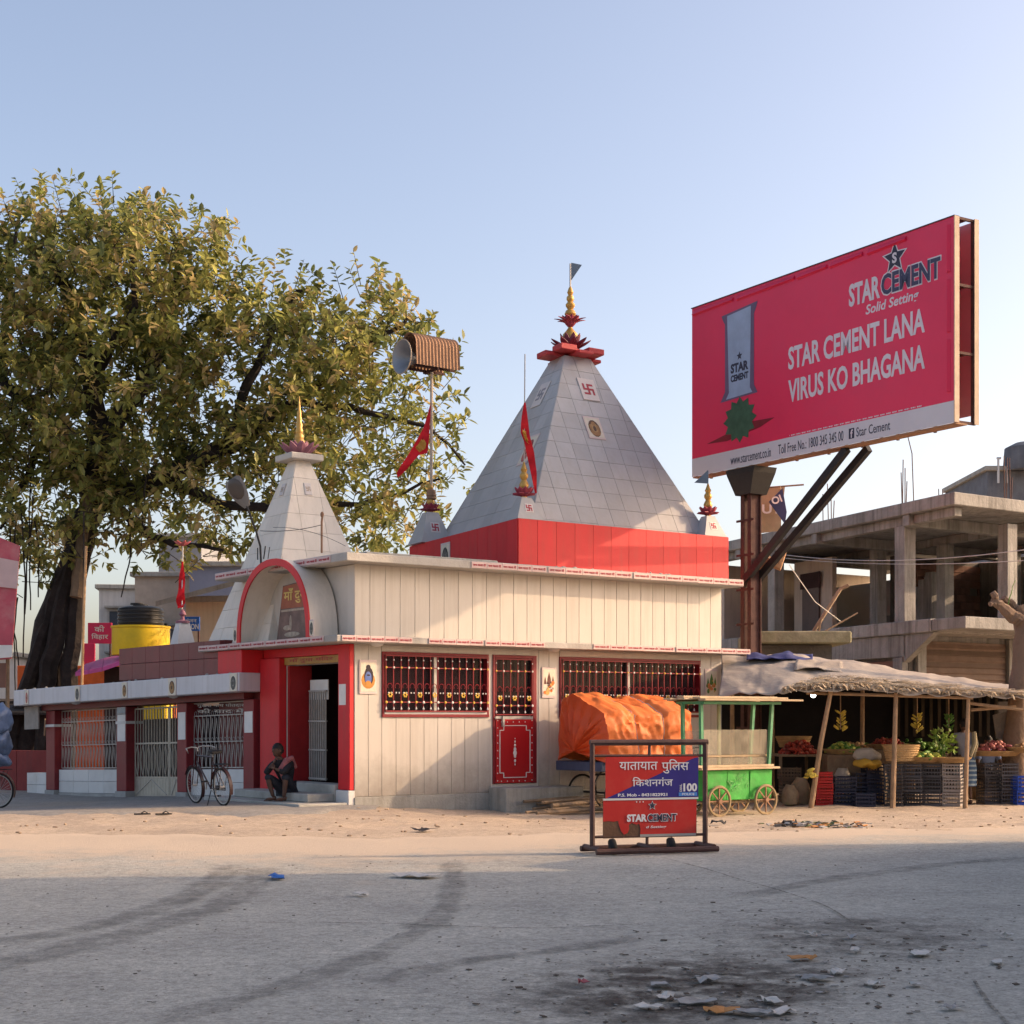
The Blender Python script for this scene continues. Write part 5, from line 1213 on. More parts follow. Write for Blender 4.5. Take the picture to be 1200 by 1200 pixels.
# upper storey inner walls
IP = mat('inner_plaster', (.48, .40, .33), .85, .15, 1.2, .2, dirt=(.28, .22, .18), damt=.5, streak=True)
MB(LF).box((13.1, .6, FT), (13.3, 8, ZR - .31)).build('rear_wall', IP, ub); iw = MB(LF).box((8.9, 2.5, FT), (11.2, 2.7, ZR - .31)).build('inner_wall', IP, ub)
MB(LF).box((9.6, 2.42, FT), (10.6, 2.498, FT + 2.0)).build('doorway', mat('door_brown', (.12, .09, .08), .6), ub); MB(LF).box((9.5, 2.40, FT + 1.6), (10.7, 2.419, FT + 2.1)).build('door_head', DARK, ub)
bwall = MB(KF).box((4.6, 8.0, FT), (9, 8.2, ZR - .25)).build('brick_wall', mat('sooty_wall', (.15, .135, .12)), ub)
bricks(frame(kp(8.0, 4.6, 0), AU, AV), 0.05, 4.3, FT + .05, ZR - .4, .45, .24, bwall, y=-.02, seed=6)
MB(KF).box((8.8, .6, FT), (9, 8, ZR - .25)).build('side_wall', CONC, ub)
# stair flight in silhouette before a pale party wall
MB(LF).box((7.0, 6.0, FT), (13.4, 6.2, ZR - .8)).build('party_wall', mat('pale_wall', (.60, .58, .55), .8, .1, 1), ub)
st_ = MB(LF)
for i in range(9): st_.box((6.0 + i * .35, 4.6, FT + .001), (6.34 + i * .35, 5.6, FT + 1.9 - i * .2))
st_.build('stair', CONC, ub)
# starter bars on the roof
rbm = MB(); rr = random.Random(5)
for (x, y) in ((.35, 2.6), (2.8, .7), (.4, 9.4), (.4, 6.4), (4.3, 5)):
    for i in range(4):
        a_ = KF @ Vector((x + rr.uniform(-.18, .18), y + rr.uniform(-.18, .18), RT)); rbm.tube([a_, a_ + Vector((rr.uniform(-.03, .03), 0, rr.uniform(.6, 1.3)))], .014, 4)
a_ = KF @ Vector((.6, 2.4, RT)); rbm.tube([a_, a_ + Vector((-.05, 0, 1.4)), a_ + Vector((-.22, 0, 2.1)), a_ + Vector((.1, 0, 2.0))], .014, 4)
tag(rbm.build('starter_bars', RUST, ub), kind='stuff')
# moss covered canopy of the room in front
cn = thing('concrete_kiosk', 'low concrete room with mossy slab roof behind the billboard post', 'kiosk', at(935, 935, 38.5))
a_, b_ = at(882, 742, 38), at(992, 742, 38)
MB().box((a_.x, 37.4, at(0, 755, 38).z), (b_.x, 40.5, at(0, 741, 38).z)).build('roof_slab', mat('mossy_slab', (.30, .28, .18), .95, .3, 3, .5, 14, dirt=(.12, .14, .06), damt=.7), cn, bevel=.03)
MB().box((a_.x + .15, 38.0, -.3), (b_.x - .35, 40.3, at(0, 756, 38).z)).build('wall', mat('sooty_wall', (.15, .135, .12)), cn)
MB().tube([at(950, 745, 37.8), at(985, 690, 38.2), at(994, 686, 38.2)], .05, 5).tube([at(958, 748, 37.8), at(962, 726, 37.8)], .03, 5).tube([at(952, 748, 37.9), at(1005, 718, 38.2)], .02, 5).build('leaning_timber', WOOD, cn)
# white wall patch and pale strips left of the post
# faded shop hoardings fixed at the roof edge
t = thing('hoarding', 'tan shop hoarding with UT lettering hung behind the billboard post', 'sign', at(905, 630, 37.6))
A = [at(889, 571, 37.6), at(920, 569, 37.6), at(914, 622, 37.6), at(889, 625, 37.6)]
MB().slab(A, (0, 1, 0), .04).build('panel', mat('hoard_tan', (.40, .30, .19), .7, .2, 2, .1, dirt=(.14, .2, .12), damt=.5), t)
lettering('UT', at(893, 602, 37.55), (1, 0, 0), (0, 0, 1), .46, .22, LETW, t, bold=.03); MB().tube([at(878, 573, 37.55), at(942, 568, 37.4)], .02, 4).tube([at(889, 625, 37.7), at(889, 640, 37.9)], .03, 4).build('pole', WOOD, t)
t = thing('hoarding', 'tilted dark blue cloth sign with white letters hanging beside the tan hoarding', 'sign', at(912, 616, 37.2))
A = [at(901, 588, 37.2), at(917, 572, 37.2), at(922, 600, 37.2), at(920, 614, 37.2)]
MB().slab(A, (0, 1, 0), .03).build('panel', mat('hoard_navy', (.05, .06, .14), .7, .2, 3, .1), t)
lettering('OI', at(906, 592, 37.15), (.9, 0, .35), (-.35, 0, .9), .24, .18, LETW, t, bold=.03); MB().tube([at(921, 616, 37.25), at(914, 570, 37.25)], .018, 4).build('stick', WOOD, t)
# dark water tower block at the far right
t, M, w_ = house('far_house', 'dark stained rooftop block with pipes at the right edge above the roof slab', 1157, 1260, 552, 62, mat('far_slate', (.13, .14, .16), .85, .3, 2, .3, dirt=(.25, .24, .24), damt=.4, streak=True), 6)
MB().tube([at(1170, 566, 61.8), at(1170, 537, 61.8)], .05, 5).tube([at(1168, 537, 61.8), at(1173, 537, 61.8)], .05, 5).tube([at(1180, 566, 61.8), at(1180, 548, 61.8), at(1190, 546, 61.8)], .04, 5).build('pipes', OFFW, t)
MB().lathe([(.9, 0), (.95, .2), (.9, .9), (.5, 1.1), (0, 1.1)], 20, T(*at(1205, 552, 62))).build('roof_tank', mat('far_slate', (.13, .14, .16)), t, True)
MB().tube([at(1196, 540, 61.9), at(1197, 524, 61.9), at(1202, 523, 61.9)], .06, 5).build('pipe_head', mat('far_slate', (.13, .14, .16)), t)
wire('power_cable', 'upper pale cable crossing the open storey of the unfinished building', at(918, 650, 48), at(1230, 640, 36), .25, .010, OFFW)
wire('power_cable', 'lower pale cable crossing the open storey of the unfinished building', at(918, 654, 48), at(1230, 655, 36), .15, .008, OFFW)

# ================================================================ POLICE BARRIER
by = 18.8; bxl, bxr = at(693, 0, by).x, at(829, 0, by).x
pbx = (bxl + bxr) / 2; yaw = R(18); PBF = frame((pbx, by, 0), Vector((math.cos(yaw), math.sin(yaw), 0)), Vector((-math.sin(yaw), math.cos(yaw), 0)))
hw = (bxr - bxl) / 2 / math.cos(R(18))
pb_ = thing('police_barrier', 'wheeled police barricade with torn red and blue sign board on the road', 'barrier', (pbx, by, .012))
PIPE = mat('barrier_pipe', (.085, .042, .036), .6, .25, 6, .15, dirt=(.20, .12, .08), damt=.4, dsc=5)
b_ = MB(PBF); z1 = at(0, 870, by).z
b_.tube([(-hw, 0, .10), (-hw, 0, z1)], .033, 8).tube([(hw, 0, .10), (hw, 0, z1)], .033, 8).tube([(-hw - .03, 0, z1), (hw + .03, 0, z1)], .036, 8)
b_.build('frame', PIPE, pb_, True)
for pp_ in ([(-hw, 0, 1.17), (hw, 0, 1.165)], [(-hw, 0, .215), (hw, 0, .215)], [(0, 0, 1.17), (0, 0, z1)], [(-.03, 0, .09), (-.03, 0, .215)]): MB(PBF).tube(pp_, .019, 6).build('rail', PIPE, pb_, True)
for y_ in (-.26, .26): MB(PBF).tube([(-hw - .05, y_, .06), (hw + .05, y_, .06)], .035, 8).build('base_rail', PIPE, pb_, True)
for x in (-hw, -.03, hw): MB(PBF).tube([(x, -.26, .085), (x, .26, .085)], .033, 8).build('base_cross_rail', PIPE, pb_, True)
for x in (-hw + .22, .24):
    w_ = MB(PBF).lathe([(0, -.04), (.085, -.04), (.10, -.02), (.10, .02), (.085, .04), (0, .04)], 16, T(x, -.1, .10) @ RY(R(80)) @ RX(R(12))).build('wheel', RUBBER, pb_, True)
    MB(PBF).tube([(x, -.1, .1), (x + .22, -.2, .05)], .012, 5).build('axle', PIPE, pb_)
PR = mat('board_red', (.56, .035, .028), .4, .08, 3, .04, dirt=(.42, .10, .07), damt=.35, dsc=3); PBl = mat('board_blue', (.045, .035, .21), .4, .08, 3, .04)
x0, x1, zt, zb, zm = -hw + .13, hw - .12, 1.155, .195, .655
bdv = MB(PBF).box((x0 + .03, -.022, zm + .012), (x1 + .02, -.012, zt)).build('sign_board', PR, pb_)
MB(PBF).slab([(x0 + .04, -.0225, zm + .014), (x1 + .02, -.0225, zm + .014), (x1 + .02, -.0225, zt - .01), (x1 - .04, -.0225, zt - .02)], (0, -1, 0), .0015).build('blue_field', PBl, bdv)
MB(PBF).box((x0, -.0235, zm - .012), (x1 + .02, -.012, zm + .011)).build('white_line', WHITE, bdv)
MB(PBF).box((x0, -.016, zb), (x1, -.006, zm - .013)).build('board_backing', mat('torn_brown', (.16, .085, .05), .85, .25, 6, .2), bdv)
edge = [(x0, zm - .013), (x0, .395), (x0 + .06, .40), (x0 + .13, .392), (x0 + .19, .40), (x0 + .20, .35), (x0 + .225, .28), (x0 + .265, .235), (x0 + .31, .255), (x0 + .33, .30), (x0 + .325, .35), (x0 + .36, .372), (x0 + .42, .352), (x0 + .46, .36), (x0 + .475, .30), (x0 + .47, .235), (x1 - .01, .235), (x1, zm - .013)]
def cap_poly(pts, y, th, m, nm, par): 
    import mathutils.geometry as mg
    tri = mg.tessellate_polygon([[Vector((p[0], p[1], 0)) for p in pts]])
    n_ = len(pts); vs = [(p[0], y, p[1]) for p in pts] + [(p[0], y - th, p[1]) for p in pts]
    fs = [tuple(t_) for t_ in tri] + [tuple(i + n_ for i in t_[::-1]) for t_ in tri] + [(i, (i+1) % n_, n_ + (i+1) % n_, n_ + i) for i in range(n_)]
    return MB(PBF).add(vs, fs).build(nm, m, par)
cap_poly(edge, -.0165, .003, PR, 'torn_sheet', bdv)
MB(PBF).box((x0 + .47, -.022, .205), (x1 - .01, -.012, .2345)).build('silver_strip', STEEL, bdv)
def pl(s, xa, xb, za, zb_, m=LETW, bold=.02, shear=0, out=.0014, up=(0, 0, 1), ax=None): return lettering(s, PBF @ Vector((xa, -.024, za)), ax or PBF.col[0].to_3d(), up, xb - xa, zb_ - za, m, bdv, bold, shear, out=out, th=.0004)
X = lambda u: x0 + .03 + (x1 - x0 - .01) * u
pl('यातायात', X(.145), X(.555), 1.0, 1.095, bold=.006); pl('पुिलस', X(.60), X(.895), .955, 1.125, bold=.006)
pl('िकशनगंज', X(.285), X(.72), .805, .915, bold=.006); pl('P.S. Mob - 8431822921', X(.13), X(.66), .685, .722, bold=.03)
pl('100', X(.835), X(.985), .735, .835, bold=.04); lettering('DIAL', PBF @ Vector((X(.82), -.024, .735)), (0, 0, 1), -PBF.col[0].to_3d(), .09, .03, LETW, bdv, .02, out=.0014, th=.0004)
MB(PBF).box((X(.785), -.027, .682), (X(.985), -.0245, .725)).build('blue_label', mat('label_blue', (.08, .25, .62), .5, .05, 3, 0), bdv); pl('POLICE', X(.82), X(.955), .690, .717, out=.004, bold=.02)
star(X(.50), .575, .058, WHITE, .0205, PBF, bdv); star(X(.50), .575, .045, LETD, .0235, PBF, bdv)
pl('STAR', X(.225), X(.44), .385, .475, bold=.05); pl('CEMENT', X(.443), X(.768), .381, .479, LETW, .05); pl('CEMENT', X(.45), X(.76), .388, .472, LETD, .02, out=.0026); pl('d Setting', X(.43), X(.65), .298, .335, bold=.02, shear=.2)
for i, u_ in enumerate((.33, .365, .40)): MB(PBF).ball((X(u_), -.021, .62), (.008, .002, .008), 6, 4).build('paint_chip', WHITE, bdv)

# ================================================================ TARP COVERED CARGO TRICYCLE
tc_ = thing('cargo_tricycle', 'cargo tricycle heaped under a tied orange tarpaulin in front of the temple window', 'cart', fpt(5.3, -1.0) + Vector((0, 0, -.2)))
TAR = mat('orange_tarp', (.74, .185, .045), .58, .14, 1.6, .35, 7, spec=.25, dirt=(.62, .26, .10), damt=.55, dsc=1.5)
nL, nC = 64, 56; t0, t1, d0, d1 = 4.36, 6.42, -1.85, -.42
def sect(u_):                                          # cross-section outline from front hem over the top to the rear hem
    zt_ = 1.70 + .02 * math.sin(u_ * 9); rid = 2.06 - .06 * u_; hem = .78 - .15 * u_
    return [(d0 - .06, hem), (d0 - .03, hem + .3), (d0, zt_ - .25), (d0 + .03, zt_), (d0 + .55, zt_ + .20), (d0 + 1.0, rid), (d1 - .1, rid - .05), (d1, rid - .5), (d1 + .03, hem)]
vs = []; fs = []
def lerp_prof(P, k):
    f_ = k * (len(P) - 1); i = min(len(P) - 2, int(f_)); r = f_ - i; return (P[i][0] * (1-r) + P[i+1][0] * r, P[i][1] * (1-r) + P[i+1][1] * r)
cords = (.36, .68)
for i in range(nL + 1):
    u_ = i / nL; P = sect(u_); t_ = t0 + (t1 - t0) * u_
    for k in range(nC + 1):
        d_, z_ = lerp_prof(P, k / nC); q = Vector((t_, d_, z_))
        kk = k * 26 / nC; w1 = mathutils.noise.noise((u_ * 5 + 3, kk * .30, 1.2)) * .06 + mathutils.noise.noise((u_ * 13, kk * .75, 5.1)) * .03 + (.5 - abs(mathutils.noise.noise((u_ * 9 + kk * .5, kk * .35 - u_ * 4, 9.1)))) * .075 + (.5 - abs(mathutils.noise.noise((u_ * 22 - kk * .9, kk * .8, 4.1)))) * .038
        pinch = sum(.05 * math.exp(-((u_ - c_) / .025) ** 2) for c_ in cords); bulge = .03 * math.sin(u_ * math.pi * 3)
        nrm = Vector((0, -1 if k < nC * .4 else .2, .1 if k < nC * .3 else .9)).normalized(); q += nrm * (w1 - pinch + bulge)
        q.x += .12 * (u_ - .5) * (1 - abs(k / nC - .5) * 2); vs.append(q)
for i in range(nL):
    for k in range(nC): a = i*(nC+1)+k; fs.append((a, a+1, a+nC+2, a+nC+1))
tar = MB(F).add(vs, fs).build('tarpaulin', TAR, tc_, True, recalc=False)
# left end: gathered folds running to a point
ev = []; ef = []
P = sect(0); m_ = 12
for j in range(m_ + 1):
    s_ = j / m_
    for k in range(nC + 1):
        d_, z_ = lerp_prof(P, k / nC); c_ = (d0 + .65, 1.0); q = Vector((t0 - .22 * math.sin(s_ * math.pi * .5), d_ + (c_[0] - d_) * s_, z_ + (c_[1] - z_) * s_))
        q.x += .05 * s_ * (1 - s_) * 4 * math.sin(k * 1.3 + s_ * 4) - .06
        if j == 0: q = vs[k].copy()
        ev.append(q)
for j in range(m_):
    for k in range(nC): a = j*(nC+1)+k; ef.append((a, a+1, a+nC+2, a+nC+1))
MB(F).add(ev, ef).build('tarpaulin_end', mat('tarp_end_shaded', (.62, .085, .022), .5, .15, 1.6, .3, 6), tc_, True, recalc=False)  # deeper orange paints the shade on the left end
ev = []
for j in range(m_ + 1):
    s_ = j / m_; P = sect(1)
    for k in range(nC + 1):
        d_, z_ = lerp_prof(P, k / nC); c_ = (d0 + .65, 1.3); q = Vector((t1 + .05 + .25 * math.sin(s_ * math.pi * .5), d_ + (c_[0] - d_) * s_, z_ + (c_[1] - z_) * s_))
        q.x += .04 * s_ * (1 - s_) * 4 * math.sin(k * 1.1 + 2)
        if j == 0: q = vs[nL * (nC + 1) + k].copy()
        ev.append(q)
MB(F).add(ev, ef).build('tarpaulin_end', TAR, tc_, True, recalc=False)
for c_ in cords:
    i = int(c_ * nL); MB(F).tube([vs[i*(nC+1)+k] + Vector((0, -.008, .008)) for k in range(nC + 1)], .008, 4).build('rope', OFFW, tc_)
MB(F).box((t0 - .12, d0 + .02, .62), (t1, d1, .80)).build('tray', mat('tray_blue', (.06, .08, .14), .5, .2), tc_, bevel=.01)
def wheel(M, r, parent, spokes=18, tyre=.022, rimm=STEEL, name='wheel', hub=.03):
    w_ = MB(M).torus(r - tyre, tyre, 32, 6).build(name, RUBBER, parent, True)
    MB(M).torus(r - tyre * 2.3, tyre * .55, 32, 5).build('rim', rimm, w_, True)
    s_ = MB(M)
    for i in range(spokes):
        a = 2*math.pi*i/spokes; s_.tube([(hub * math.cos(a + .5), hub * math.sin(a + .5), .03 * (-1)**i), ((r - tyre*2.3) * math.cos(a), (r - tyre*2.3) * math.sin(a), 0)], .0025, 3)
    s_.tube([(0, 0, -.05), (0, 0, .05)], hub * .7, 8); tag(s_.build('spokes', rimm, w_), kind='stuff'); return w_
zg = -.17
for d_ in (d0 + .12, d1 - .1): wheel(F @ T(t0 + .45, d_, zg + .35) @ RX(math.pi/2), .36, tc_, 20)
wheel(F @ T(t1 + .75, (d0 + d1) / 2, zg + .35) @ RX(math.pi/2), .36, tc_, 20)
fm = MB(F).tube([(t0 + .45, d0 + .1, zg + .36), (t0 + .45, d1 - .08, zg + .36)], .022, 6).tube([(t0, d0 + .5, .55), (t1 + .3, d0 + .6, .55), (t1 + .75, (d0+d1)/2, .75), (t1 + .7, (d0+d1)/2, 1.0)], .022, 6)
fm.torus(.42, .012, 16, 5, T(t0 + .45, d0 + .1, zg + .35) @ RX(math.pi/2), R(10), R(200)).torus(.40, .015, 12, 5, T(t0 + .25, d0 + .2, zg + .45) @ RX(math.pi/2), R(60), R(230))
fm.tube([(t1 + .75, (d0+d1)/2 - .25, 1.05), (t1 + .7, (d0+d1)/2, 1.02), (t1 + .75, (d0+d1)/2 + .25, 1.05)], .015, 6); fm.build('chassis', BLACK, tc_, True)
MB(F).lathe([(0, -.03), (.25, -.03), (.27, 0), (.25, .03), (0, .03)], 20, T(t0 + .52, d0 - .05, zg + .22) @ RX(math.pi/2)).build('spare_tyre', RUBBER, tc_, True)
# pile of poles and planks lying under the tricycle
rp = random.Random(21)
lab = ['longest grey timber on top of the woodpile by the temple landing', 'thin pale stick poking left from the woodpile', 'dark plank lying under the tarpaulin tricycle', 'short split log at the front of the woodpile', 'slim bamboo across the woodpile', 'broken board on the ground before the woodpile', 'lowest heavy timber of the woodpile', 'crooked branch at the back of the woodpile']
for i in range(8):
    ta = 3.0 + rp.uniform(-.1, .6); dd = -1.5 + i * .12; zz = -.13 + .06 * (i % 4); ln_ = rp.uniform(1.5, 2.6)
    P = [F @ Vector((ta, dd + rp.uniform(-.15, .15), zz)), F @ Vector((ta + ln_ * .5, dd + rp.uniform(-.05, .05), zz + .03)), F @ Vector((ta + ln_, dd + rp.uniform(-.2, .2), zz + rp.uniform(0, .08)))]
    r_ = rp.uniform(.022, .05); tag(MB().tube(P, [r_, r_ * 1.1, r_ * .8], 6).build('timber', WOOD), lab[i], 'timber', 'timbers in the woodpile')

# ================================================================ GREEN FOOD CART
gc0 = Vector((3.70, 28.76, -.19)); GCF = frame(gc0, U, V)
gc = thing('food_cart', 'green wooden food cart with glass sides and pale plank roof', 'cart', gc0)
GRN = mat('cart_green', (.035, .36, .045), .55, .25, 3, .25, 8, dirt=(.07, .19, .05), damt=.65, dsc=2.2); GRD = mat('post_green', (.06, .26, .13), .5, .25, 4, .1, dirt=(.2, .24, .14), damt=.4)
CL, CD = 1.72, .6
body = MB(GCF).box((-.2, .10, .30), (-.2 + CL, .10 + CD, .86)).build('body', GRN, gc, bevel=.008)
for i in range(3):
    xa = -.2 + i * CL / 3; MB(GCF).add([(xa + .01, .095, .31), (xa + CL/3 - .01, .095, .31), (xa + CL/3 - .01, .07 + .02 * (i == 1), .84), (xa + .01, .075, .84)], [(0, 1, 2, 3)]).add([(xa + .01, .098, .31), (xa + CL/3 - .01, .098, .31), (xa + CL/3 - .01, .098, .84), (xa + .01, .098, .84)], [(3, 2, 1, 0)]).build('cloth_panel', GRN, body)
scr = MB(GCF); rq = random.Random(9)
for i in range(12):
    x = .42 + rq.uniform(0, .5); z = .4 + rq.uniform(0, .3); scr.tube([(x, .07, z), (x + rq.uniform(-.06, .06), .07, z + .06), (x + rq.uniform(-.08, .08), .07, z + rq.uniform(.08, .16))], .006, 4)
scr.build('painted_scroll', mat('pale_green', (.22, .5, .2), .6), body)
MB(GCF).box((-.34, -.02, .865), (CL - .08, .10 + CD + .1, .905)).build('counter_plank', PLANK, gc, bevel=.006); MB(GCF).box((-.5, .02, .906), (CL - .2, .3, .95)).build('counter_plank', PLANK, gc, bevel=.006)
MB(GCF).box((-.24, .2, 1.09), (CL - .2, .34, 1.13)).build('shelf_plank', PLANK, gc, bevel=.005)
for (x, y, lean) in ((-.2, .14, -.0), (CL - .24, .14, .16), (-.2, .64, 0), (CL - .24, .64, .16)):
    MB(GCF).bar((x, y, .86), (x + (.10 if lean else -.02) + .0, y, 2.10), .06).build('post', GRD, gc)
MB(GCF).bar((.72, .68, .9), (.72, .68, 2.08), .05).build('post', mat('post_pale', (.30, .34, .20), .6, .2), gc)
GLS = bpy.data.materials.new('dusty_glass'); GLS.use_nodes = True; nt = GLS.node_tree; p_ = nt.nodes['Principled BSDF']; p_.inputs['Base Color'].default_value = (.42, .38, .29, 1); p_.inputs['Roughness'].default_value = .3
n_ = nt.nodes.new('ShaderNodeTexNoise'); n_.inputs['Scale'].default_value = 3; r_ = nt.nodes.new('ShaderNodeMapRange'); r_.inputs[3].default_value = .0; r_.inputs[4].default_value = .5; g_ = nt.nodes.new('ShaderNodeNewGeometry')
nt.links.new(g_.outputs['Position'], n_.inputs['Vector']); nt.links.new(n_.outputs['Fac'], r_.inputs[0]); nt.links.new(r_.outputs[0], p_.inputs['Alpha'])
MB(GCF).box((-.14, .145, 1.14), (CL - .26, .152, 1.60)).build('glass_pane', GLS, gc); MB(GCF).box((-.14, .147, .955), (CL - .26, .153, 1.085)).build('glass_pane', GLS, gc)
MB(GCF).box((CL - .225, .2, .95), (CL - .218, .62, 1.58)).build('glass_pane', GLS, gc); MB(GCF).box((-.205, .2, .95), (-.198, .62, 1.58)).build('glass_pane', GLS, gc)
MB(GCF).box((-.24, .04, 2.07), (CL + .0, .8, 2.12)).build('roof_frame', GRD, gc)
for i, (xa, xb, y, z) in enumerate(((-.34, CL + .40, -.12, 2.13), (-.32, CL + .25, .06, 2.17), (-.5, CL + .05, .28, 2.15), (-.36, CL + .30, .46, 2.19), (-.52, CL + .1, .64, 2.15), (-.3, CL + .2, .80, 2.13))):
    MB(GCF).box((xa, y, z), (xb, y + .2, z + .035), RZ(R((-1, 1, .5, -.6, .3, 0)[i]))).build('roof_plank', PLANK, gc, bevel=.006)
MB(GCF).tube([(-.3, .2, .27), (CL - .2, .2, .25)], .025, 6).tube([(-.3, .8, .27), (CL - .2, .8, .25)], .025, 6).bar((.05, .15, .28), (.3, .15, .1), .03).bar((1.25, .15, .28), (1.1, .15, .1), .03).build('undercarriage', WOOD, gc)
def cartwheel(x, y):
    w_ = MB(GCF).torus(.265, .028, 28, 6, T(x, y, .29) @ RX(math.pi/2)).build('wheel', mat('wheel_tan', (.30, .22, .12), .8, .2, 6), gc, True)
    s_ = MB(GCF)
    for i in range(8):
        a = 2*math.pi*i/8; s_.bar((x, y, .29), (x + .25*math.cos(a), y, .29 + .25*math.sin(a)), .022)
    s_.lathe([(0, -.05), (.045, -.05), (.045, .05), (0, .05)], 10, T(x, y, .29) @ RX(math.pi/2)); s_.build('spokes', BROWN, w_)
for x in (.12, CL - .42):
    for y in (.02, .76): cartwheel(x, y)

# ================================================================ BICYCLES
def bicycle(label, M, col_, parent_loc):
    b = thing('bicycle', label, 'bicycle', parent_loc); FM = mat(col_[0], col_[1], .35, .1, 6, 0, spec=.5); r = .345
    Mw = lambda x: M @ T(x, 0, r) @ RX(math.pi/2)
    wheel(Mw(0), r, b, 28, .019); wheel(Mw(1.12) , r, b, 28, .019)
    bbk, st_, hd_, hb = (.45, 0, .30), (.28, 0, .88), (.90, 0, .92), (.95, 0, .80)
    f = MB(M); tt = .017
    for a_, c_ in ((bbk, st_), (st_, (.88, 0, .90)), (bbk, hb), ((.87, 0, .98), (.98, 0, .70)), ((0, .05, r), bbk), ((0, -.05, r), bbk), ((0, .05, r), (.29, 0, .80)), ((0, -.05, r), (.29, 0, .80)), ((.98, .05, .70), (1.12, .05, r)), ((.98, -.05, .70), (1.12, -.05, r))): f.tube([a_, c_], tt if abs(a_[1]) < .01 else .01, 6)
    f.build('frame', FM, b, True)
    MB(M).tube([(.72, .28, 1.02), (.82, .25, 1.05), (.92, .1, 1.06), (.88, 0, 1.04), (.92, -.1, 1.06), (.82, -.25, 1.05), (.72, -.28, 1.02)], .012, 6).tube([(.88, 0, .95), (.88, 0, 1.05)], .013, 6).build('handlebar', STEEL, b, True)
    MB(M).tube([(.74, .26, 1.0), (.86, .2, .96)], .006, 4).tube([(.74, -.26, 1.0), (.86, -.2, .96)], .006, 4).build('brake_lever', STEEL, b)
    MB(M).add([(.08, -.11, 1.0), (.08, .11, 1.0), (.22, .09, 1.01), (.22, -.09, 1.01), (.40, .03, 1.02), (.40, -.03, 1.02), (.08, -.10, .94), (.08, .10, .94), (.22, .08, .95), (.22, -.08, .95), (.39, .02, .96), (.39, -.02, .96)],
        [(0,3,2,1),(3,5,4,2),(6,7,8,9),(9,8,10,11),(0,1,7,6),(1,2,8,7),(2,4,10,8),(4,5,11,10),(5,3,9,11),(3,0,6,9)]).build('saddle', BLACK, b, True, bevel=.012)
    MB(M).tube([st_, (.26, 0, .96)], .013, 6).build('seat_post', STEEL, b)
    c_ = MB(M)
    for y in (-.07, 0, .07): c_.tube([(.22, y, .76), (-.25, y, .76)], .007, 4)
    c_.tube([(-.25, -.08, .76), (-.25, .08, .76)], .007, 4).tube([(-.18, .07, .76), (0, .06, r)], .006, 4).tube([(-.18, -.07, .76), (0, -.06, r)], .006, 4); c_.build('carrier', BLACK, b)
    for x, a0, a1 in ((0, 20, 200), (1.12, 30, 215)):
        g = MB(M); n_ = 14
        for k in range(n_): 
            p0, p1 = R(a0 + (a1-a0)*k/n_), R(a0 + (a1-a0)*(k+1)/n_); R_ = r + .025
            g.add([(x + R_*math.cos(p0), -.03, r + R_*math.sin(p0)), (x + R_*math.cos(p0), .03, r + R_*math.sin(p0)), (x + R_*math.cos(p1), .03, r + R_*math.sin(p1)), (x + R_*math.cos(p1), -.03, r + R_*math.sin(p1))], [(0, 1, 2, 3)])
        g.build('mudguard', FM, b, True)
    k_ = MB(M).torus(.09, .008, 20, 5, T(.45, -.06, .30) @ RX(math.pi/2)).build('chain_ring', STEEL, b, True)
    MB(M).box((.0, -.075, .27), (.5, -.055, .36)).build('chain_case', BLACK, b, bevel=.01)
    MB(M).bar((.45, -.1, .30), (.52, -.1, .15), .02).bar((.45, .1, .30), (.38, .1, .45), .02).build('crank', STEEL, b)
    MB(M).box((.47, -.2, .135), (.57, -.11, .16)).box((.33, .11, .44), (.43, .2, .465)).build('pedal', RUBBER, b)
    MB(M).tube([(.35, .05, .28), (.22, .22, .0)], .01, 5).build('kickstand', BLACK, b)
    return b
bp = at(262, 948, 28.3); zz = gz(bp.x, 28.3) + .045
bv = Vector((-.60, .80, 0)); BM = frame((bp.x, 28.3, zz), bv, Vector((-bv.y, bv.x, 0))) @ RX(R(-5))
bicycle('dark red roadster bicycle parked against the silver grille', BM, ('frame_maroon', (.035, .014, .014)), (bp.x, 28.3, zz))
b2 = at(-2, 940, 30.5); z2 = gz(b2.x, 30.5) + .05; bv = Vector((-.96, .28, 0))
BM = frame((b2.x, 30.5, z2), bv, Vector((-bv.y, bv.x, 0)))
bicycle('rusty bicycle mostly cut off by the left edge of the photo', BM, ('frame_rust', (.10, .06, .04)), (b2.x, 30.5, z2))
sk = MB(); 
for i, (px, py, a_, b__) in enumerate(((-4, 846, .26, .34), (-2, 870, .26, .26), (-8, 890, .3, .2))): sk.ball(tuple(at(px, py, 30.2)), (a_, .3, b__), 22, 16)
o = sk.build('plastic_bundle', mat('blue_plastic', (.10, .15, .26), .35, .4, 4, .9, 6, spec=.5), None, True); tag(o, 'crumpled blue plastic bundle on the bicycle at the left edge', 'bundle')
for v in o.data.vertices:
    n3 = mathutils.noise.noise_vector(v.co * 3); v.co += n3 * .12; v.co += mathutils.noise.noise_vector(v.co * 9) * .05

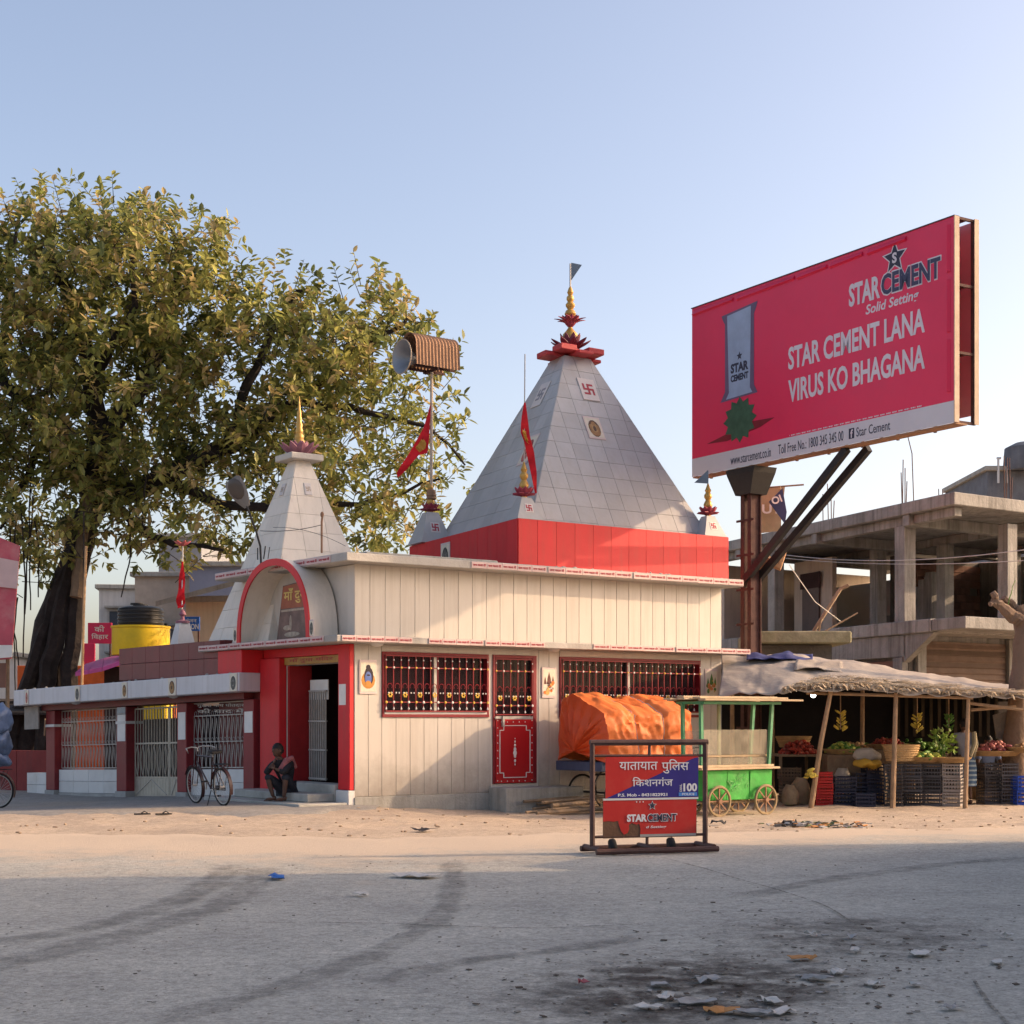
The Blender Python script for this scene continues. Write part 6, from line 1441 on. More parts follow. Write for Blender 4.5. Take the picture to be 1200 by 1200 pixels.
# sandals on the apron
for px, lab_ in ((167, 'left rubber sandal lying on the cement before the gate'), (192, 'right rubber sandal lying on the cement before the gate')):
    q = at(px, 958, 25.6); sx_ = thing('sandal', lab_, 'sandal', (q.x, 25.6, gz(q.x, 25.6) + .045)); M = frame((q.x, 25.6, .055), Vector((.95, .3, 0)), Vector((-.3, .95, 0)))
    MB(M).prism([(.13 * math.cos(a*.524) * (1 if math.cos(a*.524) > 0 else 1.05), .048 * math.sin(a*.524)) for a in range(12)], 0, .022).build('sole', RUBBER, sx_)
    MB(M).tube([(.08, 0, .025), (.03, .03, .055), (-.02, .045, .022)], .008, 5).tube([(.08, 0, .025), (.03, -.03, .055), (-.02, -.045, .022)], .008, 5).build('strap', BLACK, sx_)

# ================================================================ VEGETABLE STALL
SY = 32.0
def sg(x, y): return gz(x, y) + .03
stall = thing('market_stall', 'vegetable stall under grey tarpaulin and thatch roof on crooked bamboo posts', 'stall', (at(1010, 0, SY).x, SY + 1, -.17))
TARP = mat('grey_tarp', (.38, .335, .29), .75, .2, 1.2, .5, 7, dirt=(.27, .22, .17), damt=.5)
TARB = mat('blue_tarp', (.045, .05, .16), .6, .3, 3, .5, 8)
THA = mat('thatch', (.48, .38, .26), .9, .3, 9, .8, 35, rnd=.2, dirt=(.22, .15, .09), damt=.5, dsc=5)
# tarpaulin: a draped sheet between ridge and eaves
rows = [[(842, 815, 31.6), (880, 812, 31.2), (915, 811, 31.0), (955, 806, 31.1), (1000, 806, 31.3), (1050, 810, 31.4), (1100, 812, 31.5), (1160, 815, 31.6), (1215, 818, 31.8)],
        [(846, 790, 32.8), (880, 792, 32.4), (915, 788, 32.2), (955, 788, 32.4), (1000, 790, 32.4), (1050, 796, 32.4), (1100, 801, 32.5), (1160, 808, 32.6), (1215, 813, 32.7)],
        [(846, 768, 34.4), (880, 768, 34.2), (925, 764, 34.2), (955, 769, 34.2), (1000, 774, 34.2), (1050, 783, 34.2), (1100, 791, 34.2), (1160, 801, 34.2), (1215, 808, 34.2)],
        [(846, 782, 37), (880, 782, 37), (925, 780, 37), (955, 781, 37), (1000, 784, 37), (1050, 790, 37), (1100, 795, 37), (1160, 803, 37), (1215, 810, 37)]]
G = [[at(*p) for p in r] for r in rows]
def surf(u_, v_):
    a = u_ * 8; i = min(7, int(a)); f = a - i; b = v_ * 3; j = min(2, int(b)); g = b - j
    f = f * f * (3 - 2 * f) * .5 + f * .5
    return (G[j][i] * (1-f) + G[j][i+1] * f) * (1-g) + (G[j+1][i] * (1-f) + G[j+1][i+1] * f) * g
def sheet3(u0, u1, v0, v1, nu, nv, lift, m, nm, par, amp=.05, seed=0, th=.012):
    vs = []; fs = []
    for j in range(nv + 1):
        for i in range(nu + 1):
            u_, v_ = u0 + (u1-u0)*i/nu, v0 + (v1-v0)*j/nv; q = surf(u_, v_)
            q = q + Vector((0, 0, lift + amp * mathutils.noise.noise((q.x * 1.7 + seed, q.y * 1.3, 2)) + amp * .5 * mathutils.noise.noise((q.x * 5 + seed, q.y * 4, 7)) - (.05 * (1 - v_ * 6) * abs(math.sin(u_ * 40)) if v_ < .16 else 0)))
            vs.append(q)
    for j in range(nv):
        for i in range(nu): a = j*(nu+1)+i; fs.append((a, a+1, a+nu+2, a+nu+1))
    o = MB().add(vs, fs).build(nm, m, par, True, recalc=False); md = o.modifiers.new('thickness', 'SOLIDIFY'); md.thickness = th; return o
sheet3(0, 1, 0, 1, 90, 34, 0, TARP, 'tarpaulin', stall, .06)
sheet3(.10, .36, .52, .66, 26, 8, .05, TARB, 'blue_sheet', stall, .10, 5)
sheet3(.30, .46, .34, .50, 16, 8, .07, mat('pale_tarp', (.36, .31, .26), .8, .2, 2, .4), 'pale_sheet', stall, .08, 9)
# thatch fringe: rows of short reed pieces over the front edge
rs2 = random.Random(17); th_ = MB()
for k in range(1500):
    u_ = rs2.uniform(.26, 1); v_ = rs2.uniform(-.01, .20) * (1 if u_ > .4 else (u_ - .24) / .16)
    q = surf(min(1, u_), max(0, v_)) + Vector((0, 0, .035 + rs2.uniform(0, .05))); q.y -= .04
    L_ = rs2.uniform(.12, .34); d = Vector((rs2.choice((1, 1, .3)) * rs2.uniform(.6, 1), -.35 * rs2.random(), rs2.uniform(-.16, .04))).normalized()
    if v_ < .03: d = Vector((rs2.uniform(-.6, .6), -.3, -.45)).normalized(); L_ *= .4
    n = Vector((-d.y, d.x, rs2.uniform(-.2, .5))).normalized(); w_ = rs2.uniform(.01, .03)
    th_.add([q - n * w_, q + d * L_ - n * w_ * .5, q + d * L_ + n * w_ * .5 + Vector((0, 0, .006)), q + n * w_], [(0, 1, 2, 3)])
tag(th_.build('thatch', THA, stall, recalc=False), kind='stuff')
for pts, r_ in (([(950, 938, 31.6), (962, 870, 31.5), (974, 808, 31.4)], .05), ([(1046, 946, 31.6), (1048, 880, 31.6), (1050, 812, 31.6)], .05), ([(1131, 944, 31.7), (1133, 880, 31.7), (1135, 814, 31.7)], .045),
    ([(1010, 925, 35), (1011, 790, 35)], .05), ([(858, 930, 35), (858, 785, 35)], .05), ([(1198, 940, 34.6), (1198, 812, 34.6)], .05), ([(905, 930, 36), (905, 782, 36)], .05)):
    P = [at(*p) for p in pts]; P[0].z = sg(P[0].x, P[0].y) - .05; MB().tube(P, [r_ * 1.1] + [r_] * (len(P)-2) + [r_ * .85], 8).build('post', BAMB, stall, True)
for a_, b__ in (((945, 812, 31.5), (1140, 818, 31.7)), ((1135, 824, 31.8), (1200, 832, 31.9)), ((1138, 832, 32.0), (1190, 828, 32.2)), ((1010, 800, 35), (1198, 812, 35))): MB().tube([at(*a_), at(*b__)], .035, 6).build('cross_pole', BAMB, stall, True)
# near-black sheet added at the back and slatted side to darken the inside
BK = mat('shade_sheet_black', (.016, .015, .016), .95, .3, 2, .3)
MB().slab([at(846, 930, 36.9), at(1210, 930, 36.9), at(1210, 816, 36.9), at(1050, 797, 36.9), at(846, 790, 36.9)], (0, 1, 0), .05).build('shade_sheet', BK, stall)
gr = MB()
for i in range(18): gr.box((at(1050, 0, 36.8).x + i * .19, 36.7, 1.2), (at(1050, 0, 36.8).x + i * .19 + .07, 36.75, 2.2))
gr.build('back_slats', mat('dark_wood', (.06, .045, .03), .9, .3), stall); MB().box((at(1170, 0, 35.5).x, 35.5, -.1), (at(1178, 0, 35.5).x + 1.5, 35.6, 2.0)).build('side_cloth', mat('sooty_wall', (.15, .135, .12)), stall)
# grey sacking hung at the right
MB().slab([at(1164, 838, 33.6), at(1186, 832, 33.6), at(1184, 866, 33.6), at(1168, 866, 33.6)], (0, 1, 0), .05).build('sacking', mat('sacking', (.26, .23, .2), .9, .2, 5, .5), stall)

# ---- crates
def crate_mesh(w_, d_, h_, m):
    key = ('crate', w_, d_, h_, m.name)
    if key in pm: return pm[key]
    b = MB(); t = .018
    b.box((0, 0, 0), (w_, d_, .015))
    for x in (0, w_ - t):
        for y in (0, d_ - t): b.box((x, y, .015), (x + t, y + t, h_))
    for z in (.03, h_ * .36, h_ * .66, h_ - .03):
        hh = .028 if z < h_ - .05 else .03
        b.box((t, 0, z - hh/2), (w_ - t, t * .6, z + hh/2)); b.box((t, d_ - t * .6, z - hh/2), (w_ - t, d_, z + hh/2))
        b.box((0, t, z - hh/2), (t * .6, d_ - t, z + hh/2)); b.box((w_ - t * .6, t, z - hh/2), (w_, d_ - t, z + hh/2))
    for i in range(1, 6):
        x = w_ * i / 6; b.box((x - .007, .002, .03), (x + .007, t * .5, h_ - .03)); b.box((x - .007, d_ - t * .5, .03), (x + .007, d_ - .002, h_ - .03))
    for i in range(1, 5):
        y = d_ * i / 5; b.box((.002, y - .007, .03), (t * .5, y + .007, h_ - .03)); b.box((w_ - t * .5, y - .007, .03), (w_ - .002, y + .007, h_ - .03))
    o = b.build('crate', m, None, recalc=False); pm[key] = o.data; bpy.data.objects.remove(o); return pm[key]
CB = mat('crate_black', (.07, .068, .075), .5, .2, 6, 0, rnd=.3); CR = mat('crate_red', (.45, .02, .02), .45, .15, 6, 0); CN = mat('crate_navy', (.025, .03, .06), .5, .2, 6, 0, rnd=.2); CBL = mat('crate_blue', (.02, .07, .42), .45, .1, 6, 0); CW = mat('crate_wood', (.13, .09, .06), .85, .3, 5, .3)
def crate(px, Y, z, label, m=CB, w_=.36, d_=.5, h_=.285, yaw=0.0, group='crates at the vegetable stall'):
    p = at(px, 0, Y); o = share('crate', crate_mesh(w_, d_, h_, m), T(p.x, Y, z) @ RZ(yaw)); return tag(o, label, 'crate', group)
tier = ('bottom', 'middle', 'top')
def stack(px, Y, n_, desc, m=CB, w_=.36, d_=.5, h_=.285, yaw=0.0, z0=None):
    p = at(px, 0, Y); z = (sg(p.x, Y) if z0 is None else z0)
    for i in range(n_): crate(px + (i % 2) * .6, Y, z + i * (h_ + .004), ('%s crate %s' % (tier[i] if n_ == 3 else ('lower', 'upper')[i] if n_ == 2 else 'single', desc)), m, w_, d_, h_, yaw + .03 * (i - 1))
YA = R(-24)
stack(1036, 32.3, 3, 'of black stack just behind the middle bamboo post', yaw=YA); stack(1058, 32.35, 3, 'of black stack second right from the middle post', yaw=YA)
stack(1081, 32.4, 3, 'of black stack under the green gourds', yaw=YA); stack(1104, 32.3, 3, 'of stack painted sunlit grey beside the right bamboo post', mat('crate_sunlit', (.30, .27, .25), .6, .2, 6, 0), yaw=YA)  # the last stack's lighter grey paints sunlight on its faces
stack(1016, 32.8, 3, 'of dark stack left of the middle bamboo post', CN)
stack(957, 32.3, 3, 'of red stack beside the crooked left post', CR, .33, .4, .23, 0)
stack(978, 32.4, 2, 'of navy pair right of the red crates', CN, .44, .5, .30); stack(1003, 31.95, 1, 'navy crate standing forward left of the middle post', CN, .40, .45, .28)
stack(1003, 32.9, 2, 'of navy pair under the yellow cloth', CN, .42, .5, .33)
stack(916, 33.2, 3, 'of wooden stack right of the green food cart', CW, .42, .45, .25)
stack(1154, 33.0, 3, 'of black stack right of the lungi man', yaw=.1); stack(1174, 32.9, 3, 'of black stack under the red vegetables', yaw=.05); stack(1192, 32.6, 2, 'of blue pair at the right edge of the photo', CBL, .45, .5, .3)
stack(990, 34.2, 2, 'of shaded pair deep inside the stall behind the red crates', CN, .42, .5, .33)

# ---- counters / boards
def table(px0, px1, Y, py, label, dep=1.0):
    a, b = at(px0, py, Y), at(px1, py, Y); t = thing('display_table', label, 'table', (a.x, Y, sg(a.x, Y)))
    n_ = 4
    for i in range(n_): MB().box((a.x, Y + i * dep / n_, a.z - .05), (b.x, Y + (i+1) * dep / n_ - .01, a.z - .005)).build('board', WOOD, t, bevel=.004)
    for x in (a.x + .06, b.x - .06):
        for y in (Y + .06, Y + dep - .06): MB().bar((x, y, sg(x, y) - .03), (x, y, a.z - .052), .06).build('leg', WOOD, t)
    return a, b
table(912, 962, 33.8, 884, 'low board table with red vegetables behind the crooked post', 1.4); table(968, 1030, 34.6, 884, 'dark board table deep inside the stall')
# ---- vegetables and baskets
def heap(name, label, cx, cy, cz, rx, ry, h_, n_, r_, mats, cat, elong=1.0, seed=1):
    r9 = random.Random(seed); b = MB()
    for i in range(n_):
        a, q = r9.uniform(0, 6.28), math.sqrt(r9.random()); z = h_ * (1 - q * q) * r9.uniform(.5, 1); b.m = r9.randrange(len(mats))
        s_ = r_ * r9.uniform(.75, 1.2); b.ball((0, 0, 0), (s_ * elong, s_, s_ * .9), 7, 5, T(cx + rx * q * math.cos(a), cy + ry * q * math.sin(a), cz + z + s_ * .4) @ RZ(r9.uniform(0, 6)) @ RY(r9.uniform(-.5, .5)))
    o = b.build(name, mats, None, True, recalc=False); return tag(o, label, cat)
VR = [mat('veg_red', (.38, .05, .03), .5, .3, 12, 0), mat('veg_dkred', (.22, .04, .03), .5, .3, 12, 0)]; VO = [mat('veg_brown', (.30, .17, .08), .7, .3, 12, 0), mat('veg_tan', (.38, .25, .12), .7, .3, 12, 0)]
VG = [mat('veg_green', (.10, .22, .04), .5, .3, 10, 0), mat('veg_lime', (.38, .42, .08), .5, .3, 10, 0)]; VP = [mat('veg_pink', (.42, .16, .13), .6, .3, 12, 0), mat('veg_onion', (.33, .09, .09), .5, .3, 12, 0)]
STRAW = mat('basket_straw', (.46, .30, .14), .85, .25, 8, .6, 40, dirt=(.25, .15, .07), damt=.4)
def basket(label, px, py, Y, r0, r1, h_, sy=.7, yaw=0):
    c = at(px, py, Y); b = MB(T(*c) @ RZ(yaw) @ Matrix.Diagonal((1, sy, 1, 1)))
    pr = [(0, 0), (r0, 0)]; k = 7
    for i in range(1, k + 1):
        r = r0 + (r1 - r0) * i / k; pr += [(r + .008, h_ * (i - .5) / k), (r - .002, h_ * i / k)]
    pr += [(r1 + .015, h_ + .015), (r1 - .02, h_ + .01), (r0 - .01, .03), (0, .03)]
    return tag(b.lathe(pr, 28).build('basket', STRAW, None, True), label, 'basket'), c
b1, c1 = basket('deep straw basket on the crates behind the middle bamboo post', 1056, 892, 32.45, .30, .38, .33)
b2, c2 = basket('shallow straw tray of gourds on the sunlit crates', 1083, 893, 32.5, .30, .42, .09); heap('gourds', 'pale yellow green gourds heaped in the shallow straw tray', c2.x, c2.y, c2.z + .05, .34, .24, .16, 46, .05, [VG[1], VG[1], VG[0]], 'vegetables', 1.7, 3)
b3, c3 = basket('tilted shallow straw tray beside the right bamboo post', 1115, 894, 32.4, .28, .40, .10)
b4, c4 = basket('wide straw tray heaped with pink vegetables right of the lungi man', 1166, 886, 33.1, .42, .55, .10); heap('onions', 'pink red onions heaped in the wide straw tray on the right', c4.x, c4.y, c4.z + .06, .46, .3, .24, 110, .042, VP, 'vegetables', 1.3, 4)
b5, c5 = basket('straw tray cut off by the right edge of the photo', 1204, 882, 32.9, .3, .42, .10); heap('onions', 'pale vegetables in the tray at the right edge', c5.x, c5.y, c5.z + .05, .3, .2, .14, 40, .045, VO, 'vegetables', 1.3, 5)
t0_ = at(936, 884, 34.4); heap('carrots', 'heap of red vegetables on the low board table', t0_.x, t0_.y, t0_.z, .40, .5, .30, 150, .045, VR, 'vegetables', 1.7, 6)
b6, c6 = basket('brown basket standing behind the red vegetables', 930, 876, 35.0, .3, .4, .24)
t1_ = at(1000, 884, 35.0); heap('potatoes', 'brown vegetables heaped on the dark inner table', t1_.x, t1_.y, t1_.z, .48, .4, .25, 130, .045, VO, 'vegetables', 1.2, 7)
t2_ = at(1010, 872, 35.8); heap('greens', 'dim green vegetables at the back of the stall', t2_.x + .9, 35.9, .85, 1.2, .4, .3, 140, .05, [VG[0], mat('veg_dkgreen', (.03, .07, .02), .6, .3, 9, 0)], 'vegetables', 1.6, 8)
bt = MB().box((at(1030, 0, 35.6).x, 35.5, .5), (at(1110, 0, 35.6).x, 36.3, .84)).build('display_bench', WOOD, None, bevel=.01); tag(bt, 'dark bench carrying the greens at the back of the stall', 'bench')
# yellow cloth and white sack on the navy crates
cl = at(1010, 893, 32.7); o = tag(MB().ball((cl.x + .1, cl.y, cl.z - .03), (.30, .22, .09), 24, 14).build('cloth', mat('cloth_ochre', (.50, .30, .04), .8, .2, 5, .4), None, True), 'ochre cloth spread over the navy crates', 'cloth')
for v in o.data.vertices: v.co += mathutils.noise.noise_vector(v.co * 6) * .06
o = tag(MB().ball((cl.x + .16, cl.y + .25, cl.z + .12), (.30, .16, .16), 24, 16).build('sack', mat('sack_white', (.48, .43, .36), .8, .2, 5, .5), None, True), 'off white sack lying behind the ochre cloth', 'sack')
for v in o.data.vertices: v.co += mathutils.noise.noise_vector(v.co * 5) * .07
# leafy plant bunch on the tray
lp_ = thing('leafy_greens', 'upright bunch of sunlit leafy greens beside the gourds', 'greens', at(1106, 890, 32.7)); r7 = random.Random(2); vs = []; fs = []
q0 = at(1103, 884, 32.7)
for i in range(130):
    o_ = q0 + Vector((r7.uniform(-.22, .26), r7.uniform(-.15, .15), r7.uniform(0, .48))); d = Vector((r7.uniform(-1, 1), r7.uniform(-1, .3), r7.uniform(-.2, .9))).normalized(); l = r7.uniform(.08, .15); n = d.orthogonal().normalized(); w_ = l * .6
    s0 = len(vs); vs += [o_, o_ + d*l*.5 + n*w_/2, o_ + d*l, o_ + d*l*.5 - n*w_/2]; fs += [(s0, s0+1, s0+2, s0+3)]
tag(MB().add(vs, fs).build('leaves', mat('leaf_bright', (.20, .30, .05), .5, .4, 6, 0, trans=.3), lp_, recalc=False), kind='stuff')
sm = MB()
for i in range(10): sm.tube([q0 + Vector((r7.uniform(-.1, .1), 0, -.05)), q0 + Vector((r7.uniform(-.2, .2), r7.uniform(-.1, .1), .4))], .008, 4)
tag(sm.build('stems', VG[0], lp_), kind='stuff')
bn_ = at(950, 905, 31.4); o = heap('bananas', 'small yellow bunch hanging from the crooked left post', bn_.x, bn_.y, bn_.z - .12, .10, .06, .16, 14, .035, [mat('veg_yellow', (.5, .38, .06), .6, .2, 8, 0)], 'fruit', 2.2, 11)
# more clutter: sacks, hanging bunches, low trays along the front
SACK = mat('jute_sack', (.30, .22, .14), .9, .25, 6, .5, 30)
def sack(px, Y, w_, h_, label, m=SACK):
    p = at(px, 0, Y); z = sg(p.x, Y); b = MB(T(p.x, Y, z)); pr = [(0, 0), (.9, .02), (1.0, .25), (1.02, .5), (.92, .75), (.62, .92), (.5, 1.0), (.42, .97), (.3, .9), (0, .88)]
    o = b.lathe([(r * w_, q * h_) for r, q in pr], 20).build('sack', m, None, True); tag(o, label, 'sack')
    for v in o.data.vertices: v.co += mathutils.noise.noise_vector(v.co * 6) * .025
sack(938, 33.0, .20, .55, 'open jute sack left of the crooked post'); sack(926, 32.6, .17, .42, 'small jute sack standing near the food cart'); sack(1028, 33.6, .22, .8, 'tall jute sack behind the middle bamboo post'); sack(987, 33.3, .2, .75, 'pale sack behind the navy crates', mat('sack_white', (.48, .43, .36)))
b7, c7 = basket('straw tray of green vegetables above the navy crates', 988, 884, 33.6, .3, .42, .1); heap('beans', 'green vegetables heaped in the tray above the navy crates', c7.x, c7.y, c7.z + .05, .34, .24, .2, 70, .045, VG, 'vegetables', 1.8, 21)
b8, c8 = basket('straw tray of tomatoes in the middle of the stall', 1040, 878, 34.4, .34, .46, .1); heap('tomatoes', 'red tomatoes heaped in the middle tray', c8.x, c8.y, c8.z + .05, .38, .26, .2, 90, .042, VR, 'vegetables', 1.0, 22)
tag(MB().box((c8.x - .5, 34.0, sg(c8.x, 34) ), (c8.x + .5, 34.8, c8.z - .004)).build('display_bench', WOOD, None, bevel=.01), 'wooden bench under the middle tray of tomatoes', 'bench')
tag(MB().box((c7.x - .4, 33.3, sg(c7.x, 33.3)), (c7.x + .4, 33.95, c7.z - .004)).build('display_bench', WOOD, None, bevel=.01), 'wooden bench under the tray of green vegetables', 'bench')
for i_, (px, py, Y, lab_) in enumerate(((985, 832, 32.6, 'hanging yellow bunch left under the thatch'), (1075, 834, 32.8, 'hanging yellow bunch between the middle and right posts'), (1112, 838, 33.2, 'hanging green bunch near the right post'))):
    q = at(px, py, Y); hb = thing('hanging_bunch', lab_, 'fruit', q); r8 = random.Random(40 + i_); b = MB()
    for k in range(26):
        a = r8.uniform(0, 6.28); z = -r8.uniform(0, .42); rr_ = .05 + .10 * (-z) ; b.ball((0, 0, 0), (.075, .02, .02), 6, 4, T(q.x + rr_ * math.cos(a), q.y + rr_ * math.sin(a), q.z + z) @ RZ(a) @ RY(R(-35)))
    tag(b.build('fruits', VG[0] if i_ == 2 else mat('veg_yellow', (.5, .38, .06)), hb, True, recalc=False), kind='stuff'); MB().tube([q + Vector((0, 0, -.4)), q + Vector((0, 0, .35))], .012, 5).build('stalk', BAMB, hb)
# bulb
bu = at(953, 815, 34.0); lb_ = tag(MB().ball(tuple(bu), (.06, .06, .05), 10, 6).build('lamp_bulb', WHITE, None, True), 'small glowing lamp bulb hanging under the tarpaulin', 'lamp')
em = bpy.data.materials.new('bulb_glow'); em.use_nodes = True; em.node_tree.nodes['Principled BSDF'].inputs['Emission Color'].default_value = (1, 1, .95, 1); em.node_tree.nodes['Principled BSDF'].inputs['Emission Strength'].default_value = 4
lb_.data.materials.clear(); lb_.data.materials.append(em)

# ---- dead pollarded trunk at the right edge
dt = thing('dead_tree', 'bare pollarded tree trunk rising through the stall at the right edge', 'tree', at(1195, 940, 33.4)); DB = mat('dead_bark', (.20, .14, .10), .95, .35, 3, .9, 12, dirt=(.09, .06, .05), damt=.5, dsc=3)
rs = random.Random(8); b = MB(); limb(b, [(1186, 942, 33.4), (1190, 870, 33.4), (1196, 800, 33.4), (1199, 740, 33.4), (1192, 712, 33.4)], .27, .17, 10, .03); b.build('trunk', DB, dt, True)
b = MB(); limb(b, [(1196, 728, 33.3), (1180, 716, 33.2), (1168, 706, 33.1), (1163, 694, 33.0)], .17, .06, 8, .03); limb(b, [(1192, 718, 33.4), (1186, 708, 33.4), (1176, 700, 33.3)], .12, .07, 7, .03); limb(b, [(1170, 708, 33.1), (1160, 708, 33)], .07, .05, 6, .02); limb(b, [(1205, 720, 33.4), (1215, 690, 33.4)], .15, .1, 8, .03)
b.build('limb', DB, dt, True)
b = MB(); limb(b, [(1180, 712, 33.2), (1186, 690, 33.2), (1190, 680, 33.2)], .012, .006, 4, .01); b.build('shoot', VG[0], dt)

# ================================================================ PEOPLE
def skin(chains, mats, name, parent, sub=1, root=None):
    """chains: list of [(point, radius), ...]; points that coincide are merged; grown with Skin + Subdivision and baked"""
    vs = []; rad = []; idx = {}; ed = set()
    for ch in chains:
        prev = None
        for p, r in ch:
            k = tuple(round(c_, 4) for c_ in p)
            if k not in idx: idx[k] = len(vs); vs.append(Vector(p)); rad.append(r)
            if prev is not None and prev != idx[k]: ed.add((min(prev, idx[k]), max(prev, idx[k])))
            prev = idx[k]
    base = wloc(parent); me = bpy.data.meshes.new(name); me.from_pydata([v - base for v in vs], list(ed), [])
    o = bpy.data.objects.new(name, me); col.objects.link(o)
    o.modifiers.new('s', 'SKIN'); o.modifiers.new('d', 'SUBSURF').levels = sub
    for i, sv in enumerate(me.skin_vertices[0].data):
        r = rad[i]; sv.radius = r if isinstance(r, tuple) else (r, r); sv.use_root = i == (root or 0)
    bpy.context.view_layer.update(); dg = bpy.context.evaluated_depsgraph_get()
    m2 = bpy.data.meshes.new_from_object(o.evaluated_get(dg)); bpy.data.objects.remove(o)
    for m_ in mats: m2.materials.append(m_)
    m2.shade_smooth(); o2 = bpy.data.objects.new(name, m2); col.objects.link(o2); o2.parent = parent; return o2
def join_mesh(o, extra):
    """append further geometry (an MB in world space) to a baked body mesh"""
    base = wloc(o); bm = bmesh.new(); bm.from_mesh(o.data)
    vv = [bm.verts.new(p - base) for p in extra.v]
    for f in extra.f:
        try: fc = bm.faces.new([vv[i] for i in f]); fc.smooth = True
        except ValueError: pass
    bm.to_mesh(o.data); bm.free()
SK = mat('skin_dark', (.10, .050, .032), .55, .12, 10, 0, spec=.35); HAIR = mat('hair_black', (.012, .010, .010), .6, .2, 20, .2); SH1 = mat('shirt_black', (.022, .022, .026), .85, .25, 8, .3); SH2 = mat('shirt_pink', (.34, .12, .12), .85, .25, 8, .3); TRS = mat('trousers_dark', (.028, .030, .038), .85, .2, 8, .3)
def head(c, fwd, r, parent_body, mb):
    """head shape with brow, nose, chin and ears appended to mb, hair returned as MB"""
    fwd = Vector(fwd).normalized(); side = fwd.cross(Vector((0, 0, 1))).normalized(); up = side.cross(fwd); M = frame(c, side, fwd, up)
    mb.ball((0, 0, 0), (r * .76, r * .92, r * 1.05), 16, 12, M); mb.ball((0, r * .34, -r * .55), (r * .5, r * .52, r * .52), 12, 8, M)
    mb.add([(0, r * .86, r * .12), (-r * .14, r * .86, -r * .24), (r * .14, r * .86, -r * .24), (0, r * 1.14, -r * .2)], [(0, 1, 3), (0, 3, 2), (1, 2, 3)], M)
    for s_ in (-1, 1): mb.ball((s_ * r * .76, -r * .02, -r * .08), (r * .10, r * .2, r * .28), 8, 6, M); mb.ball((s_ * r * .3, r * .80, r * .16), (r * .2, r * .1, r * .07), 8, 5, M)
    mb.ball((0, r * .82, -r * .52), (r * .26, r * .09, r * .07), 8, 5, M)
    h = MB(M); n_ = 14; vs = []; fs = []
    for i in range(9):
        th = i / 8 * R(118)
        for k in range(n_):
            a = 2 * math.pi * k / n_; lim = .62 if math.sin(a) > .3 else 1; t_ = th * lim; q = 1 + .05 * math.sin(k * 5 + i * 3)
            vs.append((r * .84 * math.sin(t_) * math.cos(a) * q, r * 1.0 * math.sin(t_) * math.sin(a) * q - r * .05, r * 1.16 * math.cos(t_) * q))
    for i in range(8):
        for k in range(n_): fs.append((i*n_+k, i*n_+(k+1) % n_, (i+1)*n_+(k+1) % n_, (i+1)*n_+k))
    h.add(vs, fs); return h
def hand(mb, w_, d, n, s_=.19, curl=.6, side=1):
    """palm and five bent fingers appended to mb; w_ wrist, d pointing direction, n palm normal"""
    d = Vector(d).normalized(); n = Vector(n).normalized(); sx = d.cross(n).normalized() * side; M = frame(w_, sx, d, n); k = s_ / .19
    mb.ball((0, .045 * k, 0), (.040 * k, .055 * k, .017 * k), 10, 6, M)
    for i, l in enumerate((.07, .08, .074, .058)):
        x = (-.03 + .02 * i) * k; p = [(x, .085 * k, 0), (x * 1.05, (.085 + l * .45) * k, -.012 * curl * 2), (x * 1.05, (.085 + l * (.45 + .3 * (1 - curl * .5))) * k, -.05 * curl), (x, (.085 + l * (.5 + .2 * (1 - curl))) * k, -.075 * curl)]
        mb.tube(p, [.0095 * k, .009 * k, .008 * k, .006 * k], 6, M)
    mb.tube([(-.035 * k, .02 * k, 0), (-.062 * k, .05 * k, -.012), (-.062 * k, .078 * k, -.025), (-.05 * k, .095 * k, -.035)], [.012 * k, .011 * k, .009 * k, .006 * k], 6, M)

# squatting man on the entrance step, facing left, chin on his hand
q = at(325, 940, 29.0); ZS = .105
o0 = ept(3.05, -.70); base = Vector((q.x, 29.05, ZS))
man = thing('person', 'man in dark clothes with pink scarf squatting on the temple step, chin on hand', 'person', base)
def L(x, y, z): return base + Vector((x, y, z))        # x right in the picture, y away, z up
pel, wst, chs, nk = L(.14, .16, .22), L(.14, .15, .40), L(.08, .06, .62), L(.04, .03, .76)
hl, hr = L(.06, .10, .22), L(.24, .14, .22)
kl, kr = L(-.17, -.14, .46), L(.17, -.20, .46)
al, ar = L(-.06, -.13, .07), L(.14, -.20, .07)
shl, shr = L(-.09, .0, .68), L(.24, .08, .69)
ell, elr = L(-.20, -.13, .50), L(.14, -.24, .52)
wrl, wrr = L(-.05, -.16, .70), L(-.02, -.22, .60)
body = skin([[(pel, .12), (wst, .105), (chs, .12), (nk, .052), (L(.02, .01, .83), .05)], [(pel, .12), (hl, .09), (kl, .062), (L(-.12, -.13, .26), .05), (al, .034)], [(pel, .12), (hr, .09), (kr, .062), (L(.16, -.19, .26), .05), (ar, .034)],
    [(chs, .12), (shl, .058), (ell, .042), (wrl, .026)], [(chs, .12), (shr, .058), (elr, .042), (wrr, .026)]], [SK], 'body', man, 2)
ex = MB(); hh = head(L(-.0, -.01, .93), (-.78, -.6, -.12), .115, body, ex)
for a_, dx in ((al, -.75), (ar, -.75)):
    f = Vector((dx, -.65, 0)).normalized(); M = frame(a_ + Vector((0, 0, -.07)), f, Vector((-f.y, f.x, 0)))
    ex.ball((.06, 0, .035), (.11, .042, .032), 12, 6, M); ex.ball((-.02, 0, .05), (.045, .036, .048), 8, 6, M)
    for t_ in range(5): ex.tube([(.15, -.034 + t_ * .017, .02), (.185 - abs(t_ - 1) * .006, -.036 + t_ * .018, .012)], [.011 - .001 * t_, .008], 5, M)
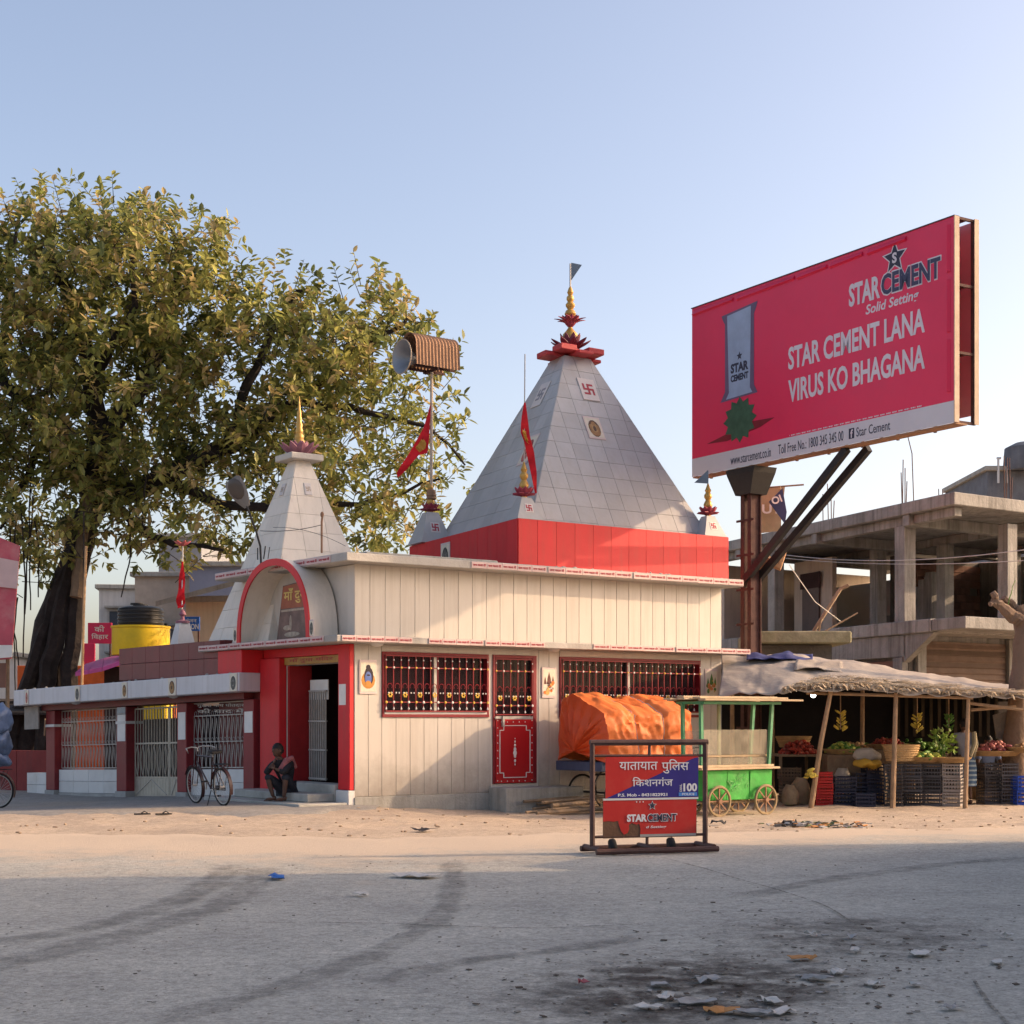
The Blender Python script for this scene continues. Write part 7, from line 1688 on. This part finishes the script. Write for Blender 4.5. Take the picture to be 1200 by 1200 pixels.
hand(ex, wrl, (.35, .05, .9), (-.8, -.5, 0), .17, .7); hand(ex, wrr, (-.8, .1, .35), (0, -.8, .4), .17, .8, -1)
join_mesh(body, ex); hh.build('hair', HAIR, man, True)
skin([[(pel, .135), (wst, .128), (chs, .145), (L(.045, .035, .73), .075)], [(chs, .145), (shl, .078), (ell, .062), (ell.lerp(wrl, .55), .05)], [(chs, .145), (shr, .08), (elr, .064), (elr.lerp(wrr, .6), .05)]], [SH1], 'shirt', man, 2)
skin([[(pel, .145), (hl, .112), (kl, .082), (kl.lerp(al, .25), .078)], [(pel, .145), (hr, .112), (kr, .082), (kr.lerp(ar, .25), .078)]], [TRS], 'trousers', man, 2)
MB().tube([L(.20, -.03, .30), L(.14, -.13, .42), L(.08, -.12, .58), L(.17, -.03, .74), L(.24, .08, .78), L(.30, .18, .60)], [.045, .055, .06, .065, .055, .04], 8).build('scarf', SH2, man, True)

# standing man in the stall, seen from behind, grey shirt and checked lungi
Ys = 32.9; c = at(1131, 930, Ys); zg_ = sg(c.x, Ys); b0 = Vector((c.x, Ys, zg_))
m2 = thing('person', 'standing stall keeper seen from behind in grey shirt and blue checked lungi', 'person', b0)
def L(x, y, z): return b0 + Vector((x, y, z))
pel, wst, chs, nk = L(.0, 0, .92), L(-.01, 0, 1.10), L(-.03, .02, 1.34), L(-.02, .04, 1.50)
body = skin([[(pel, .125), (wst, .115), (chs, .14), (nk, .055), (L(-.01, .05, 1.57), .052)], [(pel, .125), (L(-.09, 0, .86), .09), (L(-.10, .02, .48), .058), (L(-.10, 0, .10), .035)], [(pel, .125), (L(.09, 0, .86), .09), (L(.10, .03, .48), .058), (L(.11, .0, .10), .035)],
    [(chs, .14), (L(-.20, .02, 1.42), .06), (L(-.30, .10, 1.18), .045), (L(-.22, .30, 1.02), .028)], [(chs, .14), (L(.17, .02, 1.42), .06), (L(.25, .04, 1.15), .045), (L(.20, .22, 1.0), .028)]], [SK], 'body', m2, 2)
ex = MB(); hh = head(L(-.0, .06, 1.66), (-.3, .95, -.15), .115, body, ex); hand(ex, L(-.22, .30, 1.02), (.2, .9, -.3), (0, .3, .9), .18, .4); hand(ex, L(.20, .22, 1.0), (-.2, .9, -.3), (0, .3, .9), .18, .4, -1)
for s_ in (-1, 1):
    M = frame(L(s_ * .105, 0, 0), Vector((0, 1, 0)), Vector((-1, 0, 0))); ex.ball((.06, 0, .035), (.12, .042, .033), 12, 6, M); ex.ball((-.03, 0, .05), (.045, .036, .05), 8, 6, M)
    for t_ in range(5): ex.tube([(.15, -.034 + t_ * .017, .02), (.19, -.036 + t_ * .018, .012)], .009, 5, M)
join_mesh(body, ex); hh.build('hair', HAIR, m2, True)
skin([[(L(0, 0, .90), .15), (wst, .14), (chs, .165), (L(-.02, .04, 1.46), .08)], [(chs, .165), (L(-.20, .02, 1.42), .085), (L(-.28, .08, 1.22), .07)], [(chs, .165), (L(.17, .02, 1.42), .085), (L(.235, .04, 1.20), .07)]], [mat('shirt_grey', (.20, .21, .25), .85, .15, 6, .3)], 'shirt', m2, 2)
LUN = bpy.data.materials.new('lungi_check'); LUN.use_nodes = True; nt = LUN.node_tree; p_ = nt.nodes['Principled BSDF']; p_.inputs['Roughness'].default_value = .9; g_ = nt.nodes.new('ShaderNodeNewGeometry'); w_ = nt.nodes.new('ShaderNodeTexWave'); w_.bands_direction = 'Z'; w_.inputs['Scale'].default_value = 3.2; cr = nt.nodes.new('ShaderNodeValToRGB'); cr.color_ramp.elements[0].color = (.03, .07, .14, 1); cr.color_ramp.elements[1].color = (.20, .26, .30, 1); cr.color_ramp.elements[0].position = .6; cr.color_ramp.elements[1].position = .75
nt.links.new(g_.outputs['Position'], w_.inputs['Vector']); nt.links.new(w_.outputs['Fac'], cr.inputs[0]); nt.links.new(cr.outputs[0], p_.inputs['Base Color'])
vs = []; fs = []
for i in range(9):
    z = .98 - i * .075; rr = .185 + .03 * min(1, i / 3)
    for k in range(20): a = 2*math.pi*k/20; vs.append(L(rr * 1.08 * math.cos(a) * (1 + .03 * math.sin(k * 3 + i * .3)), rr * .8 * math.sin(a), z))
for i in range(8):
    for k in range(20): fs.append((i*20+k, i*20+(k+1) % 20, (i+1)*20+(k+1) % 20, (i+1)*20+k))
MB().add(vs, fs).build('lungi', LUN, m2, True)
MB().tube([L(.06, -.16, 1.0), L(.14, -.16, 1.25), L(.17, -.07, 1.48), L(.2, .05, 1.50), L(.22, -.02, 1.25), L(.16, -.05, .95)], [.04, .05, .05, .05, .05, .03], 7).build('towel', mat('towel_khaki', (.24, .21, .14), .9, .2, 8, .3), m2, True)
# second man beyond, sitting behind the tray, only head and shoulder in view
Y3 = 34.6; c = at(1158, 0, Y3); b0 = Vector((c.x, Y3, sg(c.x, Y3)))
m3 = thing('person', 'seated vendor in light blue shirt half hidden behind the onion tray', 'person', b0)
def L(x, y, z): return b0 + Vector((x, y, z))
MB().box((b0.x - .25, Y3 - .05, b0.z), (b0.x + .25, Y3 + .4, b0.z + .45)).build('stool', WOOD, None, bevel=.01); bpy.data.objects['stool']['label'] = 'low wooden stool under the seated vendor'; bpy.data.objects['stool']['category'] = 'stool'
pel, wst, chs, nk = L(0, .12, .56), L(0, .10, .75), L(0, .04, .98), L(0, .02, 1.13)
body = skin([[(pel, .12), (wst, .11), (chs, .13), (nk, .055), (L(0, .0, 1.2), .05)], [(pel, .12), (L(-.1, .05, .55), .085), (L(-.14, -.30, .50), .06), (L(-.14, -.28, .1), .036)], [(pel, .12), (L(.1, .05, .55), .085), (L(.14, -.30, .50), .06), (L(.14, -.28, .1), .036)],
    [(chs, .13), (L(-.18, .03, 1.05), .06), (L(-.26, -.08, .80), .045), (L(-.12, -.26, .72), .028)], [(chs, .13), (L(.18, .03, 1.05), .06), (L(.27, -.08, .80), .045), (L(.12, -.26, .70), .028)]], [SK], 'body', m3, 2)
ex = MB(); hh = head(L(0, -.01, 1.29), (-.4, -.9, -.1), .112, body, ex); hand(ex, L(-.12, -.26, .72), (.6, -.7, -.2), (0, .2, .9), .17, .5); hand(ex, L(.12, -.26, .70), (-.6, -.7, -.2), (0, .2, .9), .17, .5, -1)
for s_ in (-1, 1):
    M = frame(L(s_ * .14, -.28, .0), Vector((0, -1, 0)), Vector((1, 0, 0))); ex.ball((.06, 0, .035), (.12, .042, .033), 12, 6, M)
    for t_ in range(5): ex.tube([(.15, -.034 + t_ * .017, .02), (.19, -.036 + t_ * .018, .012)], .009, 5, M)
join_mesh(body, ex); hh.build('hair', HAIR, m3, True)
skin([[(pel, .145), (wst, .14), (chs, .158), (L(0, .02, 1.09), .08)], [(chs, .158), (L(-.18, .03, 1.05), .082), (L(-.24, -.05, .86), .066)], [(chs, .158), (L(.18, .03, 1.05), .082), (L(.25, -.05, .86), .066)]], [mat('shirt_blue', (.18, .24, .38), .85, .15, 6, .3)], 'shirt', m3, 2)
skin([[(pel, .145), (L(-.1, .05, .55), .105), (L(-.14, -.30, .50), .08), (L(-.14, -.28, .15), .06)], [(pel, .145), (L(.1, .05, .55), .105), (L(.14, -.30, .50), .08), (L(.14, -.28, .15), .06)]], [TRS], 'trousers', m3, 2)

# ================================================================ LITTER
rl = random.Random(31)
LW = mat('litter_pale', (.50, .47, .43), .8, .2, 9, .2); LC2 = mat('litter_card', (.42, .20, .07), .85, .2, 9, .2); LB = mat('litter_blue', (.02, .12, .40), .5, .2, 9, .2); LG = mat('litter_grey', (.30, .29, .28), .8, .3, 9, .3); LK = mat('litter_black', (.02, .018, .02), .6, .2, 9, .3)
def scrap(px, py, s_, m, label, name='paper_scrap', cat='litter', asp=.6, h_=.03, group='scraps of litter on the road'):
    g = gpt(px, py); z = (rz if g.y < roadedge(g.x) - .3 else (lambda x, y: gzn(x, y)))(g.x, g.y) + .012; n_ = 7; yaw = rl.uniform(0, 3)
    M = T(g.x, g.y, z) @ RZ(yaw) @ Matrix.Scale(s_, 4); vs = []; fs = []
    sd = rl.uniform(0, 50)
    for j in range(4):
        for i in range(5):
            x, y = i / 4 - .5, (j / 3 - .5) * asp; x += .12 * mathutils.noise.noise((i + sd, j, 0)); y += .12 * mathutils.noise.noise((i, j + sd, 5))
            vs.append((x, y, h_ / s_ * (.4 + mathutils.noise.noise((i * .9 + sd, j * .9, 2)) + .3 * rl.random()) if True else 0))
    mz = min(v[2] for v in vs); vs = [(a, b, c_ - mz) for a, b, c_ in vs]; vs2 = [(a, b, c_ + .004 / s_) for a, b, c_ in vs]
    for j in range(3):
        for i in range(4): a = j*5+i; fs += [(a, a+5, a+6, a+1), (20+a, 20+a+1, 20+a+6, 20+a+5)]
    bd_ = [0, 1, 2, 3, 4, 9, 14, 19, 18, 17, 16, 15, 10, 5]
    for i in range(14): a, b = bd_[i], bd_[(i+1) % 14]; fs.append((a, b, 20 + b, 20 + a))
    return tag(MB(M).add(vs + vs2, fs).build(name, m), label, cat, group)
for px, py, s_, m, lab_ in ((848, 1192, .22, LC2, 'orange card flap at the bottom edge of the dirty patch'), (779, 1176, .14, LW, 'pale paper scrap left in the dirty patch'), (815, 1181, .26, LG, 'crumpled grey sheet in the middle of the dirty patch'), (882, 1195, .22, LG, 'round grey wrapper at the bottom edge right of the orange card'),
    (905, 1180, .16, LW, 'white scrap right of the orange card'), (918, 1192, .18, LW, 'folded white paper at the bottom right of the dirty patch'), (830, 1155, .2, LG, 'dull wrapper at the top of the dirty patch'), (958, 1152, .2, LG, 'grey flattened wrapper right of the dirty patch'), (982, 1145, .15, LW, 'small white card beyond the dirty patch'),
    (1078, 1123, .22, LW, 'large crumpled white wrapper on the right of the road'), (1168, 1132, .13, LW, 'white card near the right edge of the road'), (1002, 1120, .11, LW, 'white chip left of the crumpled wrapper'), (1024, 1159, .14, LW, 'pale strip below the crumpled wrapper'), (940, 1128, .2, LC2, 'brown torn card above the dirty patch'),
    (1072, 1160, .1, LW, 'tiny pale scrap low on the right'), (998, 1103, .12, LG, 'grey scrap high on the dirty stain'), (950, 1100, .1, LW, 'small pale chip on the upper stain'), (1180, 1102, .12, LW, 'pale sliver by the right edge'), (1115, 1187, .14, LG, 'grey strip low near the right road fissure'), (684, 1160, .1, mat('litter_pink', (.3, .08, .09), .8), 'dull pink smear of paper left of the dirty patch'),
    (325, 1032, .42, LB, 'flattened blue packet on the road by the tyre tracks'), (488, 1030, .50, LW, 'torn white plastic bag lying on the road'), (423, 1053, .16, LW, 'small white scrap below the torn bag'), (775, 1162, .18, LG, 'grey rag at the left end of the dirty patch'), (760, 1188, .16, LW, 'pale wrapper low on the left of the patch')):
    scrap(px, py, s_ * .85, m, lab_, asp=.35 if m in (LB,) else .6)
scrap(497, 975, .34, LK, 'dark rag lying on the sandy shoulder before the temple wall', h_=.08); scrap(925, 963, .28, LK, 'black rag on the rubbish heap by the stall', h_=.12); scrap(842, 961, .22, LK, 'dark lump on the ground below the food cart wheel', h_=.08)
st = MB(); cols = [LW, LG, LC2, LK, mat('litter_green', (.10, .13, .05), .8)]
for i in range(150):
    px, py = rl.gauss(955, 26), rl.gauss(964, 2.4); g = gpt(px, py); st.m = rl.randrange(5); a = rl.uniform(0, 3)
    st.box((-.06, -.03, 0), (.06, .03, .012), T(g.x, g.y, gzn(g.x, g.y) + rl.uniform(0, .06)) @ RZ(a) @ RX(rl.uniform(-.5, .5)) @ Matrix.Scale(rl.uniform(.4, 1.3), 4))
tag(st.build('rubbish', cols), 'heap of mixed rubbish on the shoulder before the stall', 'rubbish', kind='stuff')
st = MB(); cols2 = [LG, mat('litter_earth', (.09, .07, .055), .9), LW, mat('pebble', (.22, .2, .17), .9)]
for i in range(1500):
    if i < 800 and i % 2: continue
    if i < 800: px, py = rl.gauss(830, 130), rl.gauss(1168, 26)
    elif i < 1000: px, py = rl.gauss(1020, 120), rl.gauss(1110, 22)
    else: px, py = rl.uniform(-20, 1220), rl.uniform(1005, 1200)
    if py < 1000: continue
    g = gpt(px, py); st.m = rl.choice((0, 1, 1, 1, 1, 3, 3) if i < 1000 else (1, 3, 3)); k = rl.uniform(.10, .55) * rl.random() + .08 if i < 1000 else rl.uniform(.08, .28)
    st.box((-.045, -.025, 0), (.045, .025, .01), T(g.x, g.y, rz(g.x, g.y) + .006) @ RZ(rl.uniform(0, 3)) @ RX(rl.uniform(-.3, .3)) @ Matrix.Scale(k, 4))
tag(st.build('road_grit', cols2), 'small grit and trodden litter scattered over the road', 'litter', kind='stuff')
st = MB()
for i in range(260):
    x, y = rl.uniform(-9, 11), rl.uniform(21.5, 31); 
    if x < -3 and y > 25: continue
    if y < roadedge(x) - .8: continue
    st.ball((x, y, gzn(x, y) + .01), (rl.uniform(.01, .045), rl.uniform(.01, .035), rl.uniform(.006, .018)), 7, 5)
tag(st.build('shoulder_stones', mat('clod', (.42, .31, .21), .95, .3, 5)), 'small stones and clods on the sandy shoulder', 'stones', kind='stuff')

# ================================================================ BUILDINGS ADDED RIGHT OF THE CAMERA (out of frame; put in to shade the road)
def offhouse(name, label, P0, ux, w_, dep, h_, m, floors):
    ux = Vector(ux).normalized(); iy = Vector((ux.y, -ux.x, 0)); M = frame(P0, ux, iy); t = thing(name, label, 'building', P0)
    MB(M).box((0, 0, -.3), (w_, dep, h_)).build('wall', m, t); MB(M).box((-.2, -.2, h_), (w_ + .2, dep + .2, h_ + .15)).build('roof_slab', CEMENT, t)
    for f in range(floors):
        for i in range(int(w_ / 2.2)):
            x = .7 + i * 2.2; z = .9 + f * 3.2; p = MB(M).box((x, -.05, z), (x + 1.1, -.004, z + 1.3)).build('window', mat('far_frame', (.45, .42, .38)), t); MB(M).box((x + .08, -.06, z + .08), (x + 1.02, -.051, z + 1.22)).build('pane', mat('far_pane', (.06, .07, .09)), p)
offhouse('added_shade_shop', 'unseen low shop added beyond the right edge to shade the road', (7.5, 18.25, 0), (.6, .8, 0), 3.3, 4.5, 2.7, WALL2, 1)
offhouse('added_shade_block', 'unseen two storey block added beyond the right edge to shade the road', (13.7, 18.7, 0), (1, 0, 0), 16, 26, 8.6, WALL1, 2)
